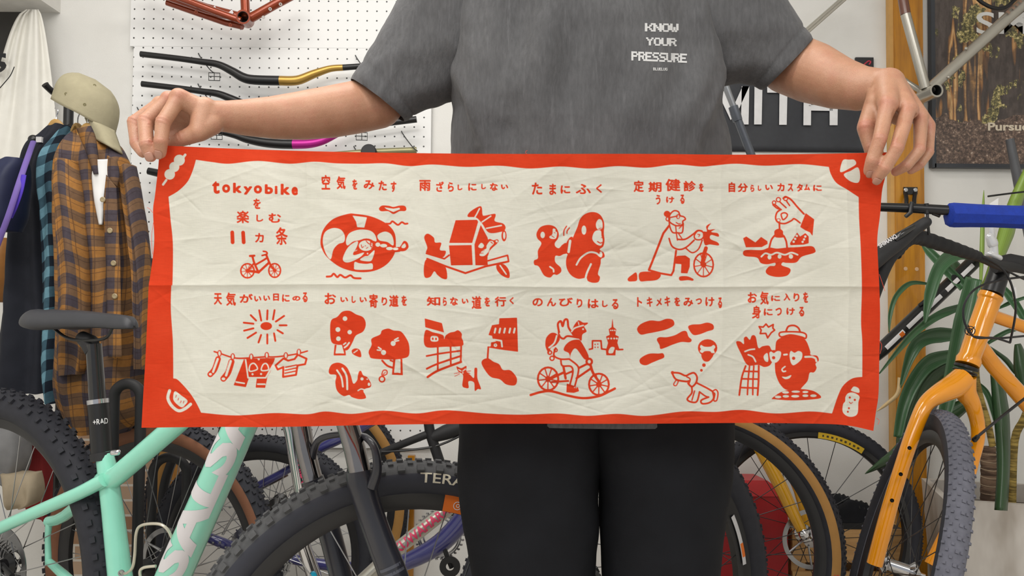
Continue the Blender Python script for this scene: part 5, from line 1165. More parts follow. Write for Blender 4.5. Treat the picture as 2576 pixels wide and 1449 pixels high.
cable([(2455, 1102, 1.86), (2462, 1096, 1.85), (2520, 1048, 1.86), (2600, 985, 1.9)], ob, .0032)
MB().capsule(P(2452, 1106, 1.86), P(2459, 1099, 1.858), .006, .005).build('hose_fitting', BLK, ob)
mb = MB(); Cc = P(2440, 832, 1.865)
mb.lathe(Cc, (CAM - Cc), [(.009, 0), (.011, 0), (.011, .001), (.009, .001)], 20, loop=True); mb.lathe(Cc, (CAM - Cc), [(.004, 0), (.006, 0), (.006, .001), (.004, .001)], 20, loop=True)
for i in range(4): mb.tube([Cc, Cc + V(math.cos(i * 1.57 + .6) * .011, -.004, math.sin(i * 1.57 + .6) * .016)], .0012, 5)
mb.build('head_badge', BLK, ob)
# blue-gripped bar crossing in front
bg = thing('mountain_bike', 'black flat handlebar with a fat blue foam grip above the orange bike', 'bicycle', (P(2380, 530, 1.62).x, 1.62, 0))
T([(2120, 519, 1.66, 11), (2216, 521, 1.65, 11), (2300, 524, 1.64, 12), (2400, 530, 1.62, 13)], bg, 'handlebar', BLK, 18)
q_ = [(2384, 541, 1.62, 22), (2388, 541, 1.62, 30), (2400, 541, 1.62, 31.5), (2440, 542, 1.62, 30), (2500, 544, 1.61, 28.5), (2560, 546, 1.61, 29), (2640, 549, 1.60, 31), (2650, 549, 1.6, 22)]
T(q_, bg, 'foam_grip', mat('blue_foam', '#07319a', .75, var=.12, vs=90, bump=.4, bs=400, bd=.002), 8)
T([(2294, 508, 1.63, 5), (2290, 535, 1.63, 6), (2278, 545, 1.63, 5)], bg, 'lever_clamp', BLK, 10); T([(2330, 512, 1.63, 6), (2332, 538, 1.63, 7)], bg, 'lever_clamp', BLK, 10); T([(2346, 537, 1.63, 4), (2364, 543, 1.63, 5)], bg, 'cable_stop', BLK, 8)
cable([(2333, 535, 1.63), (2334, 560, 1.63), (2337, 590, 1.64)], bg, .0028)
# black tube with white stripes
st = thing('road_bike', 'black frame tube with white stripes slanting behind the long green leaves', 'bicycle', (P(2320, 780, 2.3).x, 2.3, 0))
T([(2100, 970, 2.25, 18), (2220, 878, 2.27, 18), (2440, 668, 2.32, 18), (2452, 656, 2.323, 18)], st, 'down_tube', BLK, 20)
mb = MB(); a = P(2225, 870, 2.25); b = P(2430, 675, 2.30); dn_ = (b - a).normalized(); ee = (CAM - a); ee = (ee - dn_ * ee.dot(dn_)).normalized(); sd = dn_.cross(ee); r_ = pxm(18, 2.28) + .0006
for s0, s1 in ((.0, .2), (.24, .42), (.46, .62), (.68, .82), (.86, .99)):
    rings = [[P(2220, 878, 2.27) + (P(2440, 668, 2.32) - P(2220, 878, 2.27)) * s_ + (ee * math.cos(t) - sd * math.sin(t)) * r_ * (-1 if False else 1) for t in (-.55, -.35, -.15, .05)] for s_ in np.linspace(s0, s1, 5)]; mb.rings(rings, closed=False)
mb.build('white_stripe', WHT, st, fixn=False)
mb = MB(); 
rings = [[P(2220, 878, 2.27) + (P(2440, 668, 2.32) - P(2220, 878, 2.27)) * s_ + (ee * math.cos(t) - sd * math.sin(t)) * (r_ + .0004) for t in (-.7, -.4, -.1)] for s_ in (.15, .19)]; mb.rings(rings, closed=False); mb.build('orange_stripe', mat('orange_sticker', '#e0701c', .5), st, fixn=False)
T([(2312, 768, 2.28, 4), (2326, 758, 2.28, 5)], st, 'cable_stop', BLK, 8); T([(2272, 842, 2.27, 5), (2282, 838, 2.27, 4)], st, 'cable_stop', BLK, 8)
# ---------------------------------------------------------------- pegboard wall: handlebars, hooks, copper frame
HB = WY - .075
GLD = mat('gold_anodised', '#b79147', .3, .6, var=.03)
def bar(name, label, pieces, caps=True):
    a = pieces[0][1][0]; t = thing(name, label, 'handlebar', P(*a[:3]))
    for nm, pts, m, n in pieces: T(pts, t, nm, m, 16, n)
    return t
def B_(pts, r): return [(x, y, HB, r_) for (x, y), r_ in zip(pts, r)]
h1 = B_([(354, 136), (440, 146), (505, 155), (548, 162), (582, 178), (612, 195), (640, 201), (704, 203)], [7.5, 7.5, 8, 9, 10.5, 12, 12.3, 12.3])
h2 = B_([(704, 203), (748, 202), (790, 186), (830, 173), (863, 170)], [12.3, 12, 10.5, 8.5, 8])
h3 = B_([(863, 170), (905, 167), (1010, 160)], [7.8, 7.5, 7.5])
bar('handlebar', 'black riser handlebar with a gold right half on the pegboard', [('grip_end', h1, BLK, 6), ('gold_half', h2, GLD, 6), ('bar_end', h3, BLK, 1)])
k1 = B_([(357, 211), (450, 222), (508, 230), (548, 236), (585, 250), (640, 272), (720, 284), (780, 280), (840, 262), (880, 256), (960, 246)], [7.5, 7.5, 8, 9, 10, 11.5, 12, 11, 9, 8, 7.5])
bar('handlebar', 'all black handlebar behind the hand and forearm at the left', [('bar', k1, BLK, 5)])
m1_ = B_([(480, 322), (545, 330), (590, 340), (620, 350), (660, 358), (700, 362), (737, 363)], [7, 7.5, 8.5, 10, 11.5, 12, 12]); m2_ = B_([(737, 363), (775, 362), (810, 355), (845, 338)], [12, 11.5, 10, 9]); m3_ = B_([(845, 338), (900, 320), (957, 312), (1048, 300)], [8.5, 8, 8, 8.5])
bar('handlebar', 'black handlebar with a magenta centre showing under the forearm', [('bar', m1_, BLK, 5), ('magenta_half', m2_, mat('magenta_anodised', '#b31f8a', .35, .4), 5), ('bar_end', m3_, BLK, 4)])
bar('handlebar', 'olive gold straight handlebar just above the towel edge', [('bar', B_([(800, 394), (922, 383), (1048, 378)], [9, 8.5, 8.5]), mat('olive_anodised', '#8f8a66', .35, .4), 1)])
bar('handlebar', 'black bar end poking out left of the towel below the hand', [('bar', [(373, 430, HB, 9), (400, 436, HB, 10), (470, 446, HB, 10)], BLK, 1)])
bar('handlebar', 'black bar end low on the pegboard beside the plaid shirt', [('bar', [(371, 656, HB, 9), (400, 664, HB, 10), (470, 672, HB, 10)], BLK, 1)])
o = MB(); o.lathe(P(930, 386, HB - .01), V(0, -1, .1), [(.001, 0), (.021, 0), (.023, .004), (.023, .02), (.02, .024), (.001, .024)], 28); tag(o.build('stem_cap', MBLK), 'round black cap peeking over the towel edge in front of the pegboard', 'cap')
WIRE = mat('black_wire', '#2a2a2c', .45)
def hook(x, y, label, tagd=True, tx=0):
    t = thing('pegboard_hook', label, 'hook', P(x, y, WY - .02))
    MB().stube([P(x, y, WY - .02), P(x + 3, y + 6, WY - .03), P(x + 14, y + 22, WY - .06), P(x + 30, y + 42, WY - .10), P(x + 40, y + 50, WY - .11)], .0016, 8, 6).build('wire', WIRE, t)
    if tagd:
        mb = MB(); X, Y_ = x + 40, y + 58; Yd = WY - .11
        q = [(X - 14, Y_ - 9), (X + 14, Y_ - 8), (X + 14, Y_ + 11), (X - 14, Y_ + 10)]
        mb.tube([P(a, b, Yd) for a, b in q], .0014, 6, loop=True); mb.tube([P(X, Y_ - 10, Yd), P(X, Y_ + 11, Yd)], .0012, 6); mb.tube([P(X - 14, Y_, Yd), P(X + 14, Y_ + 1, Yd)], .0012, 6); mb.build('label_holder', WIRE, t)
hook(499, 134, 'wire hook under the gold and black handlebar, left end'); hook(498, 211, 'wire hook holding the all black handlebar near the raised knuckles'); hook(894, 139, 'wire hook at the black end of the gold handlebar beside the sleeve', False)
hook(870, 284, 'wire hook with label frame under the bent elbow'); hook(890, 368, 'small wire hook beside the round black cap', False); hook(505, 282, 'wire hook with label frame right under the left wrist'); hook(425, 378, 'wire hook behind the top left towel corner', False); hook(415, 610, 'wire hook behind the left edge of the towel', False); hook(1010, 330, 'wire hook at the right end of the olive handlebar', False); hook(345, 270, 'wire hook on the board edge behind the left hand', False)
# copper frame
COP = mat('copper_gloss_paint', '#8f3712', .25, .35, coat=.5, var=.04)
fr = thing('frameset', 'copper red bicycle frame hung at the top of the pegboard', 'bicycle frame', P(616, 40, WY - .12))
FY = WY - .13
T([(330, -45, FY, 13), (440, -5, FY, 13), (520, 22, FY, 13), (604, 44, FY, 13)], fr, 'top_tube', COP, 18)
T([(420, 6, FY + .03, 8), (500, 34, FY + .03, 8), (570, 58, FY + .02, 8), (610, 66, FY + .01, 9)], fr, 'chain_stay', COP, 14); T([(440, -10, FY - .03, 9), (540, 28, FY - .03, 9), (606, 52, FY - .02, 9)], fr, 'chain_stay', COP, 14)
T([(614, -40, FY, 11.5), (617, 20, FY, 11.5), (618, 45, FY, 12)], fr, 'seat_tube', COP, 18); T([(735, -12, FY, 12), (690, 12, FY, 12), (630, 46, FY, 12)], fr, 'down_tube', COP, 18)
Cc = P(617, 48, FY); ax = (P(612, 44, FY - .04) - P(624, 56, FY + .03)).normalized()
MB().lathe(Cc - ax * .034, ax, [(.016, 0), (.0205, 0), (.0205, .068), (.016, .068)], 28, loop=True).build('bottom_bracket_shell', COP, fr)
MB().lathe(Cc - ax * .03, ax, [(.001, 0), (.0162, 0), (.0162, .062), (.0150, .062), (.0150, .004), (.001, .004)], 28).build('shell_bore', mat('bare_steel_dark', '#54504e', .3, .8), fr)
mb = MB()
for x, y in ((520, 22), (536, 21), (579, 31)): 
    c_ = P(x, y, FY - .0175); mb.add([c_ + V(-.009, 0, -.004), c_ + V(.006, -.002, .008), c_ + V(.010, 0, -.002), c_ + V(-.001, .001, -.009)], [(0, 1, 2, 3)])
mb.build('frame_decal', WHT, fr, smooth=False)
for x, y in ((494, 30), (567, 43), (580, 62), (680, 22), (663, 43), (706, 10)): MB().lathe(P(x, y, FY - .012), V(.2, -1, -.5), [(.002, 0), (.005, 0), (.005, .006), (.002, .006)], 12, loop=True).build('cable_guide', COP if x < 600 else CHR, fr)
# ---------------------------------------------------------------- white banner cloth at the left
mb = MB(); rings = []
NYc, NXc = 60, 90
for i in range(NYc):
    v_ = i / (NYc - 1); y = 24 + v_ * 640; xl = 66 - 150 * v_ ** .55; xr = 96 + 75 * v_ ** .6; ring = []
    for j in range(NXc):
        u_ = j / (NXc - 1); x = xl + (xr - xl) * u_
        dd = .018 * math.sin(u_ * 11 + 1.2 * math.sin(v_ * 2)) * (.35 + .65 * v_) + .005 * math.sin(u_ * 27 + v_ * 3) * (.8 - .5 * v_) + .006 * nz3((u_ * 3, v_, 0), 3)
        ring.append(P(x, y, WY - .09 - dd))
    rings.append(ring)
ban = mb.rings(rings, closed=False).build('cloth_banner', mat('white_cotton', '#e8e6df', .85, var=.03, bump=.2, bs=300), fixn=False, angle=80)
ban.modifiers.new('s', 'SOLIDIFY').thickness = .0012
tag(ban, 'white gathered cloth banner with a black printed letter hanging in the left corner', 'banner')
mb = MB(); c0 = P(-24, 190, WY - .128); flat_text(mb, 'S', c0, P(16, 178, WY - .128) - c0, P(-22, 142, WY - .128) - c0, .0005, .03); mb.build('printed_letter', mat('black_print', '#1c1c1e', .7), ban, smooth=False)
mb = MB(); mb.stube([P(36, 168, WY - .12), P(26, 190, WY - .125), P(8, 212, WY - .13), P(-10, 232, WY - .13)], .0014, 6); mb.build('printed_line', mat('black_print', '#1c1c1e', .7), ban)
# ---------------------------------------------------------------- coat stand
KY = 2.28
cs = thing('coat_stand', 'black coat stand in the left corner with knobbed arms under the cap', 'coat stand', (P(172, 300, KY).x, KY, 0))
pp = P(172, 300, KY)
MB().tube([V(pp.x, KY, .03), V(pp.x, KY, P(0, 205, KY).z)], .013, 18).build('pole', BLK, cs)
T([(170, 250, KY, 12), (140, 236, KY - .03, 9), (122, 222, KY - .05, 8), (113, 212, KY - .06, 9)], cs, 'arm', BLK, 12, 3)
T([(172, 330, KY, 10), (130, 345, KY - .08, 8), (86, 352, KY - .16, 7)], cs, 'arm', BLK, 12, 3)
MB().ball(P(84, 352, KY - .17), pxm(13, 2.1), 18).build('knob', BLK, cs)
T([(172, 320, KY, 10), (240, 330, KY - .06, 8), (262, 318, KY - .1, 7)], cs, 'arm', BLK, 12, 3)
for k_ in range(4):
    t = k_ * math.pi / 2 + .6; MB().stube([V(pp.x, KY, .10), V(pp.x + math.cos(t) * .10, KY + math.sin(t) * .10, .08), V(pp.x + math.cos(t) * .2, KY + math.sin(t) * .2, .012)], .011, 10).build('foot', BLK, cs)
# cap
CAPM = mat('khaki_cotton', '#a09980', .9, var=.06, vs=40, bump=.35, bs=350, spec=.15)
cy = 1.98
cp = thing('cap', 'khaki baseball cap hung on top of the coat stand', 'cap', P(212, 300, cy))
A = P(137, 252, cy); B = P(284, 333, cy); O = (A + B) / 2; U = (B - A) / 2; upv = V(U.z, 0, -U.x).normalized(); upv = upv if upv.z > 0 else -upv; un = U.normalized(); W = V(0, -1, 0)
mb = MB(); rings = []
hgt = pxm(96, cy)
for i in range(15):
    s = i / 14; ring = []
    kx = math.sqrt(max(0, 1 - s ** 3.8)); 
    for j in range(40):
        t = 2 * math.pi * j / 40; r_ = max(kx, .012)
        p = O + un * (U.length * math.cos(t) * r_ - U.length * (.30 * s - .06 * s * s)) + W * (pxm(72, cy) * math.sin(t) * r_) + upv * (hgt * s * (1 - .12 * math.cos(t) * r_ * (1 - s)))
        p += W * .0015 * nz3(p, 40) + upv * (.0022 * nz3(p * 1.0, 22)) - W * 0
        q6 = abs(((t / (math.pi / 3) + .5) % 1) - .5); p -= (p - O).normalized() * .0016 * math.exp(-(q6 / .05) ** 2)
        ring.append(p)
    rings.append(ring)
mb.rings(rings, cap=(False, True)); cr_ = mb.build('crown', CAPM, cp, angle=80); cr_.modifiers.new('s', 'SOLIDIFY').thickness = .0015
mb = MB(); top_ = []; 
for i in range(9):
    s = i / 8; ring = []
    for j in range(17):
        a_ = (j / 16 - .5) * 2; xy0 = (216 + (286 - 216) * (j / 16), 296 + (330 - 296) * (j / 16)); 
        tipx = 238 + 68 * (j / 16) ** .8; tipy = 346 + 43 * (j / 16) ** .75
        x = xy0[0] + (tipx - xy0[0]) * s; y = xy0[1] + (tipy - xy0[1]) * s
        ring.append(P(x, y, cy - .055 - .025 * s + .03 * (a_ * a_) + .012 * (j / 16)))
    top_.append(ring)
mb.rings(top_, closed=False); bri = mb.build('brim', CAPM, cp, angle=80, fixn=False); bri.modifiers.new('s', 'SOLIDIFY').thickness = .0035
for x, y in ((166, 236), (213, 263), (238, 215)):
    d = (CAM - P(x, y, 1.9)); bvh = BVHTree.FromPolygons([tuple(v.co) for v in cr_.data.vertices], [tuple(p.vertices) for p in cr_.data.polygons]); dr = (P(x, y, 1) - CAM).normalized(); hit = bvh.ray_cast(CAM - ORG[cp.name], dr)
    if hit[0]: MB().lathe(hit[0] + ORG[cp.name] - dr * .0004, -dr, [(.0016, 0), (.0034, 0), (.0034, .0006), (.0016, .0006)], 14, loop=True).build('eyelet', mat('khaki_thread', '#77714f', .9), cp)
# ---------------------------------------------------------------- hanging clothes
def plaid(name, c1, c2, c3, sx, line=None):
    t = NT(name); b = t.b
    a = t.n('ShaderNodeAttribute', attribute_name='cloth_uv'); s = t.n('ShaderNodeSeparateXYZ'); t.l(a.outputs['Vector'], s.inputs[0])
    def band(o, off): return t.math('LESS_THAN', t.math('FRACT', t.math('ADD', t.math('MULTIPLY', o, 1 / sx), off)), 0.5)
    A_ = band(s.outputs[0], .1); B__ = band(s.outputs[1], .3); sm = t.math('ADD', A_, B__)
    cc = t.mix(t.math('GREATER_THAN', sm, .5), lin(c1), lin(c2)); cc = t.mix(t.math('GREATER_THAN', sm, 1.5), cc, lin(c3))
    def thin(o): 
        f_ = t.math('FRACT', t.math('MULTIPLY', o, 1 / (sx * .5))); return t.math('LESS_THAN', f_, .07)
    if line: cc = t.mix(t.math('MULTIPLY', t.math('MAXIMUM', thin(s.outputs[0]), thin(s.outputs[1])), .5), cc, lin(line))
    cc = t.mix(.35, cc, t.ramp(t.noise(120, 3), [(.3, lin('#c0c0c0')), (.7, lin('#ffffff'))]), 'MULTIPLY')
    t.l(cc, b.inputs['Base Color']); b.inputs['Roughness'].default_value = .95; b.inputs['Specular IOR Level'].default_value = .1
    t.bump(t.noise(400, 2), .3, .001); return t.m
def garment(name, parent, rows, m, depth, folds, amp=.012, nx=64, fine=.004, seed=0, uvs=1.0, cap=False):
    """hanging cloth as a closed loft; rows: (py, xleft, xright, Y, depth m)"""
    arr = np.array(catmull(rows, 10)); mb = MB(); rings = []; uv = []
    for i, (py, xl, xr, Y, dp) in enumerate(arr):
        A = P(xl, py, Y); B = P(xr, py, Y); C_ = (A + B) / 2; a = (B - A).length / 2; ring = []
        for j in range(nx):
            t = 2 * math.pi * j / nx; ct = math.cos(t); st = math.sin(t)
            x = a * math.copysign(abs(ct) ** .8, ct); y = dp * math.copysign(abs(st) ** .8, st)
            dz = A.z + (B.z - A.z) * .5
            w_ = amp * math.sin(ct * folds + seed + 1.4 * math.sin(dz * 5 + seed)) * min(1, i / len(arr) * 2.2 + .25) + fine * nz3((x * 3 + seed, y, dz * 1.4), 14)
            ring.append(V(C_.x + x * (1 + .0), C_.y + y + (w_ if st < 0 else -w_ * .6) + 0, dz + .006 * nz3((x * 4, seed, dz), 8)))
            uv.append((x * (1 + .05 * math.sin(dz * 9 + seed)) * uvs + .008 * math.sin(dz * 7 + seed), dz + .010 * math.sin(ct * 2.2 + seed), 0))
        rings.append(ring)
    mb.rings(rings, cap=(True, cap)); o = mb.build(name, m, parent, angle=85) if parent else mb.build(name, m, angle=85)
    at_ = o.data.attributes.new('cloth_uv', 'FLOAT_VECTOR', 'POINT'); at_.data.foreach_set('vector', np.array(uv, np.float32).ravel()); return o
def strip(name, parent, lft, rgt, Y, m, bulge=.01, th=.003, n=8, uvk=1.0):
    """cloth strip between two photo outlines"""
    q0 = catmull(lft, n); q1 = catmull(rgt, n); N_ = max(len(q0), len(q1)); tt_ = np.linspace(0, 1, N_)
    q0 = np.stack([np.interp(tt_, np.linspace(0, 1, len(q0)), np.array(q0)[:, i]) for i in range(2)], 1); q1 = np.stack([np.interp(tt_, np.linspace(0, 1, len(q1)), np.array(q1)[:, i]) for i in range(2)], 1)
    mb = MB(); rings = []; uv = []
    for (x0, y0), (x1, y1) in zip(q0, q1):
        ring = []
        for j in range(9):
            u_ = j / 8; p = P(x0 + (x1 - x0) * u_, y0 + (y1 - y0) * u_, Y - bulge * math.sin(math.pi * u_)); p.y += .002 * nz3(p, 25); ring.append(p); uv.append((p.x * uvk, p.z, 0))
        rings.append(ring)
    mb.rings(rings, closed=False); o = mb.build(name, m, parent, angle=80, fixn=False); o.modifiers.new('s', 'SOLIDIFY').thickness = th
    at_ = o.data.attributes.new('cloth_uv', 'FLOAT_VECTOR', 'POINT'); at_.data.foreach_set('vector', np.array(uv, np.float32).ravel()); return o
PLB = plaid('brown_plaid_flannel', '#a0713f', '#745a45', '#4c454c', .05, '#3a3032'); PBL = plaid('blue_plaid_flannel', '#6d96a6', '#3f5a68', '#1f2630', .05)
NAVY = mat('dark_navy_cloth', '#262830', .8, var=.12, vs=25, bump=.3, bs=260, spec=.2)
ps = thing('plaid_shirt', 'brown and charcoal plaid flannel shirt hanging nearest on the coat stand', 'shirt', P(250, 700, 1.98))
PY = 1.95
garment('shirt_body', ps, [(332, 196, 250, PY + .03, .03), (356, 172, 290, PY + .02, .05), (392, 154, 312, PY, .065), (450, 148, 328, PY, .075), (560, 150, 350, PY, .08), (700, 152, 368, PY, .08), (850, 146, 372, PY, .08), (960, 142, 372, PY, .08), (1030, 160, 360, PY, .075), (1085, 195, 322, PY, .06)], PLB, 0.025, 7.5, .012, seed=2, nx=72)
o = garment('sleeve', ps, [(405, 146, 196, PY - .075, .03), (470, 144, 206, PY - .09, .035), (560, 149, 213, PY - .095, .035), (680, 155, 222, PY - .095, .034), (800, 152, 222, PY - .09, .034), (900, 148, 214, PY - .085, .03), (940, 150, 206, PY - .085, .028)], PLB, .014, 5, .006, nx=40, seed=5, uvs=1.3)
o = garment('sleeve', ps, [(420, 300, 338, PY - .03, .03), (520, 318, 356, PY - .05, .035), (650, 338, 372, PY - .06, .035), (800, 346, 378, PY - .06, .034), (930, 346, 376, PY - .05, .03)], PLB, .014, 5, .006, nx=40, seed=8, uvs=1.3)
PLB2 = PLB
strip('collar', ps, [(196, 322), (205, 345), (222, 385), (240, 438)], [(226, 318), (238, 350), (244, 400), (244, 438)], PY - .085, PLB2, .012, .004)
strip('collar', ps, [(274, 392), (270, 420), (274, 450)], [(290, 405), (298, 440), (292, 470)], PY - .085, PLB2, .008, .004)
strip('placket', ps, [(268, 440), (262, 520), (266, 620), (270, 760), (274, 900)], [(292, 470), (296, 540), (302, 640), (304, 770), (306, 900)], PY - .098, PLB2, .004, .002)
for x, y in ((259, 502), (277, 580), (286, 662), (289, 745)):
    MB().lathe(P(x, y, PY - .105), V(0, -1, 0), [(.001, 0), (.0058, 0), (.0062, .0015), (.0045, .0026), (.001, .002)], 16).build('button', mat('horn_button', '#9a8a6a', .3), ps)
wt = strip('t_shirt', None, [(243, 402), (233, 440), (238, 500), (250, 565)], [(274, 400), (272, 440), (264, 500), (256, 565)], PY - .088, mat('white_jersey', '#e2e2e2', .9, var=.02), .004, .002); tag(wt, 'white T-shirt showing in the open neck of the brown plaid shirt', 't-shirt')
bs = garment('plaid_shirt', None, [(322, 170, 196, 2.09, .03), (350, 146, 200, 2.07, .04), (395, 116, 190, 2.05, .05), (450, 108, 180, 2.04, .05), (560, 116, 185, 2.04, .05), (700, 118, 190, 2.05, .05), (900, 112, 190, 2.05, .05), (1010, 118, 180, 2.05, .04)], PBL, 0.018, 5, .008, seed=4); tag(bs, 'blue and black plaid shirt edge behind the brown plaid shirt', 'shirt')
jk = garment('jacket', None, [(318, 128, 168, 2.17, .03), (345, 112, 172, 2.16, .05), (372, 84, 166, 2.15, .06), (430, 70, 150, 2.15, .07), (560, 44, 152, 2.15, .07), (700, 28, 150, 2.15, .07), (850, 10, 146, 2.15, .07), (985, -10, 138, 2.15, .065)], NAVY, 0.029, 6, .012, seed=1); tag(jk, 'long black jacket hanging left of the blue plaid shirt', 'jacket')
WD = mat('hanger_wood', '#b08a4e', .5, var=.08)
def hanger(x, y, Y, label, w=52):
    t = thing('coat_hanger', label, 'hanger', P(x, y, Y))
    T([(x - w, y + 62, Y, 4), (x - w * .4, y + 30, Y, 6), (x, y + 20, Y, 7), (x + w * .5, y + 40, Y, 6), (x + w, y + 70, Y, 4)], t, 'shoulder_bar', WD, 10, 5, flat=(1, 1.6))
    MB().stube([P(x, y + 20, Y), P(x, y + 2, Y), P(x + 4, y - 12, Y), P(x - 4, y - 18, Y)], .0018, 8).build('wire_hook', CHR, t)
hanger(142, 290, 2.17, 'wooden hanger carrying the black jacket', 34); hanger(196, 296, 2.06, 'wooden hanger carrying the blue plaid shirt', 26); hanger(222, 300, 1.94, 'wooden hanger carrying the brown plaid shirt', 34)
# bag with purple strap
NB = mat('navy_nylon', '#1d2340', .6, var=.1, spec=.4); PST = mat('purple_webbing', '#6d58a2', .7, var=.05, bump=.3, bs=500)
sbg = thing('shoulder_bag', 'navy shoulder bag with a purple strap at the far left below the cloth banner', 'bag', P(20, 560, 2.0))
garment('bag_body', sbg, [(402, 20, 62, 1.96, .03), (430, -20, 66, 1.96, .05), (480, -40, 64, 1.96, .06), (540, -46, 58, 1.96, .06), (580, -46, 46, 1.96, .05)], NB, 0.022, 4, .004, seed=3, cap=True)
MB().stube([P(84, 356, 2.05), P(70, 395, 1.94), P(48, 460, 1.88), P(22, 540, 1.87), P(-8, 620, 1.89), P(-30, 680, 1.92)], .0065, 10, 8, flat=(1, .4)).build('strap', PST, sbg)
MB().stube([P(60, 440, 1.885), P(52, 480, 1.88), P(38, 520, 1.88), P(26, 546, 1.885)], .006, 10, 8, flat=(1, .4)).build('strap_tail', mat('violet_webbing', '#4a2fb4', .7), sbg)
MB().box(P(100, 352, 2.08), .014, .01, .014).build('buckle', CHR, sbg)
lb = garment('leather_pouch', None, [(600, -40, 26, 2.3, .03), (640, -40, 34, 2.3, .04), (720, -40, 30, 2.3, .05), (760, -40, 20, 2.3, .05)], mat('tan_leather', '#94622c', .55, var=.12), .05, 3, .004, cap=True); tag(lb, 'tan leather pouch at the far left edge below the navy bag', 'pouch')
# folded clothes seen through the mint bike's rear wheel
def low(name, label, cat, rows, c_, seed): tag(garment(name, None, rows, mat(name + '_cloth_' + c_[1:], c_, .9, var=.08, bump=.3, bs=300, spec=.1), .04, 5, .01, seed=seed, cap=True), label, cat)
low('sweatpants', 'grey sweat garment hanging behind the rear wheel at lower left', 'clothes', [(1040, -60, 60, 2.2, .04), (1100, -60, 66, 2.19, .05), (1160, -60, 68, 2.19, .05), (1216, -55, 50, 2.2, .04)], '#8c8c8e', 6)
low('sweater', 'red knit sweater hanging behind the rear wheel at lower left', 'sweater', [(1040, 50, 130, 2.34, .04), (1110, 52, 140, 2.34, .05), (1200, 56, 142, 2.34, .05), (1300, 88, 142, 2.34, .04)], '#96393a', 7)
low('knit_hat', 'cream woollen piece hanging below the grey garment at lower left', 'clothes', [(1190, 5, 100, 2.15, .03), (1230, 14, 102, 2.14, .04), (1262, 22, 96, 2.14, .04), (1276, 30, 70, 2.15, .03)], '#b9aa92', 8)
# bike stand hoops
for (xs, lab) in ((((282, 350)), 'black tubular hoop of the bike stand left of the towel'), ((384, 470), 'black tubular hoop of the bike stand behind the brown-walled wheel')):
    x0, x1 = xs; y0 = 965 if x0 < 300 else 1150; Yb = 1.79 if x0 < 300 else 2.08
    a = P(x0, 1200, Yb); b = P(x1, 1200, Yb); tp = P((x0 + x1) / 2, y0, Yb).z; r_ = (b.x - a.x) / 2
    arc = [V((a.x + b.x) / 2 - r_ * math.cos(t), Yb, tp - r_ + r_ * math.sin(t)) for t in np.linspace(0, math.pi, 20)]
    tag(MB().tube([V(a.x, Yb, .01)] + arc + [V(b.x, Yb, .01)], .0115, 16).build('bike_stand', MBLK), lab, 'bike stand')
# ---------------------------------------------------------------- right wall
def m_forest():
    t = NT('forest_print'); b = t.b
    s = t.n('ShaderNodeSeparateXYZ'); t.l(t.coord(), s.inputs[0]); x, z = s.outputs[0], s.outputs[2]
    tr1 = t.noise(17, 3, .5, sc=(1, 1, .10)); bark = t.noise(40, 5, .7, sc=(2.2, 1, .5)); leaf = t.noise(110, 4, .75); big = t.noise(9, 3)
    trunk = t.ramp(tr1, [(.38, lin('#5d534f')), (.50, lin('#4c4441')), (.53, lin('#a87748')), (.56, lin('#e6bd85')), (.585, lin('#c08a55')), (.60, lin('#554a47')), (.66, lin('#6a5648')), (.69, lin('#c99a66')), (.72, lin('#5d524e'))])
    trunk = t.mix(.6, trunk, t.ramp(bark, [(.3, lin('#6a605c')), (.58, lin('#ffffff'))]), 'MULTIPLY')
    fol = t.ramp(leaf, [(.35, lin('#35322a')), (.5, lin('#6a6544')), (.58, lin('#b5a76c')), (.66, lin('#e0cf9c'))])
    trunk = t.mix(t.ramp(t.noise(11, 4, .7), [(.5, (0, 0, 0, 1)), (.56, (1, 1, 1, 1))]), trunk, t.mix(.5, trunk, lin('#3f3836')))
    k1 = t.math('GREATER_THAN', t.math('ADD', big, t.math('MULTIPLY', bark, .25)), .70)
    up = t.mix(k1, trunk, fol)
    gr = t.ramp(leaf, [(.35, lin('#3a312d')), (.52, lin('#65534a')), (.62, lin('#8d7566')), (.70, lin('#d2c4b4'))])
    kz = t.math('LESS_THAN', t.math('ADD', z, t.math('MULTIPLY', big, .12)), .205)
    t.l(t.mix(kz, up, gr), b.inputs['Base Color']); b.inputs['Roughness'].default_value = .35; return t.m
PWY = WY - .012
a = P(2340, -260, PWY); b = P(2800, 418, PWY); ci = P(2340, 418, PWY)
po = thing('poster', 'large framed forest poster with white lettering at the upper right', 'poster', ((a.x + b.x) / 2, PWY, ci.z))
MB().box(((a.x + b.x) / 2, PWY, (a.z + ci.z) / 2), b.x - a.x, .012, a.z - ci.z).build('print', m_forest(), po, smooth=False)
FRM = mat('dark_poster_frame', '#33363c', .4)
mb = MB(); mb.box((a.x - .002, PWY - .004, (a.z + ci.z) / 2), .012, .022, a.z - ci.z + .012); mb.box(((a.x + b.x) / 2, PWY - .004, ci.z), b.x - a.x, .022, .012); mb.box((b.x, PWY - .004, (a.z + ci.z) / 2), .012, .022, a.z - ci.z + .012); mb.box(((a.x + b.x) / 2, PWY - .004, a.z), b.x - a.x, .022, .012)
mb.build('frame', FRM, po, smooth=False)
def wall_text(s_, x0, y0, x1, y1, Y, parent, m, nm='lettering', off=.012):
    mb = MB(); p0_ = P(x0, y1, Y); flat_text(mb, s_, p0_, P(x1, y1, Y) - p0_, P(x0, y0, Y) - p0_, .0004, off); return mb.build(nm, m, parent, smooth=False)
wall_text('SMITH', 2456, 30, 2766, 86, PWY - .0068, po, mat('poster_white', '#d8d8d6', .6), off=.012)
wall_text('Pursue your', 2485, 308, 2672, 335, PWY - .0068, po, mat('poster_cream', '#d4c7b2', .6), off=.03)
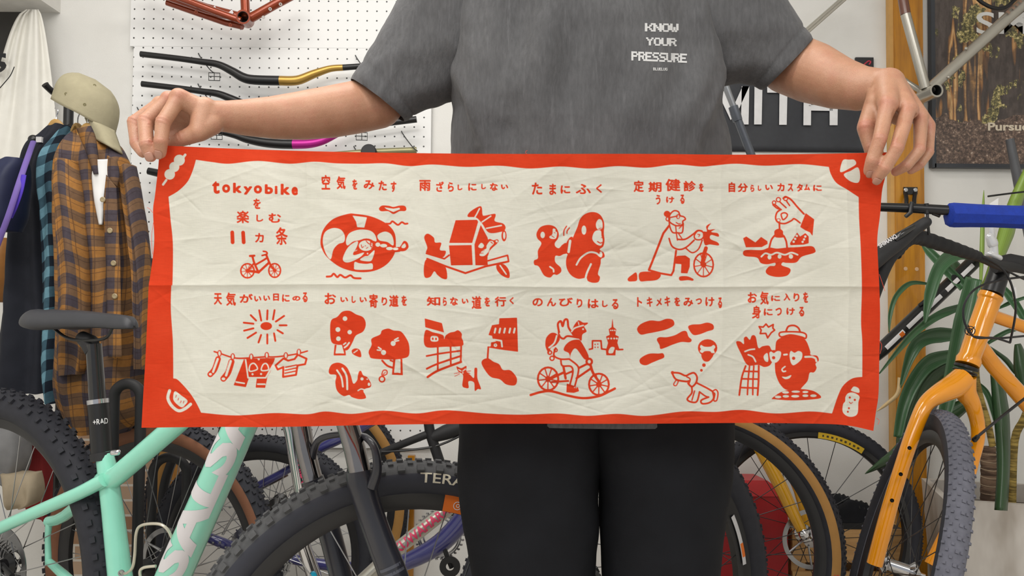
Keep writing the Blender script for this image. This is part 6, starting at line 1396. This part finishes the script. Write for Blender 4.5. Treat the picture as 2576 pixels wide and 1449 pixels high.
# banner
a = P(1690, 196, PWY); b = P(2186, 383, PWY)
bn = thing('banner', 'black banner with big white capital letters behind the forearm at right', 'banner', ((a.x + b.x) / 2, PWY, b.z))
mb = MB(); rings = []
for i in range(12):
    rings.append([V(a.x + (b.x - a.x) * j / 40, WY - .004 - .0025 * (1 + math.sin(j * .55 + i * .3)) * .6, a.z + (b.z - a.z) * i / 11) for j in range(41)])
mb.rings(rings, closed=False); bb = mb.build('cloth', mat('black_vinyl_cloth', '#2b2d33', .55, var=.1, vs=60), bn, fixn=False); bb.modifiers.new('s', 'SOLIDIFY').thickness = .0008
mb = MB(); LW = mat('banner_white', '#dcdcde', .6)
def lquad(pts): mb.add([P(x, y, WY - .0135) for x, y in pts], [(0, 1, 2, 3)])
yt, yb = 217, 313
for q in (((1796, yt), (1812, yt), (1812, yb), (1796, yb)), ((1798, yt), (1816, yt), (1846, 292), (1838, 302)), ((1868, yt), (1885, yt), (1846, 302), (1836, 288)), ((1866, yt), (1885, yt), (1883, yb), (1864, yb)), ((1898, yt + 1), (1918, yt + 1), (1916, yb), (1897, yb)), ((1930, yt + 1), (2010, yt + 2), (2010, yt + 17), (1930, yt + 16)), ((1961, yt + 10), (1981, yt + 10), (1979, yb + 1), (1960, yb + 1)), ((2022, yt + 2), (2041, yt + 2), (2040, yb + 2), (2021, yb + 2)), ((2087, yt + 2), (2108, yt + 2), (2107, yb + 2), (2087, yb + 2)), ((2035, 264), (2095, 264), (2095, 279), (2035, 278))): lquad(q)
p0_ = P(1716, yb, WY - .0133); flat_text(mb, 'S', p0_, P(1782, yb, WY - .0133) - p0_, P(1716, yt, WY - .0133) - p0_, .0002, .02); mb.build('lettering', LW, bn, smooth=False, fixn=False)
ss = MB(); a = P(2150, 146, WY); b = P(2195, 175, WY); ss.box(((a.x + b.x) / 2, WY - .004, (a.z + b.z) / 2), b.x - a.x, .008, a.z - b.z); sg_ = ss.build('small_sign', mat('dark_sign', '#1f2023', .4), smooth=False); tag(sg_, 'small dark sign with a red mark on the wall above the forearm at right', 'sign')
mb = MB(); mb.stube([P(2172, 164, WY - .0085), P(2184, 154, WY - .0085), P(2190, 156, WY - .0085), P(2186, 163, WY - .0085)], .0025, 6); mb.build('red_mark', mat('red_mark', '#b03346', .5), sg_)
# silver frame hung at top right
SFY = WY - .14
sf = thing('frameset', 'silver bicycle frame with a brown seat tube top hung before the forest poster', 'bicycle frame', P(2334, 236, SFY))
T([(2262, -60, SFY, 12), (2278, 36, SFY, 12.5)], sf, 'seat_tube_top', mat('brown_gloss_paint', '#6b3f30', .25, coat=.6), 18); T([(2278, 36, SFY, 12.5), (2328, 222, SFY, 12.5)], sf, 'seat_tube', SILV, 18)
T([(2340, 222, SFY, 14), (2576, 8, SFY, 14.5), (2640, -50, SFY, 14.5)], sf, 'down_tube', SILV, 18); T([(2322, 232, SFY + .03, 8), (2290, 213, SFY + .04, 7.5), (2240, 180, SFY + .05, 7)], sf, 'chain_stay', SILV, 14); T([(2020, 84, SFY + .05, 6), (2125, -8, SFY + .05, 6)], sf, 'seat_stay', SILV, 12); T([(2028, 86, SFY + .03, 3), (2130, -4, SFY + .03, 3)], sf, 'seat_stay', SILV, 12)
Cc = P(2334, 236, SFY); MB().lathe(Cc + V(.0, .034, 0), V(.12, -1, .02), [(.0155, 0), (.0205, 0), (.0205, .07), (.0155, .07)], 28, loop=True).build('bottom_bracket_shell', SILV, sf); MB().lathe(Cc + V(0, .03, 0), V(.12, -1, .02), [(.001, 0), (.0158, 0), (.0158, .064), (.015, .064), (.015, .004), (.001, .004)], 24).build('shell_bore', mat('dark_bore', '#151515', .6), sf)
for x, y in ((2386, 194), (2430, 122)): MB().ball(P(x, y, SFY - .015), .005, 10).build('cable_stop', SILV, sf)
mb = MB(); a = P(2528, 40, SFY - .002); b = P(2572, 0, SFY - .002); wrap_text(mb, 'nill', a, b, pxm(14.4, SFY), CAM - a, .018, off=.3, th=.0006); mb.build('frame_lettering', mat('bronze_decal', '#8b6f5e', .4), sf, smooth=False)
cb = MB(); cb.stube([P(2450, -14, SFY - .02), P(2470, 6, SFY - .02), P(2500, 20, SFY - .02), P(2530, 18, SFY - .02), P(2558, -6, SFY - .02)], .0055, 10); tag(cb.build('cable_loop', BLK), 'thick black cable loop in front of the poster top', 'cable')
# grey tubes
gp = thing('folding_pole', 'grey metal pole with a clamp just right of the shirt side', 'pole', (P(1860, 400, 1.75).x, 1.75, 0))
T([(1816, 190, 1.7, 8), (1846, 270, 1.7, 8)], gp, 'upper_tube', mat('light_grey_metal', '#8e9196', .35, .4), 14); T([(1844, 268, 1.7, 12), (1852, 292, 1.7, 13), (1856, 304, 1.7, 12)], gp, 'clamp', mat('slate_grey_metal', '#565b64', .4, .3), 14); T([(1852, 290, 1.7, 10), (1888, 385, 1.7, 10.5), (1915, 460, 1.7, 11), (1800, 900, 1.75, 11), (1740, 1400, 1.48, 11), (1740, 2110, 1.48, 11)], gp, 'lower_tube', mat('slate_grey_metal', '#565b64', .4, .3), 14); T([(1850, 300, 1.7, 3), (1882, 392, 1.7, 3)], gp, 'thin_rod', BLK, 8)
q_ = MB(); q_.tube([P(2540, 350, 2.44), P(2564, 470, 2.44), P(2600, 640, 2.44)], [pxm(10, 2.44), pxm(12, 2.44), pxm(13, 2.44)], 14); tag(q_.build('display_pole', mat('graphite_grey_metal', '#55565a', .4)), 'grey slanted pole in front of the poster corner at the right edge', 'pole')
q_ = MB(); q_.stube([P(2485, 494, 2.2), P(2530, 488, 2.2), P(2580, 482, 2.2)], .0025, 8); tag(q_.build('thin_rod', BLK), 'thin black rod above the blue grip at the right edge', 'rod')
br = thing('wall_bracket', 'small black bracket screwed to the timber post above the handlebar', 'bracket', P(2290, 490, WY - .035))
mb = MB(); mb.box(P(2290, 480, WY - .033), .042, .005, .022); mb.build('plate', BLK, br)
MB().stube([P(2278, 486, WY - .036), P(2280, 500, WY - .05), P(2282, 516, WY - .06), P(2298, 516, WY - .06), P(2300, 500, WY - .05), P(2302, 486, WY - .036)], .006, 10).build('hook', BLK, br)
for x in (2278, 2302): MB().lathe(P(x, 478, WY - .0355), V(0, -1, 0), [(.001, 0), (.0065, 0), (.006, .003), (.001, .004)], 14).build('screw', CHR, br)
ct = thing('clear_reflector', 'clear plastic clip above the orange bike stem', 'clip', P(2500, 640, 1.85))
CLR = mat('clear_plastic', '#cfd0d2', .15, .2, coat=.6)
mb = MB(); mb.capsule(P(2490, 596, 1.84), P(2497, 612, 1.84), .009, .012, fl=.7).capsule(P(2490, 640, 1.84), P(2510, 648, 1.84), .010, .010, fl=.7).capsule(P(2494, 566, 1.84), P(2496, 600, 1.84), .006, .007, fl=.6).capsule(P(2500, 606, 1.84), P(2500, 640, 1.84), .008, .010, fl=.7); mb.build('body', CLR, ct, angle=80); mb = MB(); mb.poly([P(2490, 512, 1.84), P(2512, 498, 1.84), P(2506, 570, 1.84), P(2488, 560, 1.84)], .0015, V(0, 1, 0)); mb.build('tab', mat('white_plastic', '#dedee0', .4), ct, smooth=False)
# ---------------------------------------------------------------- plant in a square pot
px_y = 2.30
pl = thing('potted_plant', 'tall strap-leaved plant in a pale square pot at the right edge', 'plant', (P(2500, 1300, px_y).x, px_y, 0))
LEAF = {}
def leafmat(nm, c0, c1):
    t = NT(nm); b = t.b; s = t.n('ShaderNodeAttribute', attribute_name='across')
    vein = t.math('ABSOLUTE', t.math('SINE', t.math('MULTIPLY', s.outputs['Fac'], 26)))
    t.l(t.mix(t.math('MULTIPLY', vein, .5), lin(c0), lin(c1)), b.inputs['Base Color']); b.inputs['Roughness'].default_value = .38
    b.inputs['Coat Weight'].default_value = .15; return t.m
LD = leafmat('leaf_dark_green', '#21401f', '#30522c'); LM = leafmat('leaf_mid_green', '#365a38', '#4c7350'); LB = leafmat('leaf_light_green', '#7f9d3a', '#93b04e')
def leaf(pts, wd, m, label=None, taper=(.35, 1, .08)):
    q = catmull(pts, 8); n_ = len(q); mb = MB(); rings = []; ac = []
    for i, (x, y, Y) in enumerate(q):
        s = i / (n_ - 1); p = P(x, y, Y); a = q[max(i - 1, 0)]; b = q[min(i + 1, n_ - 1)]
        dx, dy = b[0] - a[0], b[1] - a[1]; L_ = math.hypot(dx, dy) + 1e-6; nx_, ny_ = -dy / L_, dx / L_
        k_ = np.interp(s, [0, .35, .75, 1], [taper[0], taper[1], taper[1] * .8, taper[2]]); ring = []
        for j in range(7):
            u_ = j / 6 - .5; ring.append(P(x + nx_ * wd * k_ * u_, y + ny_ * wd * k_ * u_, Y + .15 + .018 * (abs(u_) * 2) ** 1.5 * k_ * wd / 40 * (1 if m is not LM else -1))); ac.append(u_)
        rings.append(ring)
    mb.rings(rings, closed=False); o = mb.build('leaf', m, pl, angle=80, fixn=False); at_ = o.data.attributes.new('across', 'FLOAT', 'POINT'); at_.data.foreach_set('value', np.array(ac, np.float32)); o.modifiers.new('s', 'SOLIDIFY').thickness = .0009
    return o
L3 = lambda pts, Y0, Y1: [(x, y, Y0 + (Y1 - Y0) * i / (len(pts) - 1)) for i, (x, y) in enumerate(pts)]
leaf(L3([(2505, 665), (2530, 590), (2552, 515), (2590, 420)], 2.12, 2.08), 42, LB, taper=(.6, 1, .5)); leaf(L3([(2466, 745), (2470, 640), (2472, 560), (2475, 478)], 2.12, 2.16), 13, LB); leaf(L3([(2468, 745), (2485, 700), (2502, 640)], 2.14, 2.16), 20, LB, taper=(.8, 1, .8))
leaf(L3([(2470, 650), (2410, 640), (2366, 670), (2340, 740), (2326, 815)], 2.13, 2.03), 36, LM); leaf(L3([(2425, 722), (2380, 676), (2345, 640), (2320, 615)], 2.14, 2.2), 26, LM, taper=(1, 1, .2)); leaf(L3([(2335, 714), (2290, 713), (2255, 745), (2240, 790), (2237, 835)], 2.16, 2.1), 13, LM)
leaf(L3([(2450, 700), (2436, 760), (2420, 830), (2402, 920), (2384, 1010), (2365, 1090)], 2.06, 1.98), 50, LM, taper=(.8, 1, .5)); leaf(L3([(2440, 720), (2415, 690), (2400, 660)], 2.12, 2.2), 36, LD, taper=(1, 1, .5))
leaf(L3([(2470, 760), (2405, 776), (2350, 800), (2290, 848), (2212, 940)], 2.1, 2.0), 21, LM); leaf(L3([(2450, 850), (2392, 842), (2330, 850), (2295, 885), (2265, 975)], 2.12, 2.06), 38, LM); leaf(L3([(2265, 950), (2258, 990), (2232, 1015), (2205, 1035)], 2.06, 2.05), 14, mat('dry_leaf', '#c9b083', .8), taper=(1, .8, .1))
leaf(L3([(2440, 890), (2385, 896), (2336, 915), (2300, 960), (2274, 1020), (2258, 1100)], 2.12, 2.06), 40, LM, taper=(.4, 1, .5)); leaf(L3([(2430, 920), (2370, 925), (2320, 970), (2290, 1050), (2275, 1130), (2255, 1200)], 2.1, 2.08), 62, LD, taper=(.4, 1, .35)); leaf(L3([(2420, 960), (2350, 985), (2320, 1050), (2300, 1130)], 2.13, 2.12), 60, LD, taper=(.5, 1, .5))
leaf(L3([(2320, 1060), (2280, 1110), (2240, 1150), (2176, 1192)], 2.06, 2.02), 30, LD, taper=(.6, 1, .05)); leaf(L3([(2440, 1010), (2400, 1035), (2350, 1062), (2312, 1075)], 2.1, 2.12), 46, LD, taper=(.5, 1, .3))
leaf(L3([(2505, 930), (2514, 1000), (2522, 1080), (2524, 1180), (2518, 1284)], 1.98, 1.88), 42, LD, taper=(.7, 1, .8)); leaf(L3([(2560, 865), (2570, 920), (2585, 1000), (2600, 1080)], 2.1, 2.05), 44, LD); leaf(L3([(2512, 776), (2545, 760), (2600, 742)], 2.15, 2.1), 9, LM); leaf(L3([(2480, 868), (2505, 850), (2540, 832), (2580, 825)], 2.18, 2.15), 12, LM); leaf(L3([(2485, 870), (2530, 905), (2560, 940), (2590, 935)], 2.2, 2.18), 14, LD)
leaf(L3([(2500, 700), (2540, 745), (2570, 790), (2600, 850)], 2.14, 2.1), 22, LM); leaf(L3([(2440, 950), (2480, 985), (2500, 1040), (2512, 1090)], 2.2, 2.2), 14, LM)
def m_trunk(nm, c0, c1, sc_):
    t = NT(nm); s = t.noise(sc_, 3, .6, sc=(.3, .3, 2.2)); t.l(t.ramp(s, [(.4, lin(c0)), (.6, lin(c1))]), t.b.inputs['Base Color']); t.b.inputs['Roughness'].default_value = .9; t.bump(s, .6, .003); return t.m
MT = m_trunk('brown_trunk', '#4a382c', '#7a6350', 60); MCN = m_trunk('mottled_cane', '#6b5a2c', '#b39a52', 50)
q_ = [(2486, 1290, 2.3, 18), (2486, 1255, 2.3, 18), (2487, 1180, 2.3, 18), (2485, 1124, 2.3, 17)]
MB().tube([P(*a[:3]) for a in catmull(q_, 12)], [pxm(18 + .8 * math.sin(i * 1.7), 2.3) for i in range(37)], 20).build('trunk', MT, pl)
for k_ in range(6):
    Cc = P(2487, 1140 + k_ * 20, 2.3); MB().lathe(Cc, V(.05, -.1, 1), [(.0202, -.001), (.0209, 0), (.0202, .001)], 24).build('trunk_ring', mat('pale_bark', '#a8957c', .9), pl)
T([(2497, 1122, 2.3, 8), (2484, 1060, 2.3, 8), (2466, 1000, 2.3, 8), (2455, 940, 2.29, 8), (2460, 860, 2.28, 7), (2475, 720, 2.27, 6)], pl, 'cane', MCN, 12, 5); T([(2546, 1275, 2.3, 9), (2552, 1110, 2.3, 9), (2578, 1050, 2.3, 9), (2610, 960, 2.3, 9)], pl, 'cane', MCN, 12, 4)
def m_pot():
    t = NT('marbled_pot'); n1 = t.noise(7, 4, .6, sc=(1, 1, .35)); t.l(t.ramp(n1, [(.35, lin('#a89f95')), (.5, lin('#c6c0b9')), (.65, lin('#d6d1ca'))]), t.b.inputs['Base Color']); t.b.inputs['Roughness'].default_value = .45; return t.m
pa = P(2375, 1257, 2.2); zt = pa.z; lf = V(.087, .30, 0).normalized(); ff = V(lf.y, -lf.x, 0)
def pq(u_, v_, z): return V(pa.x, pa.y, 0) + ff * u_ + lf * v_ + V(0, 0, z)
mb = MB(); w_ = .018; PW, PD = .40, .31
def ring4(i_, z): return [pq(i_, i_, z), pq(PW - i_, i_, z), pq(PW - i_, PD - i_, z), pq(i_, PD - i_, z)]
mb.rings([ring4(.03, 0), ring4(0, zt), ring4(w_, zt), ring4(w_, zt - .1)]); mb.build('pot', m_pot(), pl, smooth=False)
mb = MB(); mb.rings([ring4(w_ - .001, zt - .07), ring4(w_ - .001, zt - .05)]); mb.build('soil', mat('dark_soil', '#4a4038', .95, bump=.8, bs=120, bd=.006), pl, smooth=False)
# ---------------------------------------------------------------- red box, crate, shoes
RD = mat('red_plastic', '#a81c22', .4, var=.05)
rx = thing('storage_box', 'red plastic box on the floor behind the dark wheels at right', 'box', (P(1900, 1400, 2.2).x, 2.25, 0))
a = P(1800, 1247, 2.36); b = P(1982, 1247, 2.36)
mb = MB(); mb.box(((a.x + b.x) / 2, 2.435, a.z / 2), b.x - a.x, .15, a.z); mb.build('body', RD, rx, smooth=False)
c1_ = P(1955, 1212, 2.36).z
mb = MB(); zz = a.z; X0, X1 = a.x - .004, b.x + .004
mb.add([V(X0, 2.355, zz), V(X1, 2.355, zz), V(X1, 2.515, zz), V(X0, 2.515, zz), V(X0 + .03, 2.40, zz + .036), V(X1 - .05, 2.40, zz + .036), V(X1 - .06, 2.50, zz + .036), V(X0 + .03, 2.50, zz + .036)], [(0, 3, 2, 1), (4, 5, 6, 7), (0, 1, 5, 4), (1, 2, 6, 5), (2, 3, 7, 6), (3, 0, 4, 7)]); mb.build('lid', RD, rx, smooth=False)
PINE = None
def m_pine():
    t = NT('pine_slats'); g = t.noise(7, 4, .6, sc=(.6, 1, 9)); t.l(t.ramp(g, [(.3, lin('#a97f4c')), (.7, lin('#caa06a'))]), t.b.inputs['Base Color']); t.b.inputs['Roughness'].default_value = .6; return t.m
PINE = m_pine()
ck = thing('wooden_crate', 'pale wooden slatted crate on the floor under the black shoes', 'crate', (P(2150, 1400, 2.28).x, 2.34, 0))
cy0 = 2.37; xl = P(1992, 1400, cy0).x; xr = P(2290, 1400, cy0).x; zt = P(0, 1331, cy0).z + .0
Z = lambda y: P(2150, y, cy0).z
for yA, yB in ((1331, 1414), (1438, 1522), (1545, 1625)):
    za, zb = Z(yA), max(Z(yB), .005)
    if za <= zb: continue
    mb = MB(); mb.box(((xl + xr) / 2, cy0, (za + zb) / 2), xr - xl, .012, za - zb); mb.build('slat', PINE, ck, smooth=False)
    mb = MB(); mb.box(((xl + xr) / 2, cy0 + .105, (za + zb) / 2), xr - xl, .012, za - zb); mb.build('slat', PINE, ck, smooth=False)
for x in (xl + .02, xr - .02):
    for yy in (cy0 + .014, cy0 + .091): mb = MB(); mb.box((x, yy, Z(1336) / 2), .04, .016, Z(1336)); mb.build('corner_post', PINE, ck, smooth=False)
mb = MB(); mb.box(((xl + xr) / 2, cy0 + .0525, Z(1331) - .012), xr - xl - .01, .091, .01); mb.build('top_board', mat('dark_board', '#4a4038', .7), ck, smooth=False)
SHB = mat('black_suede', '#1f2024', .85, var=.15, vs=60, spec=.2)
zt = Z(1331) - .007
def shoe(name, label, x0, x1, ytop, Y, seed):
    t = thing(name, label, 'shoe', (P((x0 + x1) / 2, 1330, Y).x, Y, zt)); A = P(x0, 1325, Y); B = P(x1, 1325, Y); L_ = B.x - A.x; hz = P(0, ytop, Y).z - zt
    mb = MB(); rings = []
    for i in range(19):
        s = i / 18; hgt = hz * (np.interp(s, [0, .06, .3, .55, .8, .95, 1], [.35, .72, 1, .92, .66, .5, .2])); wd = .031 * np.interp(s, [0, .08, .4, .75, .95, 1], [.4, .8, .8, 1, .75, .3])
        rings.append([V(A.x + L_ * s, Y + wd * math.copysign(abs(math.cos(a_)) ** .7, math.cos(a_)), zt + .02 + max(0, hgt - .02) * max(0, math.sin(a_)) ** .6 + (.002 * nz3((s * 5, a_, seed), 2) if math.sin(a_) > 0.1 else 0)) for a_ in (2 * math.pi * k_ / 20 for k_ in range(20))])
    mb.rings(rings).build('upper', SHB, t, angle=80)
    mb = MB(); rings = []
    for i in range(19):
        s = i / 18; wd = .033 * np.interp(s, [0, .08, .4, .75, .95, 1], [.45, .85, .85, 1, .78, .35]); X = A.x - .003 + (L_ + .006) * s
        rings.append([V(X, Y - wd, zt), V(X, Y + wd, zt), V(X, Y + wd, zt + .024), V(X, Y - wd, zt + .024)])
    mb.rings(rings).build('sole', mat('black_sole', '#161618', .7, bump=.5, bs=200, bd=.002), t, smooth=False)
    for i in range(3):
        s = .42 + i * .09; z_ = zt + hz * np.interp(s, [.3, .55, .8], [1.0, .93, .67]); MB().stube([V(A.x + L_ * s, Y - .024, z_ - .018), V(A.x + L_ * (s + .01), Y, z_ + .001), V(A.x + L_ * s, Y + .024, z_ - .018)], .0022, 6).build('lace', MBLK, t)
shoe('shoe', 'black suede shoe in front on the wooden crate', 2098, 2232, 1238, 2.395, 1); shoe('shoe', 'black shoe behind the other one on the crate, heel toward the tan tyre', 2062, 2180, 1222, 2.46, 4)
